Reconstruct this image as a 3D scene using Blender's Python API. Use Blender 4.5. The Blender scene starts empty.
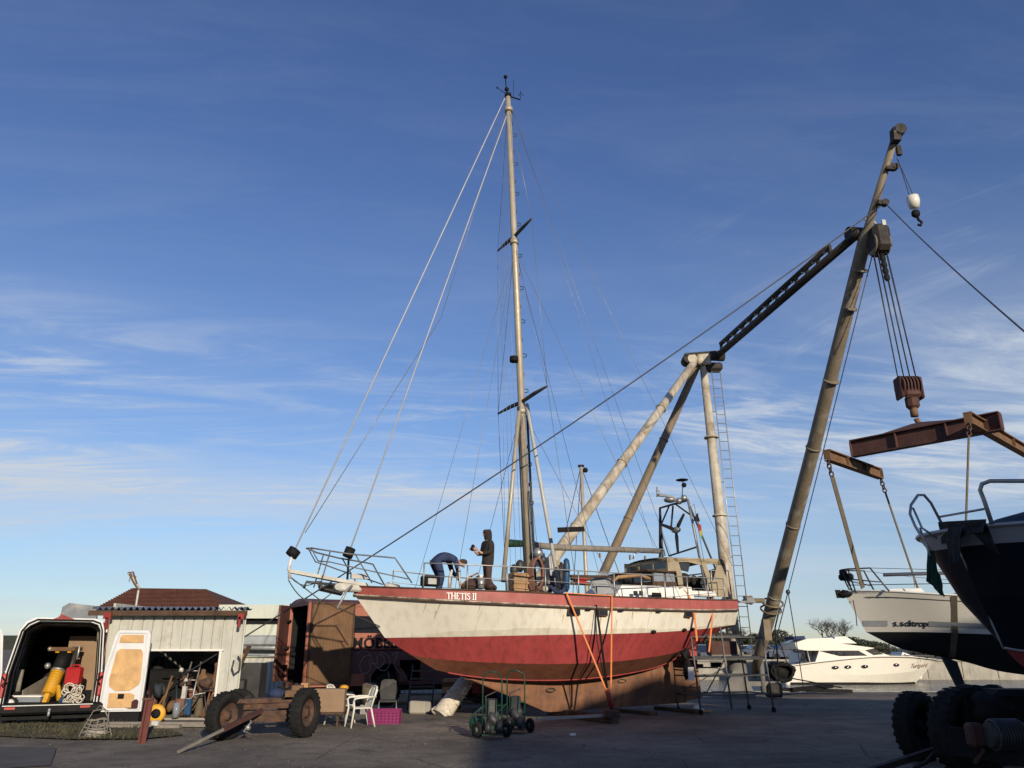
import bpy, math, random
from mathutils import Vector, Matrix
R=math.radians
random.seed(7)
S=bpy.context.scene
C=S.collection
# ------------------------------------------------------------------ camera
F=770.0; PIT=R(18.93); H=1.75
cd=bpy.data.cameras.new('camera'); cam=bpy.data.objects.new('camera',cd); C.objects.link(cam)
cam.location=(0,0,H); cam.rotation_euler=(R(90)+PIT,0,0)
cd.sensor_width=36; cd.lens=36*F/1024; cd.clip_start=.1; cd.clip_end=9000
S.camera=cam
# ------------------------------------------------------------------ light
SUN_AZ=R(158.3); SUN_EL=R(15.5)
W=bpy.data.worlds.new('World'); S.world=W; W.use_nodes=True
nt=W.node_tree; nt.nodes.clear()
def N(t,**k):
    n=nt.nodes.new(t)
    for a,b in k.items(): setattr(n,a,b)
    return n
def LK(a,b): nt.links.new(a,b)
def mth(op,a,b=None,c=None,clamp=False):
    n=nt.nodes.new('ShaderNodeMath'); n.operation=op; n.use_clamp=clamp
    for i,v in enumerate((a,b,c)):
        if v is None: continue
        if isinstance(v,(int,float)): n.inputs[i].default_value=v
        else: nt.links.new(v,n.inputs[i])
    return n.outputs[0]
sky=N('ShaderNodeTexSky',sky_type='NISHITA',sun_disc=False,sun_elevation=SUN_EL,sun_rotation=SUN_AZ,altitude=0,air_density=1.0,dust_density=.15,ozone_density=3.0)
tc=N('ShaderNodeTexCoord'); sp=N('ShaderNodeSeparateXYZ'); LK(tc.outputs['Generated'],sp.inputs[0])
X,Y,Z=sp.outputs
zc=mth('MAXIMUM',Z,0.0)
den=mth('ADD',zc,.10)
u=mth('DIVIDE',X,den); v=mth('DIVIDE',Y,den)
# thin cirrus and altocumulus on a high flat layer, combed out mostly along x
def ss(x,a,b):
    m=N('ShaderNodeMapRange',interpolation_type='SMOOTHSTEP'); LK(x,m.inputs[0]); m.inputs[1].default_value=a; m.inputs[2].default_value=b; return m.outputs[0]
def lay(ax,ay,bx,by,scale,det,rough,dist,off=0):
    cb=N('ShaderNodeCombineXYZ'); LK(mth('ADD',mth('MULTIPLY',u,ax),mth('MULTIPLY',v,ay)),cb.inputs[0]); LK(mth('ADD',mth('MULTIPLY',u,bx),mth('MULTIPLY',v,by)),cb.inputs[1]); cb.inputs[2].default_value=off
    n=N('ShaderNodeTexNoise'); n.inputs['Scale'].default_value=scale; n.inputs['Detail'].default_value=det; n.inputs['Roughness'].default_value=rough; n.inputs['Distortion'].default_value=dist; LK(cb.outputs[0],n.inputs['Vector']); return n.outputs[0]
big=lay(.35,.05,-.12,.9,1.0,4,.5,.6,3.1)
st=lay(.75,.12,-.30,2.6,1.5,12,.68,1.1,1.7)
rp=lay(2.6,.6,-.9,5.5,2.2,8,.62,.8,5.2)
body=mth('MULTIPLY',ss(st,.42,.72),ss(big,.30,.56))
fine=mth('MULTIPLY',ss(rp,.45,.75),ss(big,.42,.62))
low=mth('SUBTRACT',1.0,ss(Z,.26,.40)); up=ss(Z,.07,.20)
cl=mth('ADD',mth('MULTIPLY',body,.95),mth('MULTIPLY',fine,.38))
cl=mth('MULTIPLY',cl,mth('ADD',mth('MULTIPLY',low,.95),.05)); cl=mth('MULTIPLY',cl,up)
# diagonal mares' tails to the right
dg=lay(1.1,-1.0,3.2,2.4,1.3,11,.66,1.0,8.4)
dm=mth('MULTIPLY',ss(X,.10,.34),mth('MULTIPLY',ss(Z,.24,.34),mth('SUBTRACT',1.0,ss(Z,.48,.62))))
cl=mth('ADD',cl,mth('MULTIPLY',mth('MULTIPLY',ss(dg,.50,.85),dm),.26))
veil=mth('MULTIPLY',ss(lay(.3,.1,-.1,.6,1.2,5,.5,.5,9.9),.35,.7),mth('MULTIPLY',mth('SUBTRACT',1.0,ss(Z,.12,.55)),.50))
cl=mth('ADD',cl,veil,None,True)
mx=N('ShaderNodeMix',data_type='RGBA'); LK(cl,mx.inputs[0]); 
tint=N('ShaderNodeMix',data_type='RGBA',blend_type='MULTIPLY'); tint.inputs[0].default_value=1; LK(sky.outputs[0],tint.inputs[6]); 
cr=N('ShaderNodeValToRGB'); LK(Z,cr.inputs[0]); e=cr.color_ramp.elements; e[0].position=0.0; e[0].color=(.98,1.05,1.32,1); e[1].position=.62; e[1].color=(1.08,1.12,1.48,1)
for p_,c_l in((.07,(1.02,1.06,1.26,1)),(.16,(1.2,1.18,1.34,1)),(.3,(1.22,1.22,1.44,1))): el=e.new(p_); el.color=c_l
LK(cr.outputs[0],tint.inputs[7])
LK(tint.outputs[2],mx.inputs[6]); mx.inputs[7].default_value=(6.3,7.0,8.0,1)
bg=N('ShaderNodeBackground'); bg.inputs[1].default_value=.091; LK(mx.outputs[2],bg.inputs[0])
wo=N('ShaderNodeOutputWorld'); LK(bg.outputs[0],wo.inputs[0])
sd=bpy.data.lights.new('sun','SUN'); sun=bpy.data.objects.new('sun',sd); C.objects.link(sun)
sd.energy=5.0; sd.angle=R(.55); sd.color=(1.0,.86,.66)
DS=Vector((math.sin(SUN_AZ)*math.cos(SUN_EL),math.cos(SUN_AZ)*math.cos(SUN_EL),math.sin(SUN_EL)))
sun.rotation_euler=DS.to_track_quat('Z','Y').to_euler(); sun.location=(20,-40,30)
S.view_settings.view_transform='Standard'; S.view_settings.look='None'; S.view_settings.gamma=1; S.view_settings.exposure=0
# ------------------------------------------------------------------ survey helpers (photo sight lines -> metres)
c_,s_=math.cos(PIT),math.sin(PIT)
def ray(px,py):
    a=(px-512)/F; b=(384-py)/F
    return Vector((a,c_-b*s_,s_+b*c_))
def pY(px,py,Yv):
    d=ray(px,py); k=Yv/d.y; return Vector((d.x*k,Yv,H+d.z*k))
def pZ(px,py,z=0):
    d=ray(px,py); k=(z-H)/d.z; return Vector((d.x*k,d.y*k,z))
class Fr:                                            # a thing's own frame: origin + turn about z
    def __init__(s,ox,oy,deg): s.o=(ox,oy); s.a=R(deg)
    def __call__(s,px,py,ly=0):
        ux,uy=math.cos(s.a),math.sin(s.a); nx,ny=-uy,ux
        d=ray(px,py); k=(ly+nx*s.o[0]+ny*s.o[1])/(d.x*nx+d.y*ny)
        x,y=d.x*k-s.o[0],d.y*k-s.o[1]
        return Vector((x*ux+y*uy,ly,H+d.z*k))
# ------------------------------------------------------------------ materials
MC={}
def mat(name,col,rough=.7,metal=0,var=.22,scale=2.0,bump=.15,spot=None,spot_amt=.5,spot_scale=1.2,streak=None,streak_amt=.3,spec=.4,coat=0,sheet=None):
    if name in MC: return MC[name]
    m=bpy.data.materials.new(name); m.use_nodes=True; t=m.node_tree; ns=t.nodes; b=ns['Principled BSDF']
    b.inputs['Roughness'].default_value=rough; b.inputs['Metallic'].default_value=metal
    b.inputs['Specular IOR Level'].default_value=spec; b.inputs['Coat Weight'].default_value=coat
    co=ns.new('ShaderNodeTexCoord')
    def noise(sc,det=5,vec=None,r=.6):
        n=ns.new('ShaderNodeTexNoise'); n.inputs['Scale'].default_value=sc; n.inputs['Detail'].default_value=det; n.inputs['Roughness'].default_value=r
        t.links.new(vec or co.outputs['Object'],n.inputs['Vector']); return n.outputs[0]
    def ramp(x,a,bb):
        r=ns.new('ShaderNodeMapRange'); r.inputs[1].default_value=a; r.inputs[2].default_value=bb; t.links.new(x,r.inputs[0]); return r.outputs[0]
    def mix(f,a,bb):
        x=ns.new('ShaderNodeMix'); x.data_type='RGBA'
        for s,vv in ((0,f),(6,a),(7,bb)):
            if isinstance(vv,(int,float)): x.inputs[s].default_value=vv
            elif isinstance(vv,tuple): x.inputs[s].default_value=(*vv[:3],1)
            else: t.links.new(vv,x.inputs[s])
        return x.outputs[2]
    n=noise(scale,7)
    lo=tuple(c*(1-var) for c in col); hi=tuple(min(1,c*(1+var)) for c in col)
    out=mix(ramp(n,.3,.7),lo,hi)
    if spot:
        f=ramp(noise(spot_scale,9,r=.68),.62-spot_amt*.25,.72-spot_amt*.1)
        out=mix(f,out,spot)
    if streak:
        mp=ns.new('ShaderNodeMapping'); mp.inputs['Scale'].default_value=(5,5,.45); t.links.new(co.outputs['Object'],mp.inputs[0])
        f=ramp(noise(1.3,6,mp.outputs[0]),.48,.78)
        mm=ns.new('ShaderNodeMath'); mm.operation='MULTIPLY'; t.links.new(f,mm.inputs[0]); mm.inputs[1].default_value=streak_amt
        out=mix(mm.outputs[0],out,streak)
    t.links.new(out,b.inputs['Base Color'])
    rr=ns.new('ShaderNodeMapRange'); rr.inputs[1].default_value=.3; rr.inputs[2].default_value=.7; rr.inputs[3].default_value=max(.05,rough-.1); rr.inputs[4].default_value=min(1,rough+.12)
    t.links.new(noise(scale*2.3,4),rr.inputs[0]); t.links.new(rr.outputs[0],b.inputs['Roughness'])
    if bump:
        bp=ns.new('ShaderNodeBump'); bp.inputs['Strength'].default_value=bump; bp.inputs['Distance'].default_value=.02
        t.links.new(noise(scale*6,5),bp.inputs['Height']); t.links.new(bp.outputs[0],b.inputs['Normal'])
    if sheet: b.inputs['Transmission Weight'].default_value=sheet
    MC[name]=m; return m
M=lambda k:MC[k]
mat('hull white',(.74,.71,.62),.45,var=.04,scale=.8,bump=.04,streak=(.40,.32,.22),streak_amt=.4,spot=(.66,.62,.53),spot_amt=.0,spot_scale=2.5)
mat('bulwark red',(.33,.085,.075),.5,var=.22,scale=1.5,bump=.05,streak=(.20,.06,.05),streak_amt=.5)
mat('antifoul red',(.31,.045,.045),.65,var=.16,scale=.8,bump=.06,streak=(.12,.025,.02),streak_amt=.8)
mat('bilge brown',(.16,.055,.03),.75,var=.35,scale=1.3,bump=.1,streak=(.07,.03,.02),streak_amt=.8)
mat('keel brown',(.22,.105,.055),.8,var=.4,scale=1.1,bump=.15,spot=(.10,.05,.035),spot_amt=.7,spot_scale=.9,streak=(.06,.04,.03),streak_amt=.6)
mat('galvanised',(.34,.34,.33),.45,metal=.6,var=.15,bump=.05)
mat('steel dark',(.05,.05,.052),.5,metal=.3,var=.3,bump=.05)
mat('stainless',(.55,.55,.55),.3,metal=.9,var=.08,bump=0)
mat('mast alloy',(.40,.35,.27),.5,metal=.3,var=.12,scale=3,bump=.04)
mat('black',(.010,.010,.011),.7,var=.3,bump=.05,spec=.15)
mat('rubber',(.016,.016,.016),.9,var=.3,scale=8,bump=.2,spec=.15)
mat('rig wire',(.22,.22,.23),.45,metal=.5,var=.1,bump=0)
mat('wire',(.06,.06,.065),.5,metal=.4,var=.1,bump=0)
mat('wire white',(.40,.40,.38),.5,var=.1,bump=0)
mat('dull white',(.45,.44,.40),.6,var=.2,scale=5,bump=.1,streak=(.25,.22,.18),streak_amt=.5)
mat('white paint',(.70,.69,.65),.4,var=.06,bump=.03,streak=(.4,.35,.28),streak_amt=.2)
mat('rust',(.06,.036,.027),.9,var=.5,scale=4,bump=.3,spot=(.12,.06,.035),spot_amt=.6,spot_scale=5)
mat('rust beam',(.075,.032,.026),.8,var=.35,scale=2,bump=.2,spot=(.04,.024,.02),spot_amt=.5,spot_scale=3)
mat('rust ochre',(.15,.085,.045),.85,var=.3,scale=3,bump=.2,spot=(.12,.06,.03),spot_amt=.5,spot_scale=4)
mat('crane pipe',(.46,.42,.34),.65,var=.22,scale=1.2,bump=.08,streak=(.20,.15,.10),streak_amt=.7,spot=(.24,.18,.12),spot_amt=.6,spot_scale=1.5)
mat('crane brown',(.17,.13,.085),.7,var=.25,scale=1.4,bump=.1,streak=(.09,.07,.05),streak_amt=.6)
mat('crane boom',(.17,.14,.10),.6,var=.22,scale=1.2,bump=.08,streak=(.12,.09,.06),streak_amt=.6,spot=(.32,.29,.23),spot_amt=.4,spot_scale=1.4)
mat('crane dark',(.026,.021,.019),.75,var=.35,scale=3,bump=.2)
mat('orange web',(.72,.24,.08),.8,var=.1,scale=10,bump=.1)
mat('web brown',(.11,.09,.06),.85,var=.2,scale=10,bump=.1)
mat('rope',(.55,.50,.42),.9,var=.25,scale=12,bump=.3)
mat('wood',(.30,.18,.09),.75,var=.3,scale=3,bump=.15)
mat('ply',(.52,.32,.14),.65,var=.18,scale=4,bump=.05,spot=(.40,.23,.10),spot_amt=.3,spot_scale=3)
mat('door ply',(.13,.068,.03),.7,var=.35,scale=2,bump=.1,streak=(.12,.06,.03),streak_amt=.7)
mat('dark wood',(.07,.04,.025),.85,var=.4,scale=3,bump=.2)
mat('grey wood',(.20,.18,.15),.85,var=.25,scale=5,bump=.2)
mat('truck salmon',(.30,.105,.068),.6,var=.15,scale=1.4,bump=.05,streak=(.20,.09,.06),streak_amt=.5)
mat('truck brown',(.105,.045,.043),.6,var=.2,scale=1.4,bump=.05,streak=(.09,.045,.04),streak_amt=.5)
mat('van white',(.60,.61,.62),.25,var=.04,bump=0,coat=.5,streak=(.45,.42,.38),streak_amt=.2)
mat('glass dark',(.012,.014,.018),.08,var=.05,bump=0,spec=.8)
mat('glass grey',(.20,.23,.26),.12,var=.1,bump=0,spec=.8)
mat('red plastic',(.36,.018,.018),.4,var=.15)
mat('red dull',(.22,.025,.02),.6,var=.3,bump=.1)
mat('post red',(.13,.035,.028),.8,var=.35,scale=6,bump=.2,spot=(.06,.03,.025),spot_amt=.6,spot_scale=6)
mat('worn trim',(.55,.50,.40),.7,var=.2,scale=3,bump=.2,spot=(.10,.08,.06),spot_amt=1.0,spot_scale=2.2)
mat('scaffold grey',(.13,.13,.13),.55,metal=.3,var=.3)
mat('dark red',(.05,.012,.012),.6,var=.3)
mat('pier grey',(.15,.145,.135),.8,var=.25,bump=.1)
mat('scum',(.63,.60,.50),.6,var=.12,scale=3,streak=(.36,.30,.2),streak_amt=.6)
mat('weep',(.52,.42,.30),.8,var=.2)
mat('seam',(.60,.57,.49),.6,var=.1)
mat('yellow',(.58,.30,.02),.5,var=.12,spot=(.35,.16,.03),spot_amt=.25,spot_scale=6)
mat('blue plastic',(.015,.055,.12),.45,var=.15)
mat('navy cloth',(.022,.035,.085),.9,var=.3,scale=8,bump=.3)
mat('dark cloth',(.025,.02,.017),.95,var=.3,scale=8,bump=.3)
mat('brown cloth',(.06,.035,.028),.95,var=.3,scale=8,bump=.3)
mat('skin',(.45,.26,.18),.6,var=.08,bump=0)
mat('hair',(.05,.03,.02),.9,var=.3,scale=20,bump=.3)
mat('khaki',(.30,.25,.17),.85,var=.18,scale=3,bump=.15)
mat('tarp',(.02,.028,.04),.7,var=.3,scale=4,bump=.3)
mat('black cloth',(.010,.010,.011),.9,var=.3,scale=6,bump=.4)
mat('green cloth',(.008,.035,.018),.8,var=.3,scale=6,bump=.3)
mat('green paint',(.008,.05,.03),.5,var=.2,scale=6,bump=.1)
mat('magenta',(.17,.008,.08),.5,var=.1)
mat('chair plastic',(.62,.60,.52),.5,var=.08,bump=0)
mat('chair grey',(.022,.022,.022),.6,var=.1)
mat('card',(.24,.16,.10),.85,var=.12)
mat('roof tile',(.085,.032,.022),.9,var=.3,scale=4,bump=.2)
mat('roof sheet',(.17,.18,.19),.5,var=.2,scale=2,bump=.05,spot=(.30,.30,.28),spot_amt=.3)
mat('shed wall',(.45,.455,.41),.65,var=.1,scale=1,bump=.06,streak=(.26,.22,.17),streak_amt=.6,spot=(.36,.34,.29),spot_amt=.3,spot_scale=2)
mat('shed pale',(.50,.52,.45),.6,var=.08,scale=1,bump=.03,streak=(.3,.3,.25),streak_amt=.35)
mat('zinc',(.36,.38,.38),.45,metal=.4,var=.15)
mat('brick',(.17,.08,.055),.9,var=.3,scale=6,bump=.3)
mat('yacht white',(.66,.63,.55),.3,var=.03,bump=0,coat=.3)
mat('navy hull',(.004,.006,.013),.45,var=.2,bump=0,spec=.25)
mat('silver',(.36,.35,.36),.4,metal=.3,var=.1)
mat('concrete',(.30,.28,.24),.9,var=.2,scale=1,bump=.2,streak=(.13,.12,.10),streak_amt=.7)
mat('bark',(.06,.048,.038),.95,var=.3,scale=8,bump=.2)
mat('evergreen',(.035,.038,.022),.9,var=.4,scale=4)
mat('grey stripe',(.26,.27,.28),.5,var=.1)
mat('hall wall',(.20,.20,.20),.8,var=.2)
mat('white letter',(.85,.80,.76),.5,var=.05,bump=0)
mat('flag red',(.3,.03,.03),.8,var=.1); mat('flag gold',(.4,.3,.05),.8,var=.1); mat('flag green',(.03,.3,.05),.8,var=.1)
mat('chalk',(.30,.22,.22),.8,var=.1)
for i,cc in enumerate([(.02,.03,.06),(.03,.03,.035),(.25,.26,.28),(.04,.06,.10),(.35,.35,.35),(.02,.02,.022)]): mat('car paint %d'%i,cc,.3,var=.05,bump=0,coat=.5)
# ------------------------------------------------------------------ mesh builder
def V3(p): return p if isinstance(p,Vector) else Vector(p)
class MB:
    def __init__(s,*mats): s.v=[]; s.f=[]; s.m=[]; s.sm=[]; s.mats=list(mats); s.cur=0
    def use(s,k):
        if k not in s.mats: s.mats.append(k)
        s.cur=s.mats.index(k); return s
    def add(s,vs,fs,smooth=False,mi=None):
        o=len(s.v); s.v+= [V3(p) for p in vs]
        for f in fs: s.f.append(tuple(i+o for i in f)); s.m.append(s.cur if mi is None else mi); s.sm.append(smooth)
        return s
    def box(s,c,d,rz=0,rx=0,ry=0,bev=0):
        c=V3(c); hx,hy,hz=[q/2 for q in d]
        rot=(Matrix.Rotation(rz,3,'Z')@Matrix.Rotation(ry,3,'Y')@Matrix.Rotation(rx,3,'X'))
        if bev>0:
            b=min(bev,hx*.9,hy*.9,hz*.9); vs=[]; idx={}
            for sx in(-1,1):
                for sy in(-1,1):
                    for sz in(-1,1):
                        for k in range(3):
                            p=[sx*hx,sy*hy,sz*hz]
                            for q in range(3):
                                if q!=k: p[q]-= (sx,sy,sz)[q]*b
                            idx[(sx,sy,sz,k)]=len(vs); vs.append(c+rot@Vector(p))
            fs=[]
            for k in range(3):
                a,b2=[q for q in range(3) if q!=k]
                for sk in(-1,1):
                    q=[]
                    for (sa,sb) in((-1,-1),(1,-1),(1,1),(-1,1)):
                        t=[0,0,0]; t[k]=sk; t[a]=sa; t[b2]=sb; q.append(idx[(*t,k)])
                    fs.append(q if (sk>0)==(k!=1) else q[::-1])
            for k in range(3):
                a,b2=[q for q in range(3) if q!=k]
                for sa in(-1,1):
                    for sb in(-1,1):
                        t1=[0,0,0]; t1[a]=sa; t1[b2]=sb; t2=list(t1); t1[k]=-1; t2[k]=1
                        fs.append([idx[(*t1,a)],idx[(*t2,a)],idx[(*t2,b2)],idx[(*t1,b2)]])
            for sx in(-1,1):
                for sy in(-1,1):
                    for sz in(-1,1): fs.append([idx[(sx,sy,sz,k)] for k in range(3)])
            return s.add(vs,fs)
        vs=[c+rot@Vector((x,y,z)) for x in(-hx,hx) for y in(-hy,hy) for z in(-hz,hz)]
        return s.add(vs,[(0,1,3,2),(4,6,7,5),(0,4,5,1),(2,3,7,6),(0,2,6,4),(1,5,7,3)])
    def bar(s,p,q,w,h=None,up=(0,0,1)):
        p,q=V3(p),V3(q); h=h or w; d=(q-p).normalized(); u=V3(up)
        if abs(d.dot(u))>.98: u=Vector((0,1,0))
        a=d.cross(u).normalized(); b=a.cross(d)
        vs=[e+a*(i*w/2)+b*(j*h/2) for e in(p,q) for i,j in((-1,-1),(1,-1),(1,1),(-1,1))]
        return s.add(vs,[(3,2,1,0),(4,5,6,7),(0,1,5,4),(1,2,6,5),(2,3,7,6),(3,0,4,7)])
    def tube(s,pts,r,n=8,closed=False,caps=True):
        pts=[V3(p) for p in pts]; L=len(pts)
        rs=r if isinstance(r,(list,tuple)) else [r]*L
        prev=None; rings=[]
        for i,p in enumerate(pts):
            if closed: d=pts[(i+1)%L]-pts[i-1]
            else: d=pts[min(i+1,L-1)]-pts[max(i-1,0)]
            if d.length<1e-9: d=Vector((0,0,1))
            d.normalize()
            if prev is None:
                u=Vector((0,0,1)) if abs(d.z)<.9 else Vector((1,0,0))
                a=d.cross(u).normalized()
            else:
                a=prev-d*prev.dot(d)
                if a.length<1e-6: a=d.orthogonal()
                a.normalize()
            prev=a; b=d.cross(a)
            rings.append([p+(a*math.cos(2*math.pi*k/n)+b*math.sin(2*math.pi*k/n))*rs[i] for k in range(n)])
        vs=[q for g in rings for q in g]; fs=[]
        for i in range(L if closed else L-1):
            j=(i+1)%L
            for k in range(n): fs.append((i*n+k,i*n+(k+1)%n,j*n+(k+1)%n,j*n+k))
        s.add(vs,fs,n>4)
        if caps and not closed:
            o=len(s.v)-len(vs)
            s.f.append(tuple(o+k for k in range(n))[::-1]); s.f.append(tuple(o+(L-1)*n+k for k in range(n))); s.m+=[s.cur]*2; s.sm+=[False]*2
        return s
    def cyl(s,p,q,r1,r2=None,n=16): return s.tube([p,q],[r1,r1 if r2 is None else r2],n)
    def ball(s,c,r,n=12,k=8):
        c=V3(c); r=r if isinstance(r,(tuple,list)) else (r,r,r); vs=[];fs=[]
        for i in range(k+1):
            t=math.pi*i/k
            for j in range(n):
                a=2*math.pi*j/n; vs.append(c+Vector((r[0]*math.sin(t)*math.cos(a),r[1]*math.sin(t)*math.sin(a),r[2]*math.cos(t))))
        for i in range(k):
            for j in range(n): fs.append((i*n+j,(i+1)*n+j,(i+1)*n+(j+1)%n,i*n+(j+1)%n))
        return s.add(vs,fs,True)
    def lump(s,c,r,seed=0,amp=.28,n=14,k=10):
        c=V3(c); r=r if isinstance(r,(tuple,list)) else (r,r,r); rr=random.Random(seed); ph=[rr.uniform(0,6.3) for _ in range(6)]; o=len(s.v); s.ball(c,r,n,k)
        for i in range(o,len(s.v)):
            d=s.v[i]-c; u=(d.x/r[0],d.y/r[1],d.z/r[2])
            f=1+amp*(math.sin(u[0]*4+ph[0]+u[2]*3)*.5+math.sin(u[1]*6+ph[1]-u[0]*4)*.35+math.sin(u[2]*9+ph[2]+u[0]*7)*.3)
            s.v[i]=c+d*f
        return s
    def prism(s,poly,y0,y1,tap=None):                 # poly of (x,z); tap: second polygon for y1 side
        n=len(poly); p2=tap or poly
        vs=[Vector((x,y0,z)) for x,z in poly]+[Vector((x,y1,z)) for x,z in p2]
        fs=[tuple(range(n)),tuple(range(2*n-1,n-1,-1))]+[(i+n,(i+1)%n+n,(i+1)%n,i) for i in range(n)]
        return s.add(vs,fs)
    def slab(s,poly,t):                               # 3-D planar polygon given thickness along its normal
        poly=[V3(p) for p in poly]; nn=(poly[1]-poly[0]).cross(poly[2]-poly[0]).normalized()*t/2; n=len(poly)
        vs=[p+nn for p in poly]+[p-nn for p in poly]
        return s.add(vs,[tuple(range(n)),tuple(range(2*n-1,n-1,-1))]+[(i+n,(i+1)%n+n,(i+1)%n,i) for i in range(n)])
    def lathe(s,prof,o=(0,0,0),axis=(0,0,1),n=24):
        o=V3(o); ax=V3(axis).normalized(); a=ax.orthogonal().normalized(); b=ax.cross(a); vs=[];fs=[]
        for r,h in prof:
            for k in range(n):
                t=2*math.pi*k/n; vs.append(o+ax*h+(a*math.cos(t)+b*math.sin(t))*max(r,1e-4))
        for i in range(len(prof)-1):
            for k in range(n): fs.append((i*n+k,i*n+(k+1)%n,(i+1)*n+(k+1)%n,(i+1)*n+k))
        return s.add(vs,fs,True)
    def build(s,name,parent=None,world=False,**kw):
        me=bpy.data.meshes.new(name); vs=s.v
        if parent is not None and world:
            r=parent
            while r.parent: r=r.parent
            Mi=(Matrix.Translation(r.location)@Matrix.Rotation(r.rotation_euler.z,4,'Z')).inverted(); vs=[Mi@p for p in vs]
        me.from_pydata([tuple(p) for p in vs],[],s.f)
        for k in s.mats: me.materials.append(MC[k])
        me.polygons.foreach_set('material_index',s.m); me.polygons.foreach_set('use_smooth',s.sm); me.update()
        o=bpy.data.objects.new(name,me); C.objects.link(o)
        if parent is not None: o.parent=parent
        for k,x in kw.items(): o[k]=x
        return o
def thing(name,label,cat,loc=(0,0,0),rz=0,group=None):
    o=bpy.data.objects.new(name,None); C.objects.link(o); o.empty_display_size=.3
    o.location=loc; o.rotation_euler=(0,0,rz); o['label']=label; o['category']=cat
    if group: o['group']=group
    return o
def tag(o,label,cat,group=None):
    o['label']=label; o['category']=cat
    if group: o['group']=group
    return o
def settle(o):                                        # put a single-mesh thing's origin at its base
    me=o.data; xs=[v.co for v in me.vertices]
    b=Vector(((min(p.x for p in xs)+max(p.x for p in xs))/2,(min(p.y for p in xs)+max(p.y for p in xs))/2,min(p.z for p in xs)))
    me.transform(Matrix.Translation(-b)); o.location=b; return o
def dup(root,loc,rz=None,label=None):
    def cp(o,par):
        c=o.copy(); C.objects.link(c); c.parent=par
        for ch in list(o.children): cp(ch,c)
        return c
    r=cp(root,None); r.location=loc
    if rz is not None: r.rotation_euler=(0,0,rz)
    if label: r['label']=label
    return r
def one(name,label,cat,mb,group=None): return settle(tag(mb.build(name),label,cat,group))
def interp(pts,t,k):
    """Catmull-Rom through pts (each tuple), t 0..1"""
    n=len(pts)-1; f=t*n; i=min(int(f),n-1); u=f-i
    p0=pts[max(i-1,0)]; p1=pts[i]; p2=pts[i+1]; p3=pts[min(i+2,n)]
    return .5*((2*p1[k])+(-p0[k]+p2[k])*u+(2*p0[k]-5*p1[k]+4*p2[k]-p3[k])*u*u+(-p0[k]+3*p1[k]-3*p2[k]+p3[k])*u**3)
def loft_hull(lines,mats,n=36,hard=True,transom=None,deck=None):
    """lines: sheer..keel, each a list of (x, halfbeam, z)"""
    mb=MB(); P=[]
    for ln in lines: P.append([Vector([interp(ln,i/n,k) for k in range(3)]) for i in range(n+1)])
    for side in(-1,1):
        for r in range(len(lines)-1):
            mb.use(mats[r]); A=[Vector((p.x,side*max(p.y,0),p.z)) for p in P[r]]; B=[Vector((p.x,side*max(p.y,0),p.z)) for p in P[r+1]]
            fs=[(i,i+1,n+1+i+1,n+1+i) for i in range(n)]
            if side>0: fs=[f[::-1] for f in fs]
            mb.add(A+B,fs,True)
    mb.use(transom or mats[0])
    last=[p[-1] for p in P]; poly=[Vector((p.x,-max(p.y,0),p.z)) for p in last]+[Vector((p.x,max(p.y,0),p.z)) for p in last[::-1] if p.y>1e-3]
    mb.add(poly,[tuple(range(len(poly)))])
    if deck is not None:
        mb.use(deck[0]); dz=deck[1]; q=P[0]
        vs=[Vector((p.x,-p.y*.97,p.z-dz)) for p in q]+[Vector((p.x,p.y*.97,p.z-dz)) for p in q]
        mb.add(vs,[(i,n+1+i,n+2+i,i+1) for i in range(n)],True)
    return mb,P
def at_line(P,x,dy=0,side=-1):
    for a,b in zip(P,P[1:]):
        if a.x<=x<=b.x:
            t=(x-a.x)/max(b.x-a.x,1e-6); p=a.lerp(b,t); return Vector((x,side*(p.y+dy),p.z))
    return P[-1].copy()
def surf(A,B,x,t,off=0):
    """point on the ruled hull strip between lines A and B at length x, fraction t down"""
    for i in range(len(A)-1):
        a=A[i].lerp(B[i],t); b=A[i+1].lerp(B[i+1],t)
        if a.x<=x<=b.x or i==len(A)-2:
            p=a.lerp(b,max(0,min(1,(x-a.x)/max(b.x-a.x,1e-6)))); return Vector((x,-p.y-off,p.z))
def wheel(parent,c,ax,r,w,rim='rust',name='wheel',hub=True,world=True):
    """thing > wheel(tyre) > rim"""
    ax=V3(ax).normalized(); c=V3(c); rr=r*.58
    t=MB('rubber'); h=w/2
    t.lathe([(rr,-h*.7),(r*.86,-h),(r*.96,-h*.86),(r,-h*.45),(r,h*.45),(r*.96,h*.86),(r*.86,h),(rr,h*.7),(rr*.97,0)],c,ax,28)
    a=ax.orthogonal().normalized(); b=ax.cross(a)
    for k in range(28):                                # tread lugs
        an=2*math.pi*k/28; d=a*math.cos(an)+b*math.sin(an); tg=ax.cross(d)
        p=c+d*r
        for sd in(-1,1): t.bar(p+ax*(sd*h*.15)+tg*.01*sd,p+ax*(sd*h*.85)+tg*.03*sd,r*.10,r*.022,up=d)
    tw=t.build(name,parent,world)
    m=MB(rim)
    m.lathe([(rr*1.0,-h*.72),(rr*1.02,-h*.45),(rr*.8,-h*.3),(rr*.78,-h*.05),(rr*.3,0),(rr*.28,-h*.55),(.001,-h*.6)],c,ax,24)
    m.lathe([(rr*1.0,h*.72),(rr*1.02,h*.45),(rr*.8,h*.3),(rr*.78,h*.05),(rr*.3,0.01),(rr*.28,h*.55),(.001,h*.6)],c,ax,24)
    for k in range(6):
        an=2*math.pi*k/6; d=a*math.cos(an)+b*math.sin(an)
        for sd in(-1,1): m.cyl(c+d*rr*.5+ax*(sd*h*.02),c+d*rr*.5+ax*(sd*h*.3),rr*.06,n=6)
    m.build('rim',tw,world); return tw
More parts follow.
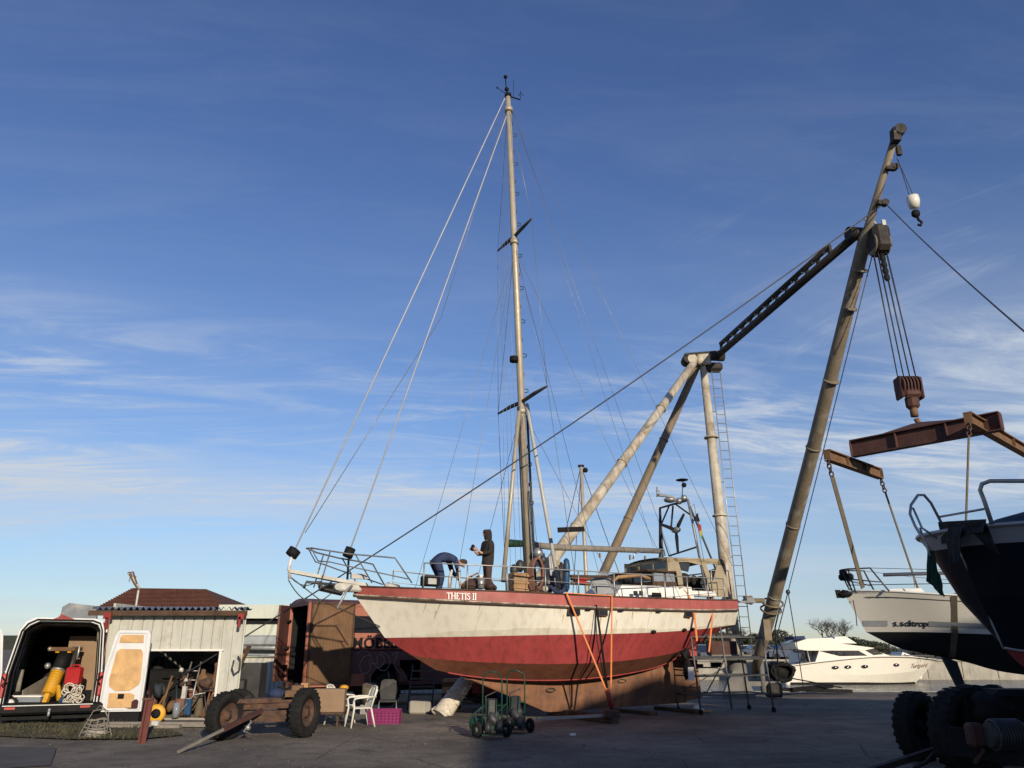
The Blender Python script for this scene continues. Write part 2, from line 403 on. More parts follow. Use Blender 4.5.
def text_mesh(txt,size,matk,name,parent,loc,u,w,ext=.004,bold=0,shear=0,spacing=1):
    """writing laid flat on a face: u = reading direction, w = up direction (local)"""
    cu=bpy.data.curves.new(name,'FONT'); cu.body=txt; cu.size=size; cu.extrude=ext; cu.offset=bold; cu.shear=shear; cu.space_character=spacing; cu.resolution_u=3
    o=bpy.data.objects.new(name,cu); C.objects.link(o)
    me=bpy.data.meshes.new_from_object(o.evaluated_get(bpy.context.evaluated_depsgraph_get()))
    bpy.data.objects.remove(o); bpy.data.curves.remove(cu)
    u=V3(u).normalized(); w=V3(w).normalized(); nn=u.cross(w)
    mm=Matrix((( u.x,w.x,nn.x,loc[0]),(u.y,w.y,nn.y,loc[1]),(u.z,w.z,nn.z,loc[2]),(0,0,0,1)))
    me.transform(mm); me.materials.clear(); me.materials.append(MC[matk]); me.name=name
    r=bpy.data.objects.new(name,me); C.objects.link(r); r.parent=parent; return r
def curve_text(txt,size,matk,name,parent,fn,x0,width,bold=0,tilt=Vector((0,-.12,1)),shear=0,sgn=1):
    """writing set letter by letter along a curved hull side"""
    big=MB(matk); wd={'.':.32,'l':.3,'t':.42,'r':.45,'i':.3,'T':.62,'g':.6,'d':.6}
    tot=sum(wd.get(c,.56) for c in txt); x=x0
    for c in txt:
        w=wd.get(c,.56)/tot*width; p=fn(x); q=fn(x+w)
        o=text_mesh(c,size,matk,'tmp',None,p,(q-p),tilt(x+w*.5) if callable(tilt) else tilt,bold=bold,shear=shear); me=o.data; off=len(big.v)
        big.v+=[v.co.copy() for v in me.vertices]
        for f in me.polygons: big.f.append(tuple(i+off for i in f.vertices)); big.m.append(0); big.sm.append(False)
        bpy.data.objects.remove(o); bpy.data.meshes.remove(me); x+=w
    return big.build(name,parent)
def lerp(a,b,t): return V3(a).lerp(V3(b),t)
def sag(a,b,d,n=14): return [lerp(a,b,i/n)-Vector((0,0,d*4*(i/n)*(1-i/n))) for i in range(n+1)]
# ================================================================== SETTING
def gmat():
    m=bpy.data.materials.new('yard asphalt'); m.use_nodes=True; t=m.node_tree; ns=t.nodes; b=ns['Principled BSDF']
    g=ns.new('ShaderNodeNewGeometry')
    def noi(s,d=6,r=.6,dist=0):
        n=ns.new('ShaderNodeTexNoise'); n.inputs['Scale'].default_value=s; n.inputs['Detail'].default_value=d; n.inputs['Roughness'].default_value=r; n.inputs['Distortion'].default_value=dist
        t.links.new(g.outputs['Position'],n.inputs['Vector']); return n.outputs[0]
    def mr(x,a,bb,c=0,d=1):
        r=ns.new('ShaderNodeMapRange'); r.inputs[1].default_value=a; r.inputs[2].default_value=bb; r.inputs[3].default_value=c; r.inputs[4].default_value=d; t.links.new(x,r.inputs[0]); return r.outputs[0]
    def mx(f,a,bb):
        x=ns.new('ShaderNodeMix'); x.data_type='RGBA'
        for s,vv in((0,f),(6,a),(7,bb)):
            if isinstance(vv,tuple): x.inputs[s].default_value=(*vv,1)
            else: t.links.new(vv,x.inputs[s])
        return x.outputs[2]
    o=mx(mr(noi(.35,9,.7),.38,.62),(.105,.090,.072),(.235,.20,.16))
    o=mx(mr(noi(1.1,9,.75,1.5),.54,.64,0,.75),o,(.055,.05,.046))
    o=mx(mr(noi(30,4,.7),.52,.70,0,.6),o,(.24,.22,.19))
    o=mx(mr(noi(14,5,.8),.56,.66,0,.7),o,(.045,.042,.04))
    o=mx(mr(noi(.9,5,.65,3),.64,.70,0,.6),o,(.15,.135,.11))
    # concrete joints and cracks
    vo=ns.new('ShaderNodeTexVoronoi'); vo.feature='DISTANCE_TO_EDGE'; vo.inputs['Scale'].default_value=.32; t.links.new(g.outputs['Position'],vo.inputs['Vector'])
    o=mx(mr(vo.outputs['Distance'],.0,.006,.75,0),o,(.045,.042,.038))
    t.links.new(o,b.inputs['Base Color']); b.inputs['Roughness'].default_value=.92; b.inputs['Specular IOR Level'].default_value=.25
    bp=ns.new('ShaderNodeBump'); bp.inputs['Strength'].default_value=.8; bp.inputs['Distance'].default_value=.04
    ad=ns.new('ShaderNodeMath'); ad.operation='ADD'; t.links.new(noi(22,5),ad.inputs[0]); t.links.new(noi(2.5,5),ad.inputs[1]); t.links.new(ad.outputs[0],bp.inputs['Height']); t.links.new(bp.outputs[0],b.inputs['Normal'])
    MC['asphalt']=m
gmat()
QY=34.9
g=MB('asphalt')
# gently uneven yard, one sheet, L-shaped round the basin
xs=[-900,-300,-120,-60,-40,-30,-24]+[-20+i*1.0 for i in range(0,42)]+[30,60,300,900]
ys=[-900,-200,-60,-20,-8]+[0+i*1.0 for i in range(0,34)]+[QY]
def gz(x,y):
    if y>33 or y<3 or abs(x)>30: return 0
    return .018*math.sin(x*.9+y*.35)*math.sin(y*.8-x*.2)
vs=[Vector((x,y,gz(x,y))) for y in ys for x in xs]; nx=len(xs)
fs=[(j*nx+i,j*nx+i+1,(j+1)*nx+i+1,(j+1)*nx+i) for j in range(len(ys)-1) for i in range(nx-1)]
g.add(vs,fs,True)
g.add([(-900,QY,0),(2,QY,0),(2,4000,0),(-900,4000,0),(-4000,4000,0),(-4000,-900,0),(-900,-900,0)],[(0,1,2,3),(0,3,4,5,6)])
go=g.build('ground',kind='structure')
m=MB('concrete'); m.box((450,QY+.19,-.975),(896,.38,2.0)); m.box((1.8,1500,-.975),(.36,2930,2.0)); m.build('quay_edge',kind='structure')
# water
wm=bpy.data.materials.new('harbour water'); wm.use_nodes=True; b=wm.node_tree.nodes['Principled BSDF']; b.inputs['Base Color'].default_value=(.05,.055,.05,1); b.inputs['Roughness'].default_value=.12
tt=wm.node_tree; nn=tt.nodes.new('ShaderNodeTexNoise'); nn.inputs['Scale'].default_value=1.6; nn.inputs['Detail'].default_value=4; gg=tt.nodes.new('ShaderNodeNewGeometry'); mp=tt.nodes.new('ShaderNodeMapping'); mp.inputs['Scale'].default_value=(.5,1.3,1)
tt.links.new(gg.outputs['Position'],mp.inputs[0]); tt.links.new(mp.outputs[0],nn.inputs['Vector']); bp=tt.nodes.new('ShaderNodeBump'); bp.inputs['Strength'].default_value=1; bp.inputs['Distance'].default_value=.45; tt.links.new(nn.outputs[0],bp.inputs['Height']); tt.links.new(bp.outputs[0],b.inputs['Normal'])
MC['water']=wm
MB('water').add([(2,QY,-.9),(900,QY,-.9),(900,73.2,-.9),(2,73.2,-.9)],[(0,1,2,3)]).build('water',kind='structure')
mat('grass land',(.05,.055,.03),.95,var=.3,scale=.2)
MB('grass land').add([(2.2,73.6,.62),(4000,73.6,.62),(4000,4000,.62),(2.2,4000,.62)],[(0,1,2,3)]).build('far_bank',kind='structure')
m=MB('concrete'); m.box((450,73.3,-.2),(895,.7,1.7)); m.box((450,73.25,.72),(895,.9,.16))
for i in range(24): m.box((6+i*3.1,72.93,-.1),(.16,.1,1.4))
one('quay_wall','weathered concrete quay wall across the water behind the motor yacht','quay wall',m)
# low wooded ridge far inland on the left
m=MB('grass land'); n=60; vs=[]
for i in range(n+1):
    x=-1500+1480*i/n; h=9+4*math.sin(i*.7)+3*math.sin(i*1.9+1)+1.5*math.sin(i*4.3)
    vs+=[Vector((x,900,-1)),Vector((x,930,h)),Vector((x,1100,h+2)),Vector((x,1300,-1))]
m.add(vs,[(4*i+j,4*i+4+j,4*i+5+j,4*i+1+j) for i in range(n) for j in range(3)],True); m.build('hills',kind='structure')
# grass verge in front of van and shed
mat('grass blade',(.045,.048,.024),.9,var=.4,scale=3,spot=(.11,.085,.05),spot_amt=.6,spot_scale=3)
mat('verge soil',(.05,.042,.03),.95,var=.3,scale=4)
gp=[(-16,18.2),(-12,18.1),(-10.2,17.3),(-8.8,16.9),(-7.4,17.0),(-6.9,17.7),(-7.6,18.7),(-9.0,19.6),(-10.5,20.3),(-12,20.4),(-16,20.2)]
m=MB('verge soil'); m.add([(x,y,.03) for x,y in gp],[tuple(range(len(gp)))])
def inside(x,y):
    r=False; n=len(gp)
    for i in range(n):
        (x1,y1),(x2,y2)=gp[i],gp[i-1]
        if (y1>y)!=(y2>y) and x<(x2-x1)*(y-y1)/(y2-y1)+x1: r=not r
    return r
m.use('grass blade'); k=0
rg=random.Random(3)
while k<6500:
    x=rg.uniform(-15,-6); y=rg.uniform(16.6,21)
    if not inside(x,y) and rg.random()>.06: continue
    k+=1; hh=rg.uniform(.02,.06)*(1.8 if math.sin(x*2.1)*math.sin(y*3)>.3 else .8); a=rg.uniform(0,6.28); l=rg.uniform(-.05,.05); w=.012
    dx,dy=math.cos(a)*w,math.sin(a)*w
    m.add([(x-dx,y-dy,.02),(x+dx,y+dy,.02),(x+l,y+l*.5,.03+hh)],[(0,1,2)])
m.build('grass',kind='stuff')
mat('grit',(.13,.12,.105),.9,var=.4,scale=40)
m=MB('grit'); rr=random.Random(77)
for k in range(700):
    x=rr.uniform(-9,9); y=rr.uniform(11,27); r_=rr.uniform(.006,.016)*(1.6 if rr.random()<.06 else 1)
    if rr.random()<.5: x=rr.gauss(-3,2.5); y=rr.gauss(17,2.5)
    m.ball((x,y,r_*.4+.01),(r_,r_*.8,r_*.6),5,4)
m.build('gravel',kind='stuff')
# darker flat patch laid over the yard
mat('patch',(.075,.07,.065),.9,var=.3,scale=2)
MB('patch').add([(-14,9,.022),(-7.2,13.3,.022),(-8.4,15.6,.022),(-16,16.2,.022)],[(0,1,2,3)]).build('dark_patch',kind='structure')
# boat hall behind the camera (casts the yard's shade)
m=MB('hall wall'); fx0,fx1,fr=9.53,55,16.4
m.prism([(fx0,0),(fx0,7.62),(fr,10.15),(40,10.15),(fx1,7.6),(fx1,0)],-7,-35)
hall=thing('boat_hall','large gabled boat hall standing behind the viewpoint','building',(30,-20,0))
m.build('wall',hall,True)
m=MB('roof sheet'); m.bar((fx0-.05,-32,9.74),(fr,-32,12.36),25.2,.1,up=(0,1,0)) if False else m.slab([(fx0,-7.3,7.64),(fr,-7.3,10.17),(fr,-35,10.17),(fx0,-35,7.64)],.03)
m.build('roof',hall,True)
# ================================================================== SAILBOAT (ketch rigged cruiser on the hard)
TF=Fr(.5,22,28); TH=thing('sailing_yacht','large steel sailboat with white topsides, red bulwark and red bottom, propped ashore','sailboat',(.5,22,0),R(28))
T=TF
Sx=[(-5.06,.0,3.19),(-4.3,.72,3.14),(-3.0,1.38,3.09),(-1.2,1.82,3.06),(.8,1.98,3.02),(2.8,1.95,3.02),(4.8,1.65,3.05),(6.45,1.22,3.10)]
Rx=[(-4.98,.0,3.01),(-4.2,.70,2.94),(-3.0,1.36,2.86),(-1.2,1.82,2.80),(.8,1.99,2.76),(2.8,1.96,2.76),(4.8,1.66,2.79),(6.45,1.22,2.86)]
Wx=[(-4.13,.0,1.99),(-3.4,.42,2.0),(-2.2,1.02,2.02),(-.6,1.52,2.06),(1.0,1.76,2.09),(2.9,1.70,2.15),(4.8,1.36,2.26),(6.62,.85,2.42)]
Ax=[(-3.45,.0,1.60),(-2.9,.22,1.50),(-1.9,.72,1.42),(-.5,1.14,1.37),(1.0,1.36,1.38),(2.7,1.30,1.48),(4.5,.92,1.70),(6.5,.42,2.28)]
Bx=[(-2.75,.0,1.23),(-2.2,.12,1.12),(-1.4,.36,1.02),(-.2,.60,.96),(1.1,.74,.97),(2.8,.66,1.10),(4.4,.40,1.38),(6.4,.14,2.2)]
Cx=[(-2.0,.0,1.05),(-1.6,.0,.98),(-.9,.0,.90),(.1,.0,.84),(1.3,.0,.84),(2.9,.0,.98),(4.4,.0,1.28),(6.35,.0,2.15)]
hb,HP=loft_hull([Rx,Wx,Ax,Bx,Cx],['hull white','antifoul red','bilge brown','bilge brown'],44,transom='hull white',deck=('grey wood',.02))
hull=hb.build('hull',TH)
bw,BP=loft_hull([Sx,Rx],['bulwark red'],44,transom='bulwark red')
SH=BP[0]; RB=BP[1]
m=bw; bul=m.build('bulwark',TH)
m=MB('hull white')
m.mats=['worn trim']; m.tube([Vector((p.x-.02,-p.y-.012,p.z-.015)) for p in RB],.02,6); m.tube([Vector((p.x-.02,p.y+.012,p.z-.015)) for p in RB],.02,6)
m.use('dark wood'); m.tube([Vector((p.x-.02,-p.y-.015,p.z-.055)) for p in RB],.02,6)
m.build('rub_rail',TH)
m=MB('dark wood'); m.tube([Vector((p.x,-p.y,p.z+.01)) for p in SH],.022,6); m.tube([Vector((p.x,p.y,p.z+.01)) for p in SH],.022,6); m.build('cap_rail',TH)
m=MB('antifoul red'); m.tube([Vector((p.x,-p.y-.004,p.z)) for p in HP[3]][4:],.018,6); m.tube([Vector((p.x,p.y+.004,p.z)) for p in HP[3]][4:],.018,6); m.build('chine_bar',TH)
# keel fin as lofted slab
kp=[(-1.9,1.03),(-1.0,.98),(.43,.14),(5.3,.24),(5.1,.55),(4.75,1.0),(4.95,1.55),(3.0,1.25),(1.0,1.02)]
m=MB('keel brown')
def kw(x,z): return (.10+.16*max(0,min(1,(z-.1)/.9)))*min(1,.35+max(0,x+1.9)*.35)*(1 if x<4 else max(.35,1-(x-4)*.5))
top=[];bot=[];n=40
for i in range(n+1):
    x=-1.95+7.1*i/n
    zt=1.0+ .07*max(0,x-.5)**1.35*.9+.02
    zb=1.04-(x+1.95)*.378 if x<.43 else .14+.02*(x-.43)
    top.append((x,zt)); bot.append((x,min(zb,zt-.02)))
R_=6
for side in(-1,1):
    vs=[];fs=[]
    for i in range(n+1):
        for j in range(R_+1):
            t=j/R_; x=top[i][0]; z=top[i][1]*(1-t)+bot[i][1]*t
            w=kw(x,z)*(1 if j<R_ else .8); 
            if i==0: w=.01
            vs.append(Vector((x,side*w,z)))
    for i in range(n):
        for j in range(R_):
            f=(i*(R_+1)+j,i*(R_+1)+j+1,(i+1)*(R_+1)+j+1,(i+1)*(R_+1)+j); fs.append(f if side<0 else f[::-1])
    m.add(vs,fs,True)
vs=[];fs=[]
for i in range(n+1):
    x,z=bot[i]; w=kw(x,z)*.8
    vs+=[Vector((x,-w,z)),Vector((x,w,z))]
for i in range(n): fs.append((2*i,2*i+1,2*i+3,2*i+2))
m.add(vs,fs)
x=top[-1][0]; m.add([Vector((x,-.1,top[-1][1])),Vector((x,.1,top[-1][1])),Vector((x,.1,bot[-1][1])),Vector((x,-.1,bot[-1][1]))],[(0,1,2,3)])
kl=m.build('keel',TH)
for px,py in((551,690),(622,681)):
    m=MB('steel dark'); p=T(px,py,-.26); m.tube([Vector((p.x+.14*math.cos(a),-.27,p.z+.045*math.sin(a))) for a in [k*math.pi/6 for k in range(12)]],.012,5,closed=True); m.build('keel_pad_eye',TH)
m=MB('keel brown'); m.use('antifoul red'); m.prism([(5.2,1.9),(5.75,2.0),(5.72,1.2),(5.24,1.15)],-.05,.05); m.use('keel brown'); m.prism([(5.2,1.14),(5.74,1.19),(5.8,.35),(5.2,.28)],-.05,.05); m.build('rudder',TH)
m=MB('steel dark'); m.cyl((4.75,0,.95),(5.15,0,.97),.07)
for k in range(3):
    a=k*2.09+.4; m.slab([(5.08,0,.96),(5.12,.12*math.cos(a-.3),.96+.12*math.sin(a-.3)),(5.1,.27*math.cos(a),.96+.27*math.sin(a)),(5.05,.14*math.cos(a+.4),.96+.14*math.sin(a+.4))],.02)
m.build('propeller',TH)
def hullp(A,B,x,t,off=.005):
    return surf(A,B,x,t,off)
m=MB('scum'); n=60; vs=[]
for i in range(n+1):
    x=-3.9+10.2*i/n; vs+=[hullp(HP[0],HP[1],x,1-(.20-.03*math.sin(x*2.3)-.015*math.sin(x*7)-.014*max(0,x))*min(1,max(.05,(x+3.9)/1.6))),hullp(HP[0],HP[1],x,.992)]
m.add(vs,[(2*i,2*i+1,2*i+3,2*i+2) for i in range(n)],True); m.build('scum_line',TH)
rg=random.Random(31)
for k in range(16):
    x=rg.uniform(-3.6,6.0); t0=rg.choice([0,.02,.3,.45]); ln=rg.uniform(.15,.5); w=rg.uniform(.012,.03)
    m=MB('weep'); m.add([hullp(HP[0],HP[1],x-w,t0+.02,.008),hullp(HP[0],HP[1],x+w,t0+.02,.008),hullp(HP[0],HP[1],x+w*.6,t0+ln*.6,.008),hullp(HP[0],HP[1],x+w*.2,t0+ln,.008),hullp(HP[0],HP[1],x-w*.5,t0+ln*.7,.008)],[(0,4,3,2,1)]); m.build('rust_stain',hull)
m=MB('weep')
for i in range(40):
    x=-3.4+9.2*i/39
m=MB('seam'); 
for x in(-2.2,.35,2.6,4.6):
    e=[hullp(HP[0],HP[1],x,t/6,.003) for t in range(7)]; m.tube(e,.006,4)
m.build('plate_seam',hull)
# name on the bulwark, serif strokes
def serif(txt,h,mb,pos,ux,wz=Vector((0,0,1)),nrm=Vector((0,-1,0))):
    x=0; th=h*.17; tn=h*.09
    def st(a,b,w):
        p=pos+ux*(x+a[0]*h)+wz*(a[1]*h)+nrm*.012; q=pos+ux*(x+b[0]*h)+wz*(b[1]*h)+nrm*.012
        mb.bar(p,q,w,.012,up=nrm)
    for ch in txt:
        if ch=='T': st((.32,0),(.32,.93),th); st((0,.95),(.64,.95),tn); st((.03,.8),(.03,.98),tn); st((.61,.8),(.61,.98),tn); st((.18,.02),(.46,.02),tn); adv=.72
        elif ch=='H':
            for a in(.1,.62): st((a,.03),(a,.97),th); st((a-.12,.01),(a+.12,.01),tn); st((a-.12,.99),(a+.12,.99),tn)
            st((.1,.5),(.62,.5),tn); adv=.84
        elif ch=='E': st((.1,.03),(.1,.97),th); st((0,.97),(.52,.97),tn); st((0,.02),(.56,.02),tn); st((.1,.5),(.4,.5),tn); st((.53,.02),(.53,.2),tn); st((.5,.8),(.5,.97),tn); adv=.66
        elif ch=='I': st((.14,.03),(.14,.97),th); st((0,.01),(.28,.01),tn); st((0,.99),(.28,.99),tn); adv=.36
        elif ch=='S':
            pp=[(.46,.8),(.36,.95),(.2,.97),(.07,.84),(.1,.65),(.28,.52),(.44,.38),(.46,.18),(.33,.03),(.15,.03),(.03,.2)]
            for a,b in zip(pp,pp[1:]): st(a,b,th*.8)
            adv=.6
        else: adv=.3
        x+=adv*h
    return x
p0=T(448,597,-1.45); p1=T(476,599,-1.72)
a=at_line(SH,p0.x); b_=at_line(SH,p1.x); ux=Vector((b_.x-a.x,b_.y-a.y,b_.z-a.z)).normalized()
m=MB('white letter'); zz=at_line(SH,p0.x).z-.215
serif('THETIS II',.15,m,Vector((p0.x,a.y-.012,zz)),ux); m.build('name_lettering',TH)
# portholes
for px,py,w in((572,612,.34),(600,613,.26),(690,614,.26)):
    x0=T(px,py,-1.85); e=at_line(RB,x0.x); 
    pr=at_line(HP[1],x0.x); zc=x0.z; t=(e.z-zc)/(e.z-pr.z); yy=surf(HP[0],HP[1],x0.x,t).y; tilt=math.atan2(abs(pr.y-e.y),e.z-pr.z)
    f=MB('dark wood'); yy-=.02; f.box((x0.x,yy-.004,zc),(w+.02,.07,.165),rx=0)
    fo=f.build('porthole',TH); gl=MB('glass dark'); gl.box((x0.x,yy-.035,zc),(w-.03,.02,.125)); gl.build('pane',fo)
for px,py in((587,605),(619,606),(658,607)):      # scuppers
    q=T(px,py,-1.95); e=at_line(RB,q.x); MB('black').box((q.x,e.y-.02,e.z-.08),(.16,.03,.05)).build('scupper',TH)
for px in (648,683,693):
    q=T(px,628,-1.5); e=at_line(HP[1],q.x); mm=MB('black'); mm.ball((q.x,e.y-.01,e.z+.02),(.10,.06,.05)); mm.build('fender_pad',TH)
# deck superstructure --------------------------------------------------
def LP(px,py,ly): return T(px,py,ly)
a=LP(500,585,-.9); 
# fore coachroof
m=MB('white paint')
def house(m,x0,x1,hw0,hw1,z0,z1,taper=.08,fr=.25,re=.1):
    vs=[(x0,-hw0,z0),(x0,hw0,z0),(x1,hw1,z0),(x1,-hw1,z0),(x0+fr,-hw0+taper,z1),(x0+fr,hw0-taper,z1),(x1-re,hw1-taper,z1),(x1-re,-hw1+taper,z1)]
    m.add(vs,[(3,2,1,0),(4,7,6,5)][::1] and [(0,1,2,3),(4,7,6,5),(0,3,7,4),(3,2,6,7),(2,1,5,6),(1,0,4,5)])
A0=LP(605,590,-1.15); A1=LP(688,597,-1.15)
house(m,A0.x+.3,A1.x+.3,.9,1.15,2.85,LP(650,585,-1.15).z,.06,.5,.1); coach=m.build('coachroof',TH)
for px in(636,641.5): q=LP(px,594,-1.18); MB('glass dark').box((q.x,-1.16,q.z+.02),(.12,.04,.13)).build('portlight',TH)
q=LP(657,595,-1.2); MB('black').box((q.x,-1.18,q.z),(.30,.04,.13)).build('portlight',TH)
# wheelhouse: raised windows under a dark roof, front face towards the bow
pn=LP(653,584,-.95); ptop=LP(653,571.5,-.95).z; pe=LP(678,584,-.95).x; zb=pn.z; L=pe-pn.x
m=MB('dark wood'); m.box(((pn.x+pe)/2,0,zb+.02),(L+.06,1.96,.12))
wpos=[0,.5,1]
for sd in(-1,1):
    for fx in wpos: m.box((pn.x+L*fx,sd*.93,(zb+ptop)/2),(.06,.06,ptop-zb))
for yy in(-.46,0,.46): m.box((pn.x+.0,yy,(zb+ptop)/2),(.05,.05,ptop-zb))
m.box(((pn.x+pe)/2-.08,0,ptop+.02),(L+.35,2.1,.06),bev=.02); ph=m.build('pilothouse',TH)
for k in range(4):
    y0=-.93+.465*k; m=MB('glass dark'); m.box((pn.x+.0,y0+.232,(zb+ptop)/2+.03),(.012,.40,ptop-zb-.12)); m.build('window',ph)
for sd in(-1,1):
    for k in range(2): m=MB('glass grey'); m.box((pn.x+L*(.25+.5*k),sd*.93,(zb+ptop)/2+.03),(L*.5-.07,.012,ptop-zb-.12)); m.build('window',ph)
# canvas doghouse aft of it
dn=LP(670,571,-1.05); dt=LP(670,557.5,-1.05).z; de=LP(724,559,-1.05).x; db=dn.z
m=MB('khaki'); n=8; vs=[]
for x,dz in((dn.x-.1,-.06),(dn.x+.25,.0),((dn.x+de)/2,.02),(de,-.06)):
    for k in range(n+1): t=-1+2*k/n; vs.append((x,t*1.08,dt+dz+.10*(1-t*t)-.03*abs(t)**6))
fs=[(i*(n+1)+k,i*(n+1)+k+1,(i+1)*(n+1)+k+1,(i+1)*(n+1)+k) for i in range(3) for k in range(n)]
m.add(vs,fs,True); m.add([(x,y,z-.04) for x,y,z in vs],[f[::-1] for f in fs],True)
m.box((dn.x-.06,0,dt-.07),(.04,2.1,.10)); m.box((dn.x-.06,0,db+.04),(.05,2.1,.10)); 
for yy in(-1.03,-.35,.35,1.03): m.box((dn.x-.06,yy,(dt+db)/2),(.045,.07,dt-db))
def sp_(pts,k='khaki',t=.02,ly=-1.05):
    m.use(k); m.slab([LP(x,y,ly) for x,y in pts],t)
    m.slab([Vector((LP(x,y,ly).x,-ly,LP(x,y,ly).z)) for x,y in pts],t)
sp_([(669,558),(677,558),(681,571),(684,590),(679,590),(676,571),(669,571)])
sp_([(672,557.5),(724,559),(725,566),(712,564),(700,565),(688,562),(676,562)])
sp_([(718,560),(725,560),(728,597),(714,597),(712,585)])
sp_([(700,560),(704,560),(716,590),(711,592)],t=.03)
m.build('doghouse_canvas',TH)
for k in range(3):
    y0=-.69+.69*k; m=MB('glass dark'); m.box((dn.x-.06,y0,(dt+db)/2),(.012,.62,dt-db-.16)); m.build('window',TH)
m=MB('tarp'); m.slab([LP(x,y,-1.0) for x,y in((676,561),(690,563),(688,572),(680,570))],.02)
m.slab([LP(x,y,-.98) for x,y in((704,572),(716,568),(720,575),(722,592),(704,590),(700,583))],.012); m.build('side_curtain',TH)
m=MB('glass grey'); m.slab([LP(x,y,-1.0) for x,y in((716,564),(724,566),(724,580),(718,576))],.012); m.build('window',TH)
# gear in the cockpit and on deck
m=MB('dark cloth'); rg=random.Random(5)
for i in range(16):
    q=LP(rg.uniform(684,712),rg.uniform(578,594),-.3+rg.uniform(-.4,.4)); m.ball(q,(rg.uniform(.12,.25),rg.uniform(.1,.2),rg.uniform(.1,.2)),8,6)
m.build('cockpit_locker',TH)
m=MB('white paint'); m.box(LP(700,594,-.95),(1.0,.35,.16),bev=.04); m.build('cockpit_coaming',TH)
m=MB('wood'); a=LP(615,578,-.9); b_=LP(645,576,-.9)
for k in range(5): m.tube([a+Vector((0,.18*k,.0)),b_+Vector((0,.18*k,.02))],.035,6)
m.tube([LP(612,582,-.9),LP(618,577,-.9),LP(640,575,-.9),LP(650,579,-.9)],.05,6); m.build('roof_rack_timber',TH)
m=MB('stainless'); 
for ly in(-.95,.95):
    m=MB('stainless'); m.tube([LP(633,559,ly),LP(634,554,ly),LP(640,552,ly),LP(660,549,ly),LP(664,550,ly),LP(665,556,ly)],.02,6); m.build('grab_rail',TH)
# mast ------------------------------------------------------------------
FT=Vector((.0,0,2.9)); TP=T(508,97,0); TP.y=0
MD=(TP-FT)
def mz(z): return FT+MD*((z-FT.z)/MD.z)
m=MB('mast alloy'); m.tube([FT,FT+MD*.6,TP],[.11,.105,.085],14)
for z in(2.95,8.4,14.0,19.0): p=mz(z); m.cyl(p-Vector((0,0,.08)),p+Vector((0,0,.08)),.14,n=14)
mast=m.build('mast',TH)
m=MB('steel dark')
for i in range(26):
    z=4.5+i*.56; p=mz(z); sd=1 if i%2 else -1
    m.tube([p+Vector((.1,sd*.05,.0)),p+Vector((.19,sd*.10,.02)),p+Vector((.19,sd*.10,.10)),p+Vector((.1,sd*.05,.12))],.014,4)
m.build('mast_step',mast)
def spreader(pxm,zl,half,rise=.05):
    c=mz(zl); mb=MB('steel dark')
    for sd in(-1,1):
        pts=[c,c+Vector((.02,sd*half*.5,.06)),c+Vector((0,sd*half,rise))]
        mb.tube(pts,[.06,.06,.03],6)
    return mb.build('spreader',mast),c
s1,c1=spreader(0,8.68,1.52); s2,c2=spreader(0,14.2,1.15)
# mast head gear
m=MB('black'); p=TP
m.tube([p,p+Vector((0,0,.12))],.12,8); m.tube([p+Vector((-.05,0,.1)),p+Vector((-.1,0,.75))],.018,5); m.ball(p+Vector((-.1,0,.8)),.07,8,6); m.ball(p+Vector((-.05,0,.3)),.08,8,6)
m.tube([p+Vector((0,0,.05)),p+Vector((.42,-.1,-.02))],.025,5); m.tube([p+Vector((.42,-.1,-.02)),p+Vector((.44,-.1,.35))],.01,4)
for k in range(3): a=k*2.1; m.ball(p+Vector((.44+.07*math.cos(a),-.1+.07*math.sin(a),.22)),.025,6,5)
m.tube([p+Vector((0,0,.08)),p+Vector((-.35,.1,.3))],.014,4); m.ball(p+Vector((-.36,.1,.32)),.035,6,5)
m.tube([p+Vector((.2,0,0)),p+Vector((.22,0,.8))],.008,4)
m.build('masthead_instruments',mast)
m=MB('black'); q=mz(9.9); m.cyl(q+Vector((-.25,-.1,-.02)),q+Vector((-.25,-.1,.14)),.13,n=12); m.tube([q+Vector((-.25,-.1,0)),q],.02,5); m.build('radar_reflector',mast)
m=MB('steel dark'); 
m.tube([FT+Vector((-.14,-.05,.1)),mz(8.5)+Vector((-.14,-.05,0))],.045,6); m.tube([FT+Vector((.16,-.06,.1)),mz(8.3)+Vector((.15,-.05,0))],.035,6); m.tube([FT+Vector((.02,-.16,.1)),mz(6)+Vector((.02,-.15,0))],.03,6)
m.build('halyard_bundle',mast)
m=MB('mast alloy'); m.tube([mz(8.35)+Vector((-.15,-.1,0)),T(503,582,-.3)],.06,8); m.build('spinnaker_pole',TH)
m=MB('wire white'); m.tube([mz(8.6)+Vector((.1,-.15,0)),T(559,588,-1.2)],.055,8); m.build('whisker_pole',TH)
# boom
bz=4.5; m=MB('grey wood'); bl=T(533,545,0); br=T(659,551,0)
m.tube([Vector((.15,0,bl.z)),Vector((.9,0,bl.z-.02)),Vector((br.x,0,br.z))],[.09,.09,.08],10)
for px in(600,630,645): q=T(px,555,0); m.box((q.x,0,bl.z-.17),(.05,.05,.14))
m.build('boom',TH)
m=MB('green cloth'); a=T(506,543,0); m.tube([Vector((a.x,0,a.z)),Vector((a.x+.1,0,a.z)),Vector((-.18,0,bl.z+.02))],[.08,.11,.09],8); m.build('sail_bag',TH)
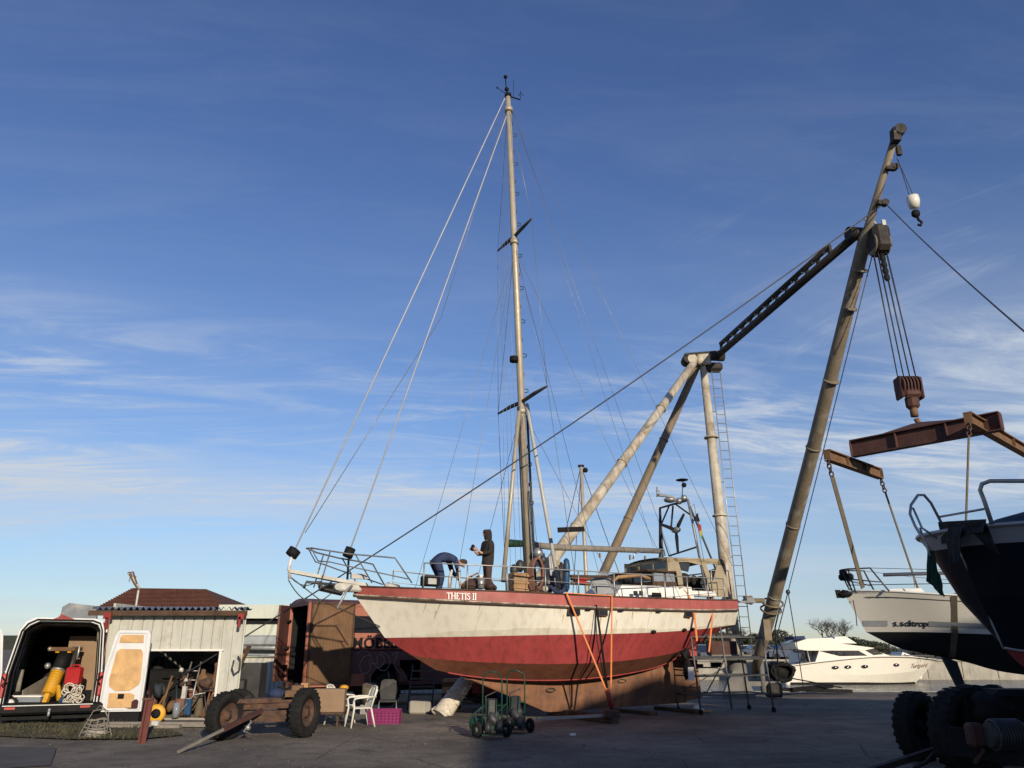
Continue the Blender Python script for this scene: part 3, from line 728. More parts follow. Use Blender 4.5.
# standing rigging
def stay(name,a,b,r,k='rig wire',n=5): mb=MB(k); mb.tube([a,b],r*.72,n); return mb.build(name,TH)
fo=T(292,556,0); fo.y=0; fo=Vector((fo.x,0,fo.z)); ib=T(349,553,0)
m=MB('wire white'); m.tube([TP+Vector((-.12,0,-.1)),fo],.019,6); fsy=m.build('forestay',TH)
m=MB('black'); m.cyl(fo+Vector((-.03,0,-.0)),fo+Vector((.07,0,.16)),.15,n=12); m.use('white paint'); m.cyl(fo+Vector((-.06,0,-.34)),fo,.035,n=8); m.build('furling_drum',fsy)
m=MB('wire white'); m.tube([mz(18.7)+Vector((-.1,0,0)),ib],.018,6); isy=m.build('forestay',TH)
m=MB('black'); m.cyl(ib+Vector((-.04,0,-.1)),ib+Vector((.04,0,.12)),.13,n=12); m.tube([ib,T(347,583,0)],.03,5); m.build('furling_drum',isy)
stay('halyard',T(441,318,0),T(305,533,0),.014); stay('halyard',TP+Vector((-.1,0,-.6)),T(441,318,0),.010)
sp1=[c1+Vector((0,-1.52,.05)),c1+Vector((0,1.52,.05))]; sp2=[c2+Vector((0,-1.15,.05)),c2+Vector((0,1.15,.05))]
for sd,i in((-1,0),(1,1)):
    e=at_line(SH,.3,side=sd); 
    stay('shroud',sp1[i],Vector((.3,e.y,e.z)),.011); stay('shroud',sp2[i],sp1[i],.010); stay('shroud',TP-Vector((0,0,.3)),sp2[i],.009)
    stay('shroud',sp1[i],mz(14.0),.009)
    e=at_line(SH,-.9,side=sd); stay('shroud',mz(8.5),Vector((-.9,e.y,e.z)),.010)
    e=at_line(SH,1.6,side=sd); stay('shroud',mz(8.5),Vector((1.6,e.y,e.z)),.010)
    e=at_line(SH,-2.9,side=sd); stay('baby_stay',mz(13.8),Vector((-2.9,e.y,e.z)),.009)
    e=at_line(SH,6.2,side=sd); stay('backstay',TP-Vector((0,0,.1)),Vector((6.3,e.y,e.z+1.0)),.009)
    e=at_line(SH,4.0,side=sd); stay('running_backstay',mz(13.8),Vector((3.8,e.y,e.z)),.009)
stay('topping_lift',TP,Vector((br.x-.2,0,br.z+.1)),.008)
for k in range(4): stay('halyard',mz(18.5-k*1.5)+Vector((-.2-.08*k,.1,0)),Vector((-.35-.12*k,-.2+.1*k,3.1)),.007)
m=MB('black'); p=T(558,530,-1.7); q=T(584,529,-1.7); m.bar(p,q,.05,.13); m.build('shroud_board',TH)
# bowsprit, pulpit, anchor
m=MB('dull white'); bt=T(289,571,0)
m.slab([Vector((bt.x,-.07,bt.z-.0)),Vector((-4.7,-.22,3.22)),Vector((-4.7,.22,3.22)),Vector((bt.x,.07,bt.z-.0))],.08)
m.tube([Vector((bt.x,0,bt.z+.12)),Vector((bt.x+.03,0,bt.z-.18))],.04,6); bs=m.build('bowsprit',TH)
m=MB('dull white'); m.box((-5.05,0,3.16),(.8,.36,.2),bev=.04); m.use('galvanised'); m.cyl((-5.45,-.2,3.16),(-5.45,.2,3.16),.08); m.box((-4.95,-.2,3.42),(.4,.12,.12)); m.build('anchor_roller',TH)
m=MB('steel dark'); 
m.tube([Vector((-5.3,-.1,3.2)),Vector((-6.2,-.1,3.25)),Vector((-6.25,-.1,3.1))],.035,6)
m.slab([T(319,590,-.1),T(322,588,-.2),T(343,593,-.2),T(341,595,-.1)],.05); m.slab([T(317,581,-.1),T(321,581,-.1),T(324,589,-.1),T(319,590,-.1)],.05)
m.slab([T(322,588,-.3),T(329,583,-.3),T(334,587,-.1),T(326,590,0)],.05)
m.build('anchor',TH)
m=MB('galvanised'); m.tube([T(352,586,-.3),T(347,590,-.4),T(337,609,-.5)],.03,6); m.build('anchor_shank',TH)
m=MB('wire'); m.tube([Vector((bt.x+.06,0,bt.z-.15)),T(320,600,0),Vector((-4.3,-.1,2.25))],.014,5); m.tube(sag(Vector((bt.x+.06,0,bt.z-.15)),T(318,581,0),.14),.012,5); m.tube(sag(Vector((bt.x,0,bt.z-.2)),T(336,588,-.1),.42),.014,5); m.build('bobstay',TH)
m=MB('scaffold grey')
def pulp(sd):
    ly=-.0
    def q(px,py,w): v=T(px,py,-w); return Vector((v.x,sd*w,v.z))
    w0,w1,w2=.25,.45,.9
    a=q(311,548,.12); b=q(324,550,.32); c=q(350,554,.5); d=q(385,557,.75); e=q(395,558,.85); f=q(412,583,.95)
    m.tube([a,b,c,d,e,lerp(e,f,.12),f],.02,6)
    a2=q(318,561,.12); b2=q(330,562,.3); c2=q(352,567,.5); d2=q(385,574,.75); e2=q(408,579,.95); m.tube([a2,b2,c2,d2,e2],.016,6)
    m.tube([a,a2],.014,5)
    for (x1,y1,x2,y2,w) in((330,552,320,586,.3),(355,554,372,583,.55)):
        m.tube([q(x1,y1,w),q(x2,y2,w)],.017,5)
    return a
a=pulp(-1); b_=pulp(1); m.tube([a,Vector((a.x-.08,0,a.z)),b_],.02,6)
m.build('pulpit',TH)
m=MB('dull white'); q=T(392,582,-.3); m.lump((q.x,q.y,3.14),(.24,.18,.15),4); m.box((q.x+.25,-.3,3.08),(.25,.25,.2),bev=.04); m.build('windlass',TH)
# guard rails
m=MB('galvanised'); xsn=[-3.6,-2.6,-1.62,-.6,.35,1.45,2.35,3.2,4.1,5.0,5.8]
for sd in(-1,1):
    top=[];mid=[]
    for x in xsn:
        e=at_line(SH,x,side=sd); t_=Vector((x,e.y*.985,e.z+.62)); m.tube([Vector((x,e.y*.985,e.z)),t_],.018,6); top.append(t_); mid.append(t_-Vector((0,0,.31)))
    m.tube(top,.016,6); m.tube(mid,.008,5)
m.build('guard_rail',TH)
# gantry with wind generator
m=MB('steel dark')
def gp(px,py,ly): return T(px,py,ly)
Fg=gp(660,508,1.0); Ng=gp(688,500,-1.0); zt=(Fg.z+Ng.z)/2
m.tube([gp(660,560,1.0),Fg,Ng],.04,6); m.use('galvanised'); f1=gp(708,599,-1.0); m.tube([Ng,f1],.04,6); m.use('steel dark'); f2=gp(728,599,-1.0); m.tube([lerp(Ng,f1,.04),f2],.03,6)
m.tube([Fg,Vector((f1.x,1.0,f1.z))],.035,6)
m.tube([lerp(Fg,Vector((Fg.x,1,Fg.z-1)),.55),lerp(Fg,Ng,.35)],.028,5); m.tube([lerp(Ng,f1,.16),lerp(Ng,Fg,.45)],.028,5)
m.tube([gp(669,556,1.0),gp(697,547,-1.0)],.03,5); m.tube([gp(660,528,1.0),gp(669,556,1.0)],.02,5)
gan=m.build('gantry',TH)
m=MB('black'); hbp=gp(676,530,-.15)
def blade(px,py,tw):
    e=gp(px,py,-.15); d=(e-hbp); n_=Vector((-d.z,0,d.x)).normalized()
    pts=[hbp+d*.1-n_*.03,hbp+d*.3-n_*.06,hbp+d-n_*.035,hbp+d+n_*.035,hbp+d*.3+n_*.06,hbp+d*.1+n_*.03]; m.slab(pts,.03)
blade(660,524,0); blade(684,514,0); blade(678,553,0); bl_=m.build('wind_generator',TH)
m=MB('galvanised'); m.ball(hbp,(.10,.2,.10)); m.build('hub',bl_); 
m=MB('steel dark'); m.tube([hbp+Vector((-.12,.1,0)),gp(673,506,-.05)],.03,6); m.build('mounting_pole',bl_)
m=MB('galvanised'); p=gp(670,500,-.5); m.ball(p,(.2,.2,.085)); m.box(gp(666,496,-.5),(.6,.1,.06)); m.ball(gp(684,498,-.5),.1,8,6); m.ball(gp(679,501,-.5),.11,8,6); m.tube([gp(657,497,-.5),gp(657,487,-.5)],.02,5); m.box(gp(658,491,-.5),(.12,.04,.04)); m.tube([gp(657,494,-.5),gp(674,497,-.5)],.03,5)
m.build('radar_scanner',gan)
m=MB('black'); m.tube([gp(682,497,-.5),gp(683,480,-.5)],.014,5); m.ball(gp(682,480,-.5),(.2,.2,.035)); m.ball(gp(684,485,-.5),.08,8,6); m.build('antenna',gan)
m=MB('wire'); m.tube([gp(689,509,-1.2),gp(694,504,-1.2),gp(704,562,-1.2)],.01,4); m.use('black'); m.slab([gp(697,513,-1.2),gp(700,521,-1.2),gp(693,521,-1.2)],.01); m.use('steel dark'); m.slab([gp(698,513,-1.2),gp(699,523,-1.18),gp(695,519,-1.2)],.01)
m.use('flag red'); m.slab([gp(698,523,-1.2),gp(701,525,-1.25),gp(702,533,-1.2),gp(699,532,-1.2)],.01); m.use('flag gold'); m.slab([gp(699,531,-1.2),gp(702,530,-1.25),gp(702.5,535,-1.2),gp(700.5,536,-1.2)],.01); m.use('flag green'); m.slab([gp(700,534,-1.2),gp(702.5,534,-1.2),gp(701.5,539,-1.2)],.01)
m.build('flag_line',gan)
# stern davit, pushpit, stern rail
m=MB('galvanised'); 
for ly in(-1.1,1.1): m.tube([Vector((5.6,ly,3.1)),Vector((5.6,ly,3.95)),Vector((6.45,ly*.85,4.0)),Vector((6.5,ly*.85,3.1))],.022,6)
m.tube([Vector((6.45,-.93,4.0)),Vector((6.45,.93,4.0))],.022,6); m.box(gp(746,602,-.8),(.7,.1,.06)); m.box(gp(749,600,-.8),(.3,.14,.14)); m.build('pushpit',TH)
# deck clutter belonging aboard as separate things -----------------------
def deckbox(name,label,cat,mb): 
    return one(name,label,cat,mb)
def TW(v): 
    v=V3(v); ca,sa=math.cos(R(28)),math.sin(R(28)); return Vector((.5+v.x*ca-v.y*sa,22+v.x*sa+v.y*ca,v.z))
def tmb(mb): mb.v=[TW(p) for p in mb.v]; return mb
m=MB('brown cloth'); rg=random.Random(11)
for i in range(26):
    px=rg.uniform(466,491); t=(px-466)/25; py=588-abs(math.sin(t*3.14))*rg.uniform(2,11); m.ball(T(px,py,-.6+rg.uniform(-.3,.3)),(rg.uniform(.1,.22),rg.uniform(.1,.2),rg.uniform(.07,.14)),8,6)
m.use('wood'); m.tube([T(463,584,-.8),T(470,577,-.8),T(478,573,-.8)],.025,6)
tag(settle(tmb(m).build('sail_heap')),'brown heap of folded sail on deck between the two people','sail heap')
m=MB('wood'); q=T(518,583,-1.0); m.box(q,(.42,.35,.5),bev=.02); m.use('wood')
for dz in(-.18,0,.18): m.box((q.x,q.y-.19,q.z+dz),(.44,.02,.06))
tag(settle(tmb(m).build('deck_crate')),'light brown wooden crate on the red-rimmed deck beside the mast foot','crate')
m=MB('brick')
q=T(537,573,-1.2)
for k in range(5): m.tube([Vector((q.x+(.16+.012*k)*math.cos(a),q.y+.03*k-.05,q.z+(.38+.02*k)*math.sin(a)-.02*k)) for a in [j*math.pi/8 for j in range(16)]],.035,6,closed=True)
tag(settle(tmb(m).build('hose_coil')),'dark red coiled hose hanging from the rail right of the mast','hose')
m=MB('blue plastic'); q=T(566,578,-1.75); m.tube([Vector((q.x,q.y,q.z-.35)),Vector((q.x,q.y,q.z-.25)),Vector((q.x+.03,q.y,q.z+.3)),Vector((q.x+.02,q.y,q.z+.45)),Vector((q.x+.02,q.y,q.z+.5))],[.04,.09,.09,.075,.03],10)
m.use('navy cloth'); m.tube([T(550,586,-1.9),T(556,592,-1.95),T(562,592,-1.95),T(566,586,-1.9)],.05,6)
tag(settle(tmb(m).build('fender')),'blue fender standing upright at the rail above the orange straps','fender')
m=MB('white paint'); q=T(549,568,-.6); m.mats=['dull white']; m.slab([T(545,558,-.6),T(551,556,-.6),T(553,566,-.6),T(550,578,-.6),T(546,574,-.6)],.08); m.ball(T(545,589,-.8),.09,8,6)
tag(settle(tmb(m).build('horseshoe_buoy')),'white horseshoe buoy in its cover hanging aft of the mast','lifebuoy')
m=MB('steel dark'); 
for px,py,r in((514,570,.12),(520,566,.13),(527,585,.16),(543,560,.1),(548,584,.2),(556,575,.12),(556,586,.15),(541,588,.12)): m.ball(T(px,py,-.7),(r,r,r*1.3),8,6)
m.tube([T(544,560,-.7),T(545,589,-.7)],.05,6); m.tube([T(560,565,-.9),T(562,590,-.9)],.045,6); m.use('galvanised'); m.ball(T(538,553,-.4),.15,8,6); m.box(T(540,560,-.4),(.2,.2,.35)); m.box(T(552,583,-.7),(.35,.2,.25))
m.use('khaki'); m.slab([T(555,560,-.5),T(560,561,-.5),T(564,585,-.5),T(557,588,-.5)],.06); m.use('brown cloth'); m.slab([T(561,562,-.6),T(564,566,-.6),T(565,585,-.6),T(560,585,-.6)],.08)
tag(settle(tmb(m).build('winch_gear')),'cluster of dark winches and bagged lines round the foot of the tall mast','winch gear')
m=MB('blue plastic'); m.slab([T(594,582,-.9),T(603,577,-.9),T(610,577,-.6),T(611,589,-.9),T(593,590,-.9)],.3); m.mats=['grey stripe']; 
tag(settle(tmb(m).build('tender_cover')),'grey covered dinghy bow lying on deck ahead of the wheelhouse','dinghy')
m=MB('rust ochre'); m.tube([T(571,579,-1.3),T(592,579,-1.3)],.05,6); m.tube([T(571,583,-1.2),T(590,584,-1.2)],.05,6); m.use('red plastic'); m.box(T(580,581,-1.25),(.3,.2,.12)); m.use('dark wood'); m.tube([T(570,576,-1.2),T(615,577,-1.0)],.04,6)
tag(settle(tmb(m).build('deck_spar')),'rusty orange pipes and spar stowed along the side deck behind the blue fender','spar')
m=MB('galvanised'); q=T(481,582,-1.1); m.cyl((q.x,q.y,q.z-.16),(q.x,q.y,q.z+.1),.09,n=10); m.use('white paint'); m.cyl((q.x,q.y,q.z+.1),(q.x,q.y,q.z+.18),.05,n=8)
tag(settle(tmb(m).build('paint_can')),'small white bottle on deck at the standing person\'s feet','bottle')
m=MB('black'); q=T(430,581,-.9); m.box(q,(.4,.35,.25),bev=.03); m.use('galvanised'); m.box((q.x-.02,q.y-.19,q.z-.02),(.22,.03,.14))
tag(settle(tmb(m).build('tool_box')),'black tool box on the foredeck behind the bending person','tool box')
m=MB('dull white'); m.tube([T(452,570,-1.3),T(450,577,-1.3),T(449,588,-1.3)],[.03,.04,.035],6); m.tube([T(459,566,-1.0),T(460,588,-1.0)],.025,6)
tag(settle(tmb(m).build('deck_post')),'white rolled chart tube standing beside the bending person','tube')
# lashing straps
def strap(name,label,pts,w,k,grp=None,world=False):
    m=MB(k)
    for a,b in zip(pts,pts[1:]): m.bar(a,b,w,.012,up=(.45,-.9,0))
    if not world: tmb(m)
    return tag(settle(m.build(name)),label,'strap',grp)
G='orange lashing straps over the sailboat'
an=T(611,704,-2.0); 
tgt=Vector((an.x,-2.3,.2)); tgt=T(611,703,-2.2)
strap('lashing_strap','orange strap running slantwise from the red bulwark down to the cradle foot',[T(566,592,-2.02),T(567,594,-2.05),T(607,692,-2.2)],.055,'orange web',G)
strap('lashing_strap','orange strap running straight down from the red bulwark to the cradle foot',[T(612,596,-2.03),T(611,690,-2.2)],.055,'orange web',G)
strap('lashing_strap','orange strap hanging loose from the side deck below the green tie near the stern',[T(684,590,-1.6),T(689,596,-1.75),T(694,610,-1.72),T(697,641,-1.7)],.11,'orange web',G)
strap('lashing_strap','faded orange strap hanging nearest the stern of the sailboat',[T(714,598,-1.5),T(713,612,-1.5),T(709,652,-1.5)],.09,'orange web',G)
strap('lashing_strap','orange strap lying flat along the top of the red bulwark',[T(567,593,-2.03),T(590,594.5,-2.03),T(612,595.5,-2.03)],.022,'orange web',G)
m=MB('black'); m.tube([T(596,605,-2.0),T(601,640,-2.05),T(607,688,-2.15)],.03,5); m.tube([T(595,605,-2.0),T(597,640,-2.05),T(606,690,-2.15)],.012,5)
tag(settle(tmb(m).build('black_rope')),'black rope hanging between the two orange straps at mid hull','rope')
m=MB('rust beam'); q=T(611,703,-2.2); m.box((q.x,q.y,q.z-.25),(.35,.3,.2),bev=.03); m.use('red dull'); m.tube([q+Vector((-.1,0,.3)),q+Vector((.02,0,-.1))],.06,6); m.use('rust'); m.box((q.x,-.9,.10),(.22,2.9,.16))
m.use('galvanised'); m.box((q.x-1.0,-2.1,.18),(2.1,.12,.06)); m.cyl((q.x,q.y-.1,.08),(q.x,q.y+.1,.08),.08)
tag(settle(tmb(m).build('strap_anchor')),'rusty red cradle foot on the ground where the orange straps are ratcheted down','cradle foot')
for i,x in enumerate((1.2,3.3,4.9)):
    m=MB('dark wood'); m.box((x,0,.055+.0),(.28,1.9,.10),bev=.01)
    tag(settle(tmb(m).build('keel_block')),('dark timber baulk under the front of the sailboat keel','dark timber baulk under the middle of the sailboat keel','dark timber baulk under the rudder end of the sailboat keel')[i],'timber','timber baulks under the sailboat keel')
# ================================================================== PEOPLE
def skin(name,verts,edges,k,parent,sub=2):
    me=bpy.data.meshes.new(name); me.from_pydata([v[:3] for v in verts],edges,[])
    o=bpy.data.objects.new(name,me); C.objects.link(o)
    sk=o.modifiers.new('s','SKIN'); sk.use_smooth_shade=True
    for i,v in enumerate(verts):
        d=me.skin_vertices[0].data[i]; r=v[3]; d.radius=(r,v[4] if len(v)>4 else r); d.use_root=(i==0)
    ss_=o.modifiers.new('d','SUBSURF'); ss_.levels=sub; ss_.render_levels=sub
    m2=bpy.data.meshes.new_from_object(o.evaluated_get(bpy.context.evaluated_depsgraph_get()))
    bpy.data.objects.remove(o); m2.materials.clear(); m2.materials.append(MC[k]); m2.name=name
    for p in m2.polygons: p.use_smooth=True
    r=bpy.data.objects.new(name,m2); C.objects.link(r); r.parent=parent; return r
def hand(mb,w,d,side,r=.009):
    """five bent fingers from wrist w along d"""
    w=V3(w); d=V3(d).normalized(); a=V3(side).normalized(); b=d.cross(a)
    mb.ball(w+d*.05,(.042,.042,.035),8,6)
    for i,L in enumerate((.075,.085,.08,.062)):
        o=w+d*.08+a*(i-1.5)*.02; mb.tube([o,o+d*L*.5,o+d*L*.8+b*L*.3,o+d*L*.85+b*L*.6],[r,r,r*.9,r*.7],6)
    o=w+d*.03+a*.035; mb.tube([o,o+(d+a)*.025,o+d*.055+a*.035+b*.015],[r*1.2,r*1.1,r*.8],6)
# standing, facing the bow (-x)
o=T(487,588,-.3); P1=thing('person','person standing on deck in dark hooded jacket, holding something small at chest height','person',TW((o.x,-.3,3.0)),R(28))
Y_=0
body=[(0,0,.93,.07),(.02,0,1.15,.10),(.02,0,1.38,.12,.10),(0,0,1.5,.06),(-.03,0,1.58,.058),(-.06,0,1.68,.085,.078),(-.05,0,1.735,.07,.068),
 (.0,-.19,1.42,.06),(-.04,-.24,1.16,.045),(-.25,-.17,1.13,.035),(-.33,-.13,1.2,.03),
 (.0,.19,1.42,.06),(-.04,.24,1.16,.045),(-.25,.15,1.15,.035),(-.33,.1,1.22,.03),
 (0,-.08,.86,.06),(-.02,-.12,.5,.05),(.03,-.13,.1,.045),(-.12,-.13,.04,.04),
 (.02,.08,.86,.06),(.05,.12,.5,.05),(.12,.13,.1,.045),(-.02,.13,.04,.04)]
ed=[(0,1),(1,2),(2,3),(3,4),(4,5),(5,6),(2,7),(7,8),(8,9),(9,10),(2,11),(11,12),(12,13),(13,14),(0,15),(15,16),(16,17),(17,18),(0,19),(19,20),(20,21),(21,22)]
bo=skin('body',body,ed,'skin',P1)
jk=[(0,0,.72,.19,.17),(.02,0,1.0,.18,.17),(.03,0,1.2,.18,.17),(.03,0,1.38,.18,.15),(0,0,1.5,.10),
 (.0,-.2,1.42,.085),(-.04,-.26,1.16,.07),(-.24,-.18,1.13,.055),(.0,.2,1.42,.085),(-.04,.26,1.16,.07),(-.24,.16,1.15,.055)]
skin('jacket',jk,[(0,1),(1,2),(2,3),(3,4),(3,5),(5,6),(6,7),(3,8),(8,9),(9,10)],'dark cloth',P1)
skin('hood',[(0.02,0,1.47,.11),(.02,0,1.58,.115),(-.005,0,1.70,.135,.135),(-.03,0,1.80,.12)],[(0,1),(1,2),(2,3)],'dark cloth',P1)
tr=[(0,0,.9,.11,.10),(0,-.1,.78,.10),(-.02,-.12,.5,.085),(.03,-.13,.14,.08),(.02,.1,.78,.10),(.05,.12,.5,.085),(.11,.13,.14,.08)]
skin('trousers',tr,[(0,1),(1,2),(2,3),(0,4),(4,5),(5,6)],'brown cloth',P1)
for y,x in((-.13,0),(.13,.08)): mb=MB('black'); mb.ball((x-.04,y,.06),(.15,.055,.07)); mb.build('shoe',P1)
mb=MB('skin'); hand(mb,(-.33,-.13,1.2),(-1,.2,.4),(0,0,1)); hand(mb,(-.33,.1,1.22),(-1,-.2,.3),(0,0,1)); mb.ball((-.137,0,1.668),(.018,.014,.024),6,5)
mb.build('hand',P1)
mb=MB('black'); mb.ball((-.122,-.028,1.695),.010,6,5); mb.ball((-.122,.028,1.695),.010,6,5); mb.box((-.118,0,1.632),(.012,.05,.008)); mb.build('face',P1)
mb=MB('hair'); mb.ball((-.07,0,1.755),(.055,.065,.035),10,6); mb.build('hair',P1)
w=TW((o.x,-.3,3.0)); mb=MB('black'); 
q=TW((o.x-.44,-.32,4.27)); mb.cyl(q-Vector((0,0,.07)),q+Vector((0,0,.06)),.055,n=10); mb.cyl(q+Vector((0,0,.06)),q+Vector((0,0,.09)),.035,n=8)
tag(settle(mb.build('mug')),'small dark cup held in the hands of the standing person','cup')
# bending, facing the stern (+x)
o2=T(436,588,-.6); P2=thing('person','person in navy overalls bending far forward with both hands down on the deck','person',TW((o2.x,-.6,2.98)),R(28))
bd=[(-.02,0,.92,.10),(.2,0,1.0,.10),(.4,0,.96,.12,.10),(.55,0,.9,.06),(.62,0,.86,.058),(.72,0,.83,.09,.08),(.78,0,.8,.075),
 (.42,-.18,.92,.055),(.50,-.2,.66,.042),(.56,-.16,.42,.034),(.6,-.15,.36,.03),
 (.42,.18,.92,.055),(.52,.2,.66,.042),(.66,.14,.46,.034),(.7,.13,.42,.03),
 (-.02,-.11,.88,.09),(.1,-.12,.48,.06),(.0,-.13,.1,.045),(.14,-.13,.04,.04),
 (-.04,.11,.88,.09),(.16,.12,.48,.06),(.14,.13,.1,.045),(.28,.13,.04,.04)]
skin('body',bd,ed,'skin',P2)
ov=[(-.03,0,.93,.18,.16),(.18,0,1.02,.17,.16),(.38,0,.98,.18,.15),(.52,0,.9,.09),
 (.42,-.2,.92,.08),(.50,-.22,.66,.065),(.55,-.17,.46,.055),(.42,.2,.92,.08),(.52,.22,.66,.065),(.64,.15,.5,.055),
 (-.03,-.12,.84,.12),(.09,-.13,.48,.095),(.0,-.13,.12,.085),(-.05,.12,.84,.12),(.15,.13,.48,.095),(.13,.13,.12,.085)]
skin('overalls',ov,[(0,1),(1,2),(2,3),(2,4),(4,5),(5,6),(2,7),(7,8),(8,9),(0,10),(10,11),(11,12),(0,13),(13,14),(14,15)],'navy cloth',P2)
for y,x in((-.13,.05),(.13,.18)): mb=MB('black'); mb.ball((x,y,.06),(.15,.055,.07)); mb.build('shoe',P2)
mb=MB('skin'); hand(mb,(.6,-.15,.36),(.4,0,-1),(0,1,0)); hand(mb,(.7,.13,.42),(.4,0,-1),(0,1,0)); mb.ball((.765,0,.745),(.02,.014,.018),6,5); mb.build('hand',P2)
mb=MB('hair'); mb.ball((.73,0,.88),(.13,.1,.08),10,6); mb.build('hair',P2)
mb=MB('black'); mb.ball((.765,-.028,.765),.010,6,5); mb.ball((.765,.028,.765),.010,6,5); mb.box((.75,0,.735),(.012,.05,.008)); mb.build('face',P2)
# ================================================================== DERRICK CRANE
AP=pY(700,360,31); L1=Vector((-1.95,22.9,0)); L2=Vector((1.25,30,0)); L3=Vector((8.5,31,0.3))
CR=thing('derrick_crane','tall tubular steel derrick crane with three braced legs and a long leaning boom','crane',(8.7,31,0))
def pipe(name,a,b,r,k,bands=True,r2=None,parent=CR):
    m=MB(k); m.tube([a,lerp(a,b,.4),b],[r,(r+(r2 or r))/2+.01,r2 or r],20)
    if bands:
        n=int((V3(b)-V3(a)).length/3.2)
        d=(V3(b)-V3(a)).normalized()
        for i in range(1,n): p=lerp(a,b,i/n); m.cyl(p-d*.03,p+d*.03,r*1.05,n=20)
    return m.build(name,parent,True)
pipe('leg',lerp(L1,AP,.035),AP+Vector((-.25,-.1,-.1)),.20,'crane pipe',r2=.16)
pipe('leg',L2,AP+Vector((-.15,.1,-.3)),.18,'crane brown',r2=.155)
l3=pipe('leg',L3,AP+Vector((.12,0,-.2)),.28,'crane pipe',r2=.155)
m=MB('rope'); m.tube([lerp(L1,AP,-.002),lerp(L1,AP,.03),lerp(L1,AP,.06)],[.27,.24,.215],14); rg=random.Random(4)
for i in range(12):
    a=rg.uniform(0,6.28); p=lerp(L1,AP,rg.uniform(0,.05)); d=Vector((math.cos(a)*.22,math.sin(a)*.22,rg.uniform(-.06,.08))); m.lump(p+d,(.10,.10,.09),i,.4,8,6)
m.build('leg_wrap',CR,True)
for z in (.35,.75): 
    m=MB('rope'); p=lerp(L1,AP,z/13.5); m.tube([p+Vector((.24*math.cos(a),.24*math.sin(a)*.8,.1*math.sin(a))) for a in [k*.52 for k in range(12)]],.02,5,closed=True); m.build('lashing',CR,True)
m=MB('crane dark'); m.box(AP+Vector((.05,0,.2)),(1.5,.7,.1),rx=.0,ry=-.08); m.box(AP+Vector((.55,0,-.35)),(.7,.5,.35),bev=.08); m.cyl(AP+Vector((-.55,-.3,.0)),AP+Vector((-.55,.3,.0)),.22); m.use('crane pipe'); m.box(AP+Vector((.1,-.1,-.05)),(.6,.5,.5),bev=.05); m.cyl(AP+Vector((-.4,-.35,-.05)),AP+Vector((-.4,.2,-.05)),.2)
m.build('apex_head',CR,True)
BF=pY(757,655,31.0); BF=Vector((9.05,31.1,.55)); BH=pY(866,235,20.0); BT=pY(897,130,17.9)
dd=(BT-BF).normalized()
m=MB('crane boom'); Lb=(BT-BF).length
m.tube([BF+dd*.3,BF+dd*1.5,BF+dd*3.5,lerp(BF,BT,.5),BH,BH+dd*.2,BT],[.12,.20,.235,.22,.19,.115,.09],20)
for t in(.2,.35,.5,.62,.74,.80): p=lerp(BF,BT,t); m.cyl(p-dd*.03,p+dd*.03,.245 if t<.7 else .205,n=20)
boom=m.build('boom',CR,True)
m=MB('crane brown'); p=lerp(BF,BT,.20)
for t in(.17,.185): p=lerp(BF,BT,t); m.tube([p+Vector((.36*math.cos(a),.3*math.sin(a),.18*math.sin(a))) for a in [k*.52 for k in range(12)]],.035,5,closed=True)
p=lerp(BF,BT,.19); m.box(p+Vector((-.6,0,.0)),(.6,.2,.16),bev=.04); m.lump(p+Vector((-.9,0,.02)),(.2,.18,.16),3); m.box(p+Vector((-.35,0,-1.0)),(.25,.25,.7))
m.build('boom_winch',boom,True)
# dark luffing strut apex -> boom
SA=AP+Vector((.65,-.3,.05)); SB=BH+Vector((-.15,.2,.15))
m=MB('crane dark'); d=(SB-SA).normalized(); u_=Vector((0,0,1)); side=d.cross(u_).normalized(); 
m.tube([SA,SB],.135,12); a=lerp(SA,SB,.05)+Vector((0,0,.38)); b=lerp(SA,SB,.86)+Vector((0,0,.38)); m.tube([a,b],.095,10)
for i in range(13): t=i/12; p=lerp(a,b,t); m.bar(p,p-Vector((0,0,.36)),.08,.16); 
m.cyl(SA-side*.3,SA+side*.3,.2); m.cyl(SB-side*.3,SB+side*.3,.2)
m.build('luffing_strut',CR,True)
m=MB('zinc')
for i in range(12): p=lerp(a,b,(i+.5)/12)+Vector((-.0,-.12,-.1)); m.ball(p,(.06,.04,.05),6,5)
m.build('strut_bolt',CR,True)
# boom head
sh_=BT-dd*2.0+Vector((.2,0,0))
m=MB('crane dark'); m.box(BT-dd*.15,(.2,.24,.42),ry=.1); m.box(BT-dd*1.0+Vector((.08,0,0)),(.24,.12,.2),ry=.1); m.build('boom_head',boom,True); m=MB('crane dark'); m.box(BT-dd*2.0+Vector((.08,0,0)),(.22,.12,.14),ry=.1); m.cyl(sh_-Vector((0,.08,0)),sh_+Vector((0,.08,0)),.10); m.build('sheave',boom,True); m=MB('crane dark'); m.cyl(BT-dd*.1+Vector((.1,-.13,.1)),BT-dd*.1+Vector((.1,.13,.1)),.16); m.cyl(BT+dd*-1.0+Vector((.22,-.08,0)),BT+dd*-1.0+Vector((.22,.08,0)),.09); m.box(BT-dd*.55+Vector((.2,0,0)),(.12,.1,.3)); sh=BT-dd*2.0+Vector((.2,0,0)); m.build('sheave',boom,True)
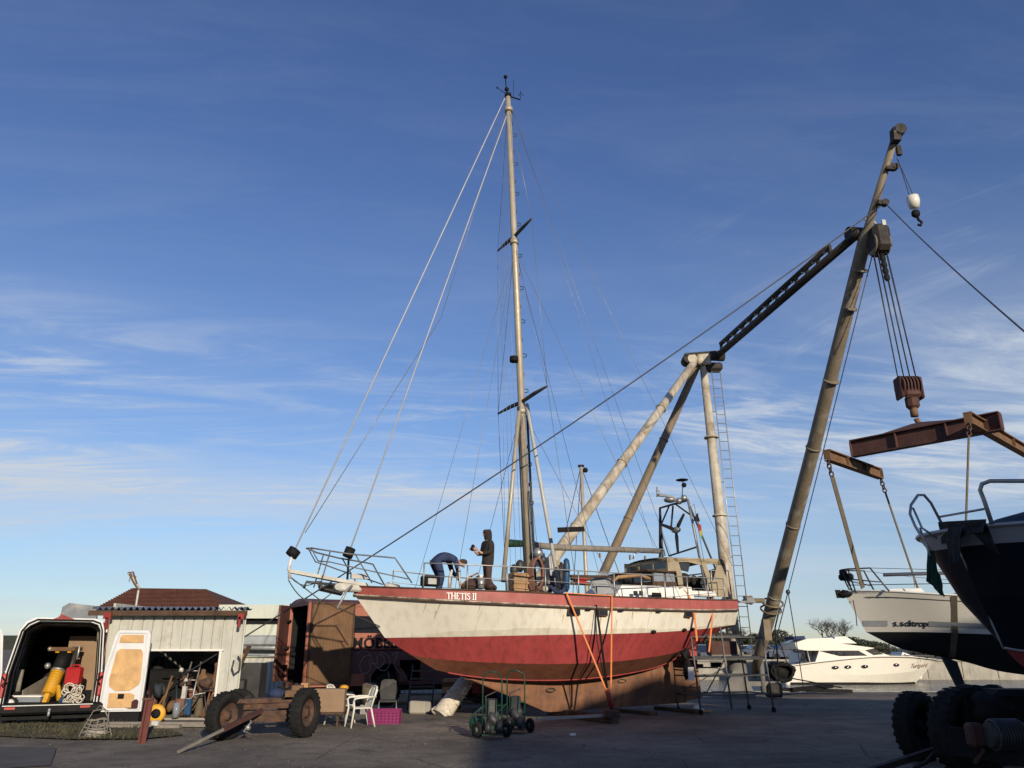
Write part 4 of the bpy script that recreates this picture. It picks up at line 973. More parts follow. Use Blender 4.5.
# ladder on leg 3
m=MB('galvanised'); a=pY(711,372,31); b=pY(741,640,31); b=lerp(a,b,1.1)
dl=(b-a).normalized(); 
for off in(0,.36): m.tube([a+Vector((off,-.1,0)),b+Vector((off,-.1,0))],.022,5)
n=int((b-a).length/.38)
for i in range(n): p=lerp(a,b,i/n); m.tube([p+Vector((0,-.1,0)),p+Vector((.36,-.1,0))],.014,4)
for t in(.15,.4,.65,.85): p=lerp(a,b,t); m.tube([p+Vector((0,-.1,0)),p+Vector((-.25,0,0))],.02,4)
m.build('ladder',CR,True)
# base
m=MB('pier grey'); m.lathe([(.5,0),(.5,.12),(.36,.14),(.36,1.45),(.42,1.5),(.42,1.62),(.001,1.63)],(8.5,31,0),n=24); m.use('rust beam'); m.box((7.9,30.7,1.75),(1.0,.7,.5),bev=.03); m.use('grey wood'); m.box((8.2,30.55,1.42),(1.6,.5,.2),bev=.03)
m.use('pier grey'); m.slab([(7.7,30.6,0),(8.2,30.6,.95),(8.6,30.6,.95),(9.0,30.6,0)],.2); m.box((9.3,30.8,.5),(1.3,.5,.16)); m.cyl((9.3,30.6,.2),(9.3,30.6,1.3),.1); m.use('crane dark'); m.box((9.7,30.7,.28),(.5,.6,.5),bev=.05)
m.build('pedestal',CR,True)
# blocks and falls
UB=pY(877,236,19.8); LB=pY(909,390,19.8)
m=MB('crane dark'); m.box(UB+Vector((.02,0,-.15)),(.5,.7,.85),bev=.12); m.use('crane boom'); 
for k in range(5): m.cyl(UB+Vector((-.22+.1*k,-.02,-.3)),UB+Vector((-.18+.1*k,-.02,-.3)),.31,n=18)
m.use('wire white'); m.tube([BH+Vector((.1,-.1,.6)),UB+Vector((0,-.1,.3))],.03,6); m.tube([BH+Vector((.1,.1,.6)),UB+Vector((0,.1,.3))],.03,6); m.box(UB+Vector((.1,-.3,.1)),(.1,.05,.5))
m.build('upper_block',CR,True)
m=MB('rust beam'); 
for k in range(6): m.cyl(LB+Vector((-.25+.09*k,0,.1)),LB+Vector((-.21+.09*k,0,.1)),.29,n=18)
m.box(LB+Vector((-.27,0,.05)),(.07,.4,.62),bev=.03); m.box(LB+Vector((.27,0,.02)),(.07,.4,.62),bev=.03); m.box(LB+Vector((0,-.12,-.05)),(.5,.2,.42),bev=.08); m.box(LB+Vector((.03,0,-.35)),(.32,.3,.4),bev=.08); m.use('rust ochre'); m.cyl(LB+Vector((.03,0,-.75)),LB+Vector((.03,0,-.45)),.1)
lb=m.build('lower_block',CR,True)
m=MB('rust ochre'); hk=LB+Vector((.05,0,-.8)); m.tube([hk,hk+Vector((.05,0,-.12)),hk+Vector((.14,0,-.24)),hk+Vector((.10,0,-.38)),hk+Vector((-.03,0,-.42)),hk+Vector((-.12,0,-.34))],[.07,.07,.075,.08,.06,.03],10); m.build('hook',lb,True)
for k in range(8):
    o_=-.26+.075*k; m=MB('wire'); m.tube([UB+Vector((o_*.85,.16*(k%2)-.08,-.6)),LB+Vector((o_*1.1,.16*(k%2)-.08,.3))],.014,5); m.build('hoist_rope',CR,True)
m=MB('black'); 
for t in(.02,.07,.12,.17): m.ball(lerp(UB+Vector((0,0,-.7)),LB,t)+Vector((.0,-.1,0)),(.09,.06,.13),8,6)
m.build('rope_clamp',CR,True)
# whip hook
wb=pY(913,200,18.0); tp=BT-dd*.8+Vector((.25,0,0))
m=MB('wire'); m.tube([tp,wb+Vector((-.06,0,0))],.012,4); m.tube([tp+Vector((0,.05,.1)),wb+Vector((.06,0,0))],.012,4); m.build('whip_rope',CR,True)
m=MB('white paint'); m.mats=['yacht white']; m.lathe([(.001,.12),(.155,.10),(.165,-.05),(.12,-.24),(.001,-.26)],wb,n=16); m.mats.append('black'); m.cur=1; m.ball(wb+Vector((0,0,-.42)),(.12,.1,.12),8,6); m.tube([wb+Vector((.02,0,-.5)),wb+Vector((.05,0,-.62)),wb+Vector((.12,0,-.68)),wb+Vector((.07,0,-.78)),wb+Vector((0,0,-.75))],.035,6)
m.build('whip_hook',CR,True)
# long guy wires
G2='guy wires of the derrick crane'
def wire(label,pts,r): mb=MB('wire'); mb.tube(pts,r,5); return tag(settle(mb.build('guy_wire')),label,'wire',G2)
wire('long steel wire from the boom head down leftwards across the sailboat into the shed',sag(sh,pY(170,683,21.95),.3,24),.02)
wire('steel wire from the boom head down to the right, leaving the picture',sag(sh,pY(1040,345,11.0),.1,12),.016)
kn=pY(788,592,30); wire('steel wire from the pulley block down along the boom to a rope knot',[UB+Vector((-.05,.3,-.4)),kn],.016)
m=MB('wire'); m.tube([kn,pY(776,640,32),pY(772,660,33)],.02,5); m.tube([kn,pY(796,640,34),Vector((12.2,34.6,0.05))],.02,5); m.ball(kn,.09,8,6)
tag(settle(m.build('mooring_bridle')),'two-legged black bridle of rope spreading down from the knot near the quay','rope')
m=MB('wire'); m.tube([lerp(BF,BT,.17)+Vector((.3,0,0)),pY(775,628,30),pY(780,690,31)],.03,5); m.tube([pY(775,628,30),pY(790,672,31.5)],.02,5); m.use('black'); m.lump(pY(780,672,31.5),(.5,.25,.36),3,.3)
rg=random.Random(9)
for i in range(10): m.tube([pY(780,672,31.5)+Vector((rg.uniform(.3,.5)*math.cos(t+i),rg.uniform(-.2,.2)-.2,rg.uniform(.25,.38)*math.sin(t+i))) for t in [j*.7 for j in range(9)]],.045,5,closed=True)
tag(settle(m.build('cable_bundle')),'black bundle of cable hanging from ropes beside the boom foot','cable')
m=MB('black'); m.bar(Vector((10.4,33.3,.2)),Vector((13.5,33.0,.12)),.5,.12); m.bar(Vector((10.9,32.3,.2)),Vector((13.0,33.6,.3)),.16,.16); m.tube([pY(790,678,32),Vector((13.2,33.1,.25))],.025,5)
tag(settle(m.build('gangway')),'dark gangway plank lying on the quay edge beside the crane base','gangway')
# ================================================================== SPREADER FRAME AND SLINGS
SPR=thing('spreader_frame','rusty H-shaped steel lifting frame of three beams hanging from the crane hook','lifting frame',(10.8,19.6,6.6))
z0=6.75
def ibeam(name,a,b,h,w,k):
    m=MB(k); a,b=V3(a),V3(b); m.bar(a+Vector((0,0,h/2)),b+Vector((0,0,h/2)),w,.03); m.bar(a-Vector((0,0,h/2)),b-Vector((0,0,h/2)),w,.03); m.bar(a,b,.03,h-.04)
    d=(b-a).normalized()
    for t in(0,.33,.67,1): p=lerp(a,b,t); m.bar(p-d*.012,p+d*.012,w*.95,h-.05)
    return m.build(name,SPR,True)
def atz(px,py,z): return pZ(px,py,z)
mA=atz(852,449,z0); mB_=atz(1001,421,z0); 
ibeam('main_beam',mA,mB_,.42,.22,'rust beam')
cz=z0-.36
cA=atz(827,455,cz); cB=atz(880,474,cz); eA=atz(968,418,cz+.3); eB=eA+(cB-cA)*1.5
ibeam('cross_beam',cA,cB,.26,.18,'rust ochre'); ibeam('cross_beam',eA,eB,.26,.18,'rust ochre')
hc=lerp(mA,mB_,.48)
pt=hk+Vector((0,0,-.36)); m=MB('rust beam'); d=(mB_-mA).normalized(); m.slab([hc-d*.85+Vector((0,0,.22)),hc+d*.85+Vector((0,0,.22)),pt+d*.12+Vector((0,0,.2)),pt-d*.12+Vector((0,0,.2))],.07); m.build('lifting_plate',SPR,True)
# soltrop frame
SOX,SOY,SOA=8.62,20.7,-13
SO=Fr(SOX,SOY,SOA)
def chainlink(m,p,q,r=.05,n=4):
    p,q=V3(p),V3(q)
    for i in range(n):
        c=lerp(p,q,(i+.5)/n); l=(q-p).length/n*.65; a=Vector((1,0,0)) if i%2 else Vector((0,1,0)); 
        m.tube([c+a*(r*math.cos(t))+Vector((0,0,l*math.sin(t))) for t in [k*math.pi/5 for k in range(10)]],.02,5,closed=True)
GS='lifting slings under the white yacht'
slings=[(cA,SO(863,583,-1.0),'wide brown sling from the left end of the lifting frame to the yacht\'s bow'),(cB,None,'thin dark sling from the front cross beam\'s right end to the yacht\'s deck'),(eA,None,'thin sling hanging behind the blue boat\'s bow rail'),(eB,None,'sling on the far right end of the lifting frame')]
fram=lambda v:Vector((9.15+(v[0]*math.cos(R(-45))-v[1]*math.sin(R(-45))),22+(v[0]*math.sin(R(-45))+v[1]*math.cos(R(-45))),v[2]))
e1=pY(863,588,20.3); e2=pY(919,592,21.6); e3=pY(966,523,16.6); e4=Vector((eB.x,eB.y+.2,2.7))
for i,((a,_,lab),e) in enumerate(zip(slings,(e1,e2,e3,e4))):
    t=thing('lifting_sling',lab,'sling',(e.x,e.y,e.z),group=GS)
    top=a-Vector((0,0,.14)); p1=lerp(top,e,.12)
    m=MB('rust'); chainlink(m,top,p1); m.build('chain',t,True)
    m=MB('web brown' if i in(0,3) else 'web brown'); m.bar(p1,e,(.14,.06,.05,.14)[i],.02,up=(.4,-.9,0)); m.build('webbing',t,True)
# ================================================================== WHITE SAILING YACHT IN THE SLINGS
YS=thing('hanging_yacht','white sailing yacht bow with grey stripe and black bottom, hanging in slings','sailboat',(SOX,SOY,0),R(SOA))
a=SO(843,592,0); b=SO(866,632,0); c=SO(882,648,0)
Sl=[(a.x,0,a.z),(.9,.62,3.08),(2.4,1.2,2.92),(4.2,1.5,2.82),(6.5,1.55,2.78),(9.0,1.2,2.85)]
Wl=[(b.x,0,b.z),(1.7,.45,2.12),(2.9,.95,2.06),(4.5,1.32,2.0),(6.5,1.4,1.98),(9.1,.95,2.05)]
Kl=[(b.x+.5,0,1.85),(2.2,.22,1.62),(3.2,.6,1.4),(4.6,.85,1.3),(6.5,.9,1.3),(9.1,.5,1.8)]
Cl=[(b.x+.8,0,1.72),(2.5,.0,1.45),(3.4,.0,1.2),(4.7,.0,1.08),(6.5,.0,1.12),(9.1,.0,1.75)]
mat('navy bottom',(.006,.007,.009),.6,var=.3)
mb,PS=loft_hull([Sl,Wl,Kl,Cl],['yacht white','navy bottom','navy bottom'],30,transom='yacht white',deck=('white paint',.03)); mb.build('hull',YS)
m=MB('grey stripe'); 
def onside(x,t,off=.012):
    return surf(PS[0],PS[1],x,t,off)
def stripe(x0,x1,t0,t1,k,name,par):
    m=MB(k); n=50; vs=[]
    for i in range(n+1):
        x=x0+(x1-x0)*i/n; vs+=[onside(x,t0),onside(x,t1)]
    m.add(vs,[(2*i,2*i+1,2*i+3,2*i+2) for i in range(n)]); return m.build(name,par)
x1=SO(893,625,-.8).x; x2=SO(936,625,-1.2).x
stripe(SO(862,625,-.15).x+.05,x1-.0,.72,.86,'grey stripe','hull_stripe',YS); stripe(x2,8.8,.72,.86,'grey stripe','hull_stripe',YS); stripe(.45,8.8,.13,.15,'steel dark','sheer_line',YS)
pa=onside(x1+.12,.845,.02); pb=onside(x2,.845,.02)
curve_text('s.soltrop',.235,'black','name_lettering',YS,lambda x:onside(x,.86,.014),pa.x,(pb.x-pa.x)*.97,.002,lambda x:onside(x,.66,0)-onside(x,.86,0))
m=MB('white paint'); m.tube([Vector((p.x,-p.y,p.z+.02)) for p in PS[0]],.025,5); m.tube([Vector((p.x,p.y,p.z+.02)) for p in PS[0]],.025,5); m.build('toe_rail',YS)
m=MB('white paint'); house(m,2.2,6.0,.55,.9,2.8,3.22,.12,.8,.2); house(m,.9,1.9,.2,.35,3.0,3.18,.06,.2,.1); m.build('coachroof',YS)
m=MB('tarp'); m.tube([Vector((3.4,-.9,3.1)),Vector((3.8,-.8,3.28)),Vector((4.4,-.8,3.15))],.1,6); m.build('sail_bag',YS)
m=MB('steel dark')
def sq(px,py,w,sd=-1): v=SO(px,py,-w); return Vector((v.x,sd*w,v.z))
for sd in(-1,1):
    m.tube([sq(841,570,.1,sd),sq(848,569,.2,sd),sq(870,568,.4,sd),sq(889,591,.75,sd)],.022,6)
    m.tube([sq(848,570,.15,sd),sq(856,593,.25,sd)],.02,5); m.tube([sq(848,579,.2,sd),sq(880,582,.6,sd)],.016,5); m.tube([sq(841,570,.1,sd),sq(852,590,.15,sd)],.02,5)
m.tube([sq(841,570,.1,-1),sq(841,570,.1,1)],.022,5); m.build('pulpit',YS)
m=MB('black'); m.box(SO(846,577,0),(.35,.25,.18),bev=.05); m.ball(SO(843,573,0),.1,8,6); m.build('bow_light',YS)
m=MB('black'); m.lump(SO(846,594,0),(.2,.14,.09),2); m.bar(SO(837,592,0),SO(850,595,0),.06,.08); m.slab([SO(835,590,0),SO(840,590,0),SO(842,598,0),SO(837,598,0)],.1); m.build('anchor',YS)
m=MB('wire'); m.tube([SO(853,600,-.1),SO(856,615,-.2),SO(857,626,-.2)],.012,4); m.build('anchor_line',YS)
m=MB('galvanised'); xs_=[2.0,3.4,4.9,6.4,8.2]
for sd in(-1,1):
    tops=[]
    for x in xs_: e=at_line(PS[0],x,side=sd); m.tube([e,e+Vector((0,0,.6))],.014,5); tops.append(e+Vector((0,0,.6)))
    m.tube([sq(870,568,.4,sd)]+tops,.008,4)
m.tube([Vector((.9,-.55,3.5)),Vector((6,-1.2,3.5))],.05,6); m.build('guard_rail',YS)
stay2=MB('wire'); stay2.tube([Vector((.1,0,3.3)),Vector((3.0,0,3.3))],.01,4); stay2.build('jackstay',YS)
m=MB('navy bottom'); k0=SO(942,664,0); 
K=[SO(942,662,0),SO(957,666,0),SO(967,694,0),SO(961,695,0)]; m.prism([(K[0].x,K[0].z+.15),(K[1].x,K[1].z+.1),(K[2].x,K[2].z),(K[3].x,K[3].z)],-.09,.09); m.build('fin_keel',YS)
m=MB('web brown')
for x in(3.55,3.72): pass
vs=[]
for i in range(13):
    t=i/12
    for x in(SO(957,620,-1.3).x,SO(963,620,-1.3).x):
        e=at_line(PS[0],x);w_=at_line(PS[1],x);k_=at_line(PS[2],x);c0=at_line(PS[3],x)
        if t<.4: p=e.lerp(w_,t/.4)
        elif t<.8: p=w_.lerp(k_,(t-.4)/.4)
        else: p=k_.lerp(c0,(t-.8)/.2)
        vs.append(p+Vector((0,-.015,-.01)))
m.add(vs,[(2*i,2*i+1,2*i+3,2*i+2) for i in range(12)])
o=m.build('hull_sling'); 
ms=bpy.data.meshes.new('x'); bpy.data.meshes.remove(ms)
o.location=(SOX,SOY,0); o.rotation_euler=(0,0,R(SOA)); tag(o,'brown sling band passing down round the white yacht\'s hull beside its grey stripe','sling')
# ================================================================== BLUE BOAT, NEAR RIGHT
BX,BY=4.45,8.0
BB=Fr(BX,BY,24); NB=thing('blue_boat','dark navy boat bow with grey rim and red bottom, close up at the right','boat',(BX,BY,0),R(24))
q_=.667
a=BB(950,530,0); b=BB(1010,652,0)
S0=[(a.x-.0,0,a.z),(a.x+.08,.37,a.z+.0),(a.x+.4,.70,a.z+.01),(a.x+1.07,.97,a.z+.02),(a.x+2.3,1.13,a.z+.02),(a.x+5.5,1.2,a.z+.03)]
R0=[(a.x+.08,0,a.z-.17),(a.x+.16,.35,a.z-.17),(a.x+.45,.61,a.z-.165),(a.x+1.1,.91,a.z-.16),(a.x+2.3,1.1,a.z-.16),(a.x+5.5,1.17,a.z-.15)]
W0=[(b.x-.07,0,b.z+.03),(b.x+.1,.08,b.z+.0),(b.x+.47,.3,b.z-.04),(b.x+1.07,.57,b.z-.06),(b.x+2,.8,b.z-.07),(b.x+5.,.95,b.z-.06)]
K0=[(b.x+.06,0,b.z-.08),(b.x+.27,.0,b.z-.2),(b.x+.6,.0,b.z-.31),(b.x+1.2,.0,b.z-.4),(b.x+2,.0,b.z-.45),(b.x+5.,.0,b.z-.45)]
mid=[((p[0]*.62+q[0]*.38),(p[1]*.62+q[1]*.38)*1.0,(p[2]*.5+q[2]*.5)) for p,q in zip(R0,W0)]
mb,PB=loft_hull([S0,R0,mid,W0,K0],['silver','navy hull','navy hull','antifoul red'],30,transom='navy hull',deck=('silver',.03)); mb.build('hull',NB)
m=MB('silver'); m.tube([Vector((p.x,-p.y-.01,p.z)) for p in PB[0]],.022,6); m.tube([Vector((p.x,p.y+.01,p.z)) for p in PB[0]],.022,6); m.build('rub_rail',NB)
m=MB('silver'); m.tube([lerp(Vector((PB[1][0].x-.01,0,PB[1][0].z)),Vector((PB[3][0].x-.02,0,PB[3][0].z)),t/8)+Vector(((-.0 if t in(0,8) else -.0),0,0)) for t in range(9)],.010,5)
m.tube([Vector((p.x-.01,-p.y-.008,p.z+.01)) for p in PB[3]],.012,5); m.build('boot_stripe',NB)
# pulpit in light tube
m=MB('galvanised')
def bq(px,py,w,sd=-1): v=BB(px,py,sd*w); return Vector((v.x,sd*w,v.z))
rail=[bq(960,528,0.367,1),bq(948,523,0.414,1),bq(924,494,0.434,1),bq(918,496,0.414,1),bq(911,507,0.334,1),bq(911,518,0.267,1),bq(918,528,0.200,1),bq(928,548,0.100,1)]
m.tube([bq(942,524,0.400,1),bq(931,503,0.414,1),bq(924,495,0.414,1),bq(918,495,0.400,1),bq(911,505,0.334,1),bq(910,514,0.267,1),bq(915,526,0.233,1),bq(931,551,0.080,1)],.015,8)
m.tube([bq(913,508,0.300,1),bq(922,528,0.200,1),bq(937,538,0.133,1)],.012,8); m.tube([bq(920,528,0.200,1),bq(925,542,0.133,1),bq(930,556,0.080,1)],.011,8)
m.tube([bq(939,517,0.400,1),bq(984,509,0.334,-1)],.012,8)
m.tube([bq(992,524,0.500,-1),bq(984,500,0.467,-1),bq(980,490,0.467,-1),bq(982,484,0.500,-1),bq(990,481,0.534,-1),bq(1024,481,0.800,-1),bq(1060,481,1.067,-1)],.021,8)
m.build('pulpit',NB)
m=MB('black cloth'); rg=random.Random(2)
def cloth(pts,w0,t=.02):
    m.slab(pts,t)
cl=[bq(938,523,0.233,1),bq(950,527,0.067,-1),bq(961,524,0.200,-1),bq(976,518,0.334,-1),bq(984,520,0.434,-1),bq(984,530,0.480,-1),bq(965,533,0.334,-1),bq(950,537,0.100,-1),bq(938,538,0.200,1)]
# folded cloth: grid with folds
def drape(p00,p10,p01,p11,n=14,amp=.05,seed=1):
    vs=[];rr=random.Random(seed); ph=[rr.uniform(0,6) for _ in range(4)]
    nn=((V3(p10)-V3(p00)).cross(V3(p01)-V3(p00))).normalized()
    for j in range(n+1):
        for i in range(n+1):
            s,t=i/n,j/n; p=lerp(lerp(p00,p10,s),lerp(p01,p11,s),t)
            d=amp*(math.sin(s*14+ph[0]+t*2)+.5*math.sin(s*27+ph[1]-t*3)+.4*math.sin(t*9+ph[2]))*(.3+.7*t)
            vs.append(p+nn*d+Vector((0,0,.5*amp*math.sin(s*9+ph[3])*(t))))
    fs=[(j*(n+1)+i,j*(n+1)+i+1,(j+1)*(n+1)+i+1,(j+1)*(n+1)+i) for j in range(n) for i in range(n)]
    m.add(vs,fs,True)
drape(bq(938,522,0.200,1),bq(986,519,0.567,-1),bq(940,545,0.200,1),bq(985,530,0.634,-1),amp=.016)
drape(bq(943,528,0.133,1),bq(962,526,0.300,-1),bq(950,566,0.000,-1),bq(960,562,0.233,-1),amp=.014,seed=3)
drape(bq(965,524,0.334,-1),bq(986,521,0.567,-1),bq(988,548,0.567,-1),bq(1000,556,0.634,-1),amp=.014,seed=5)
cb_=m.build('bow_cloth'); 
def toB(o): o.location=(BX,BY,0); o.rotation_euler=(0,0,R(24)); return o
tag(toB(cb_),'black cloth draped over the blue boat\'s bow rail','cloth')
m=MB('green cloth'); drape(bq(927,552,0.133,1),bq(934,550,0.067,1),bq(926,580,0.133,1),bq(943,597,0.000,1),amp=.016,seed=8); drape(bq(931,556,0.067,-1),bq(940,575,0.000,-1),bq(930,582,0.067,-1),bq(944,598,0.033,-1),amp=.014,seed=9)
tag(toB(m.build('green_tarp')),'dark green cloth hanging off the tip of the blue boat\'s bow','cloth')
m=MB('tarp'); a_=Vector((1.2,0,3.4))
prof=[(.6,a.z+.03,.2),(.95,a.z+.2,.5),(1.5,a.z+.33,.72),(2.4,a.z+.45,.85),(5,a.z+.5,.9)]; vs=[];nn_=9
for x,z,w_ in prof:
    for k in range(nn_): t=-1+2*k/(nn_-1); vs.append((x+a.x,t*w_,a.z+(z-a.z)*(1-t*t*.85)))
m.add(vs,[(i*nn_+k,i*nn_+k+1,(i+1)*nn_+k+1,(i+1)*nn_+k) for i in range(len(prof)-1) for k in range(nn_-1)],True); m.build('boat_cover',NB)
fx=BB(1019,536,-.85); e=at_line(PB[0],fx.x); r_=at_line(PB[1],fx.x); cpos=e.lerp(r_,.5)+Vector((0,-.014,0))
m=MB('galvanised'); ring=[]
for k in range(20):
    t=2*math.pi*k/20; xx=.15*math.cos(t); ring.append(cpos+Vector((max(-.13,min(.13,xx*1.1)),0,.05*math.sin(t)))) 
m.tube(ring,.009,5,closed=True); m.use('black'); m.slab([p+Vector((0,.006,0)) for p in ring],.008); m.use('silver'); m.tube([cpos+Vector((-.06+.033*math.cos(t),-.008,.033*math.sin(t))) for t in [k*.7 for k in range(9)]],.008,5); 
for dx in(.0,): m.bar(cpos+Vector((.013,-.008,-.027)),cpos+Vector((.013,-.008,.027)),.013,.007); m.bar(cpos+Vector((.02,-.008,0)),cpos+Vector((.053,-.008,.03)),.012,.007); m.bar(cpos+Vector((.02,-.008,0)),cpos+Vector((.053,-.008,-.03)),.012,.007)
m.build('fairlead',NB)
# trailer beneath
TR=thing('boat_trailer','dark heavy boat trailer with big tyres under the blue boat','trailer',(8.2,13.6,0))

w1=pY(918,726,13.9); wheel(TR,(w1.x,w1.y,.53),(.55,-.83,0),.53,.30,'black')
w2=pY(968,730,12.2); wheel(TR,(w2.x,w2.y,.60),(.35,-.94,0),.60,.4,'black'); w3=pY(1010,735,13.6); wheel(TR,(w3.x,w3.y,.55),(.35,-.94,0),.55,.4,'black')
m=MB('black'); 
def tq(px,py,Y): return pY(px,py,Y)
m.bar(tq(925,715,14.0),tq(1080,712,13.4),.35,.35); m.bar(tq(945,703,13),tq(1090,700,12.6),.4,.3); m.bar(tq(950,725,12.6),tq(1090,722,11.6),.3,.4); m.bar(tq(972,700,12),tq(975,745,12),.35,.35); m.box(tq(990,700,12.4),(1.2,.8,.25),bev=.06,rz=.2); m.lump(tq(982,694,12.4),(.38,.25,.14),3); m.bar(tq(950,740,11.6),tq(1080,760,10.6),.2,.35); m.box(tq(1030,715,12),(1.2,.6,.7),bev=.08); m.lump(tq(995,712,11.9),(.4,.3,.25),8)
m.build('frame',TR,True)
m=MB('crane dark'); m.bar(tq(935,750,12.5),tq(868,772,11.5),.08,.08); m.tube([tq(935,752,12.3),tq(925,763,12.0),tq(915,768,11.8)],.03,5); m.build('drawbar',TR,True)
m=MB('steel dark'); ccc=tq(1006,735,11.0); 
for k in range(9): m.tube([ccc+Vector((.04*k-.16,.18*math.cos(t),.18*math.sin(t))) for t in [j*.52 for j in range(12)]],.026,6,closed=True)
m.use('steel dark'); m.cyl(ccc+Vector((-.24,0,0)),ccc+Vector((.24,0,0)),.15); m.build('winch_drum',TR,True)
m=MB('rust beam'); m.box(tq(975,735,11.2),(.2,.2,.3),bev=.04); m.tube([tq(978,740,11.2),tq(984,752,11.2),tq(975,762,11.1)],.035,5); m.build('brake_unit',TR,True)
# ================================================================== MOTOR YACHT AFLOAT
MYd=65.0; MY=thing('motor_yacht','cream white motor yacht with flybridge moored across the dark quay edge','motor yacht',(28,65,-.9))
def my(px,py,dy=0): v=pY(px,py,MYd); return (v.x,v.z)
x0,_=my(778,684); x1,zb_=my(937,660); xw,_=my(914,683)
hw=1.95
S1=[(x1,0,my(937,659)[1]),(x1-1.0,.75,my(925,658)[1]),(x1-3,1.6,my(900,656)[1]),(x1-6,hw,my(862,656)[1]),(x1-9.5,hw,my(820,660)[1]),(x0+.3,hw*.93,my(779,665)[1])]
C1=[(x1-.75,0,my(930,668)[1]),(x1-1.6,.45,my(920,670)[1]),(x1-3.4,1.25,my(896,672)[1]),(x1-6,1.75,my(862,674)[1]),(x1-9.5,1.8,my(820,674)[1]),(x0+.2,1.75,my(780,675)[1])]
W1=[(xw,0,-.95),(xw-.7,.3,-.95),(xw-2.4,1.0,-.95),(xw-4.6,1.5,-.95),(xw-8,1.65,-.95),(x0+.2,1.65,-.95)]
def flip(l): return [(-x,y,z) for x,y,z in l]
mb,PM=loft_hull([flip(S1),flip(C1),flip(W1)],['yacht white','yacht white'],26,deck=('yacht white',.02))
def rotpi(mb): mb.v=[Vector((-p.x,-p.y,p.z))+Vector((0,MYd,0)) for p in mb.v]; return mb
rotpi(mb).build('hull',MY,True)
m=MB('steel dark'); yy=MYd-hw-.02
m.tube([Vector((-p.x,MYd-p.y-.02,p.z-.1)) for p in PM[0]],.03,5); m.use('black'); m.tube([Vector((-p.x,MYd-p.y-.03,-.84)) for p in PM[2]],.12,6); m.build('rub_strip',MY,True)
for px,py in((835.5,667.5),(848,667),(865,666.5),(896,665)):
    v=pY(px,py,MYd-hw+ (0.35 if px>890 else 0)); m=MB('glass dark'); m.ball((v.x,v.y-.02,v.z),(.26,.08,.12)); m.build('porthole',MY,True)
def sup(name,pts,yw,k='yacht white',par=MY,shrink=.88):
    m=MB(k); P=[my(*p) for p in pts]; 
    m.prism(P,MYd-yw,MYd+yw); return m.build(name,par,True)
sup('cabin',[(808,662),(812,650),(850,648),(868,651),(885,657),(893,660),(893,662)],1.55)
sup('side_window',[(812,651),(849,650),(859,655.5),(832,656)],1.57,'glass dark')
sup('windscreen',[(853,648.3),(864,648.8),(875,654),(865,655)],1.565,'glass dark')
sup('flybridge',[(788,643),(800,639),(824,638),(832,643.5),(866,648),(855,650.5),(800,650.5),(790,649)],1.6)
sup('flybridge_screen',[(826,643.5),(829,637),(839,636.5),(850,643.5)],1.3)
m=MB('galvanised')
for dy in(-1.5,1.5):
    P=[Vector((my(x,y)[0],MYd+dy,my(x,y)[1])) for x,y in((800,649),(803,662),(806,664))]; m.tube(P,.05,5)
    P=[Vector((my(x,y)[0],MYd+dy*.9,my(x,y)[1])) for x,y in((812,658),(860,657),(895,655),(925,656))]; m.tube(P,.025,4)
    for x in range(815,925,12): m.tube([Vector((my(x,656)[0],MYd+dy*.9,my(x,657)[1])),Vector((my(x,656)[0],MYd+dy*.9,my(x,662)[1]))],.02,4)
m.build('deck_rail',MY,True)
m=MB('navy cloth'); P=[my(x,y) for x,y in((789,637),(800,636),(801,639),(790,640))]; m.prism(P,MYd-1,MYd+1); m.build('bimini_roll',MY,True)
m=MB('glass dark'); P=[my(x,y) for x,y in((796,651),(806,651),(803,661),(794,662))]; m.prism(P,MYd-1.3,MYd+1.3); m.build('cockpit_door',MY,True)
m=MB('white paint'); v=pY(787,681,MYd-2.2); m.ball(v,(.25,.25,.4)); tag(settle(m.build('fender')),'white ball fender floating at the motor yacht\'s stern','fender')
def surf_m(x): return surf(PM[0],PM[1],-x,.75)
def mside(x):
    p=surf_m(x); return Vector((x-28,p.y-.03,p.z+.9))
def mtilt(x):
    a=at_line(PM[0],-x); b=at_line(PM[1],-x); return Vector((0,a.y-b.y,a.z-b.z))
curve_text('Turlgard',.50,'brick','name_lettering',MY,mside,my(903,670)[0],1.75,0,mtilt,.4)
v=thing('sports_boat','small white sports boat bow showing beyond the large motor yacht','boat',(29,69,-.9))
m=MB('white paint'); P=[pY(x,y,69) for x,y in((893,662),(897,652),(905,655),(915,660),(918,664))]; m.prism([(p.x,p.z) for p in P],68,70); m.build('cabin',v,True); m=MB('glass dark'); P=[pY(x,y,69) for x,y in((898,653.5),(903,656),(909,659),(900,657))]; m.prism([(p.x,p.z) for p in P],67.97,70.03); m.build('windscreen',v,True)
m=MB('yacht white'); P=[pY(x,y,69) for x,y in((886,664),(918,663),(914,678),(888,678))]; m.prism([(p.x,p.z) for p in P],67.7,70.3); m.build('hull',v,True)
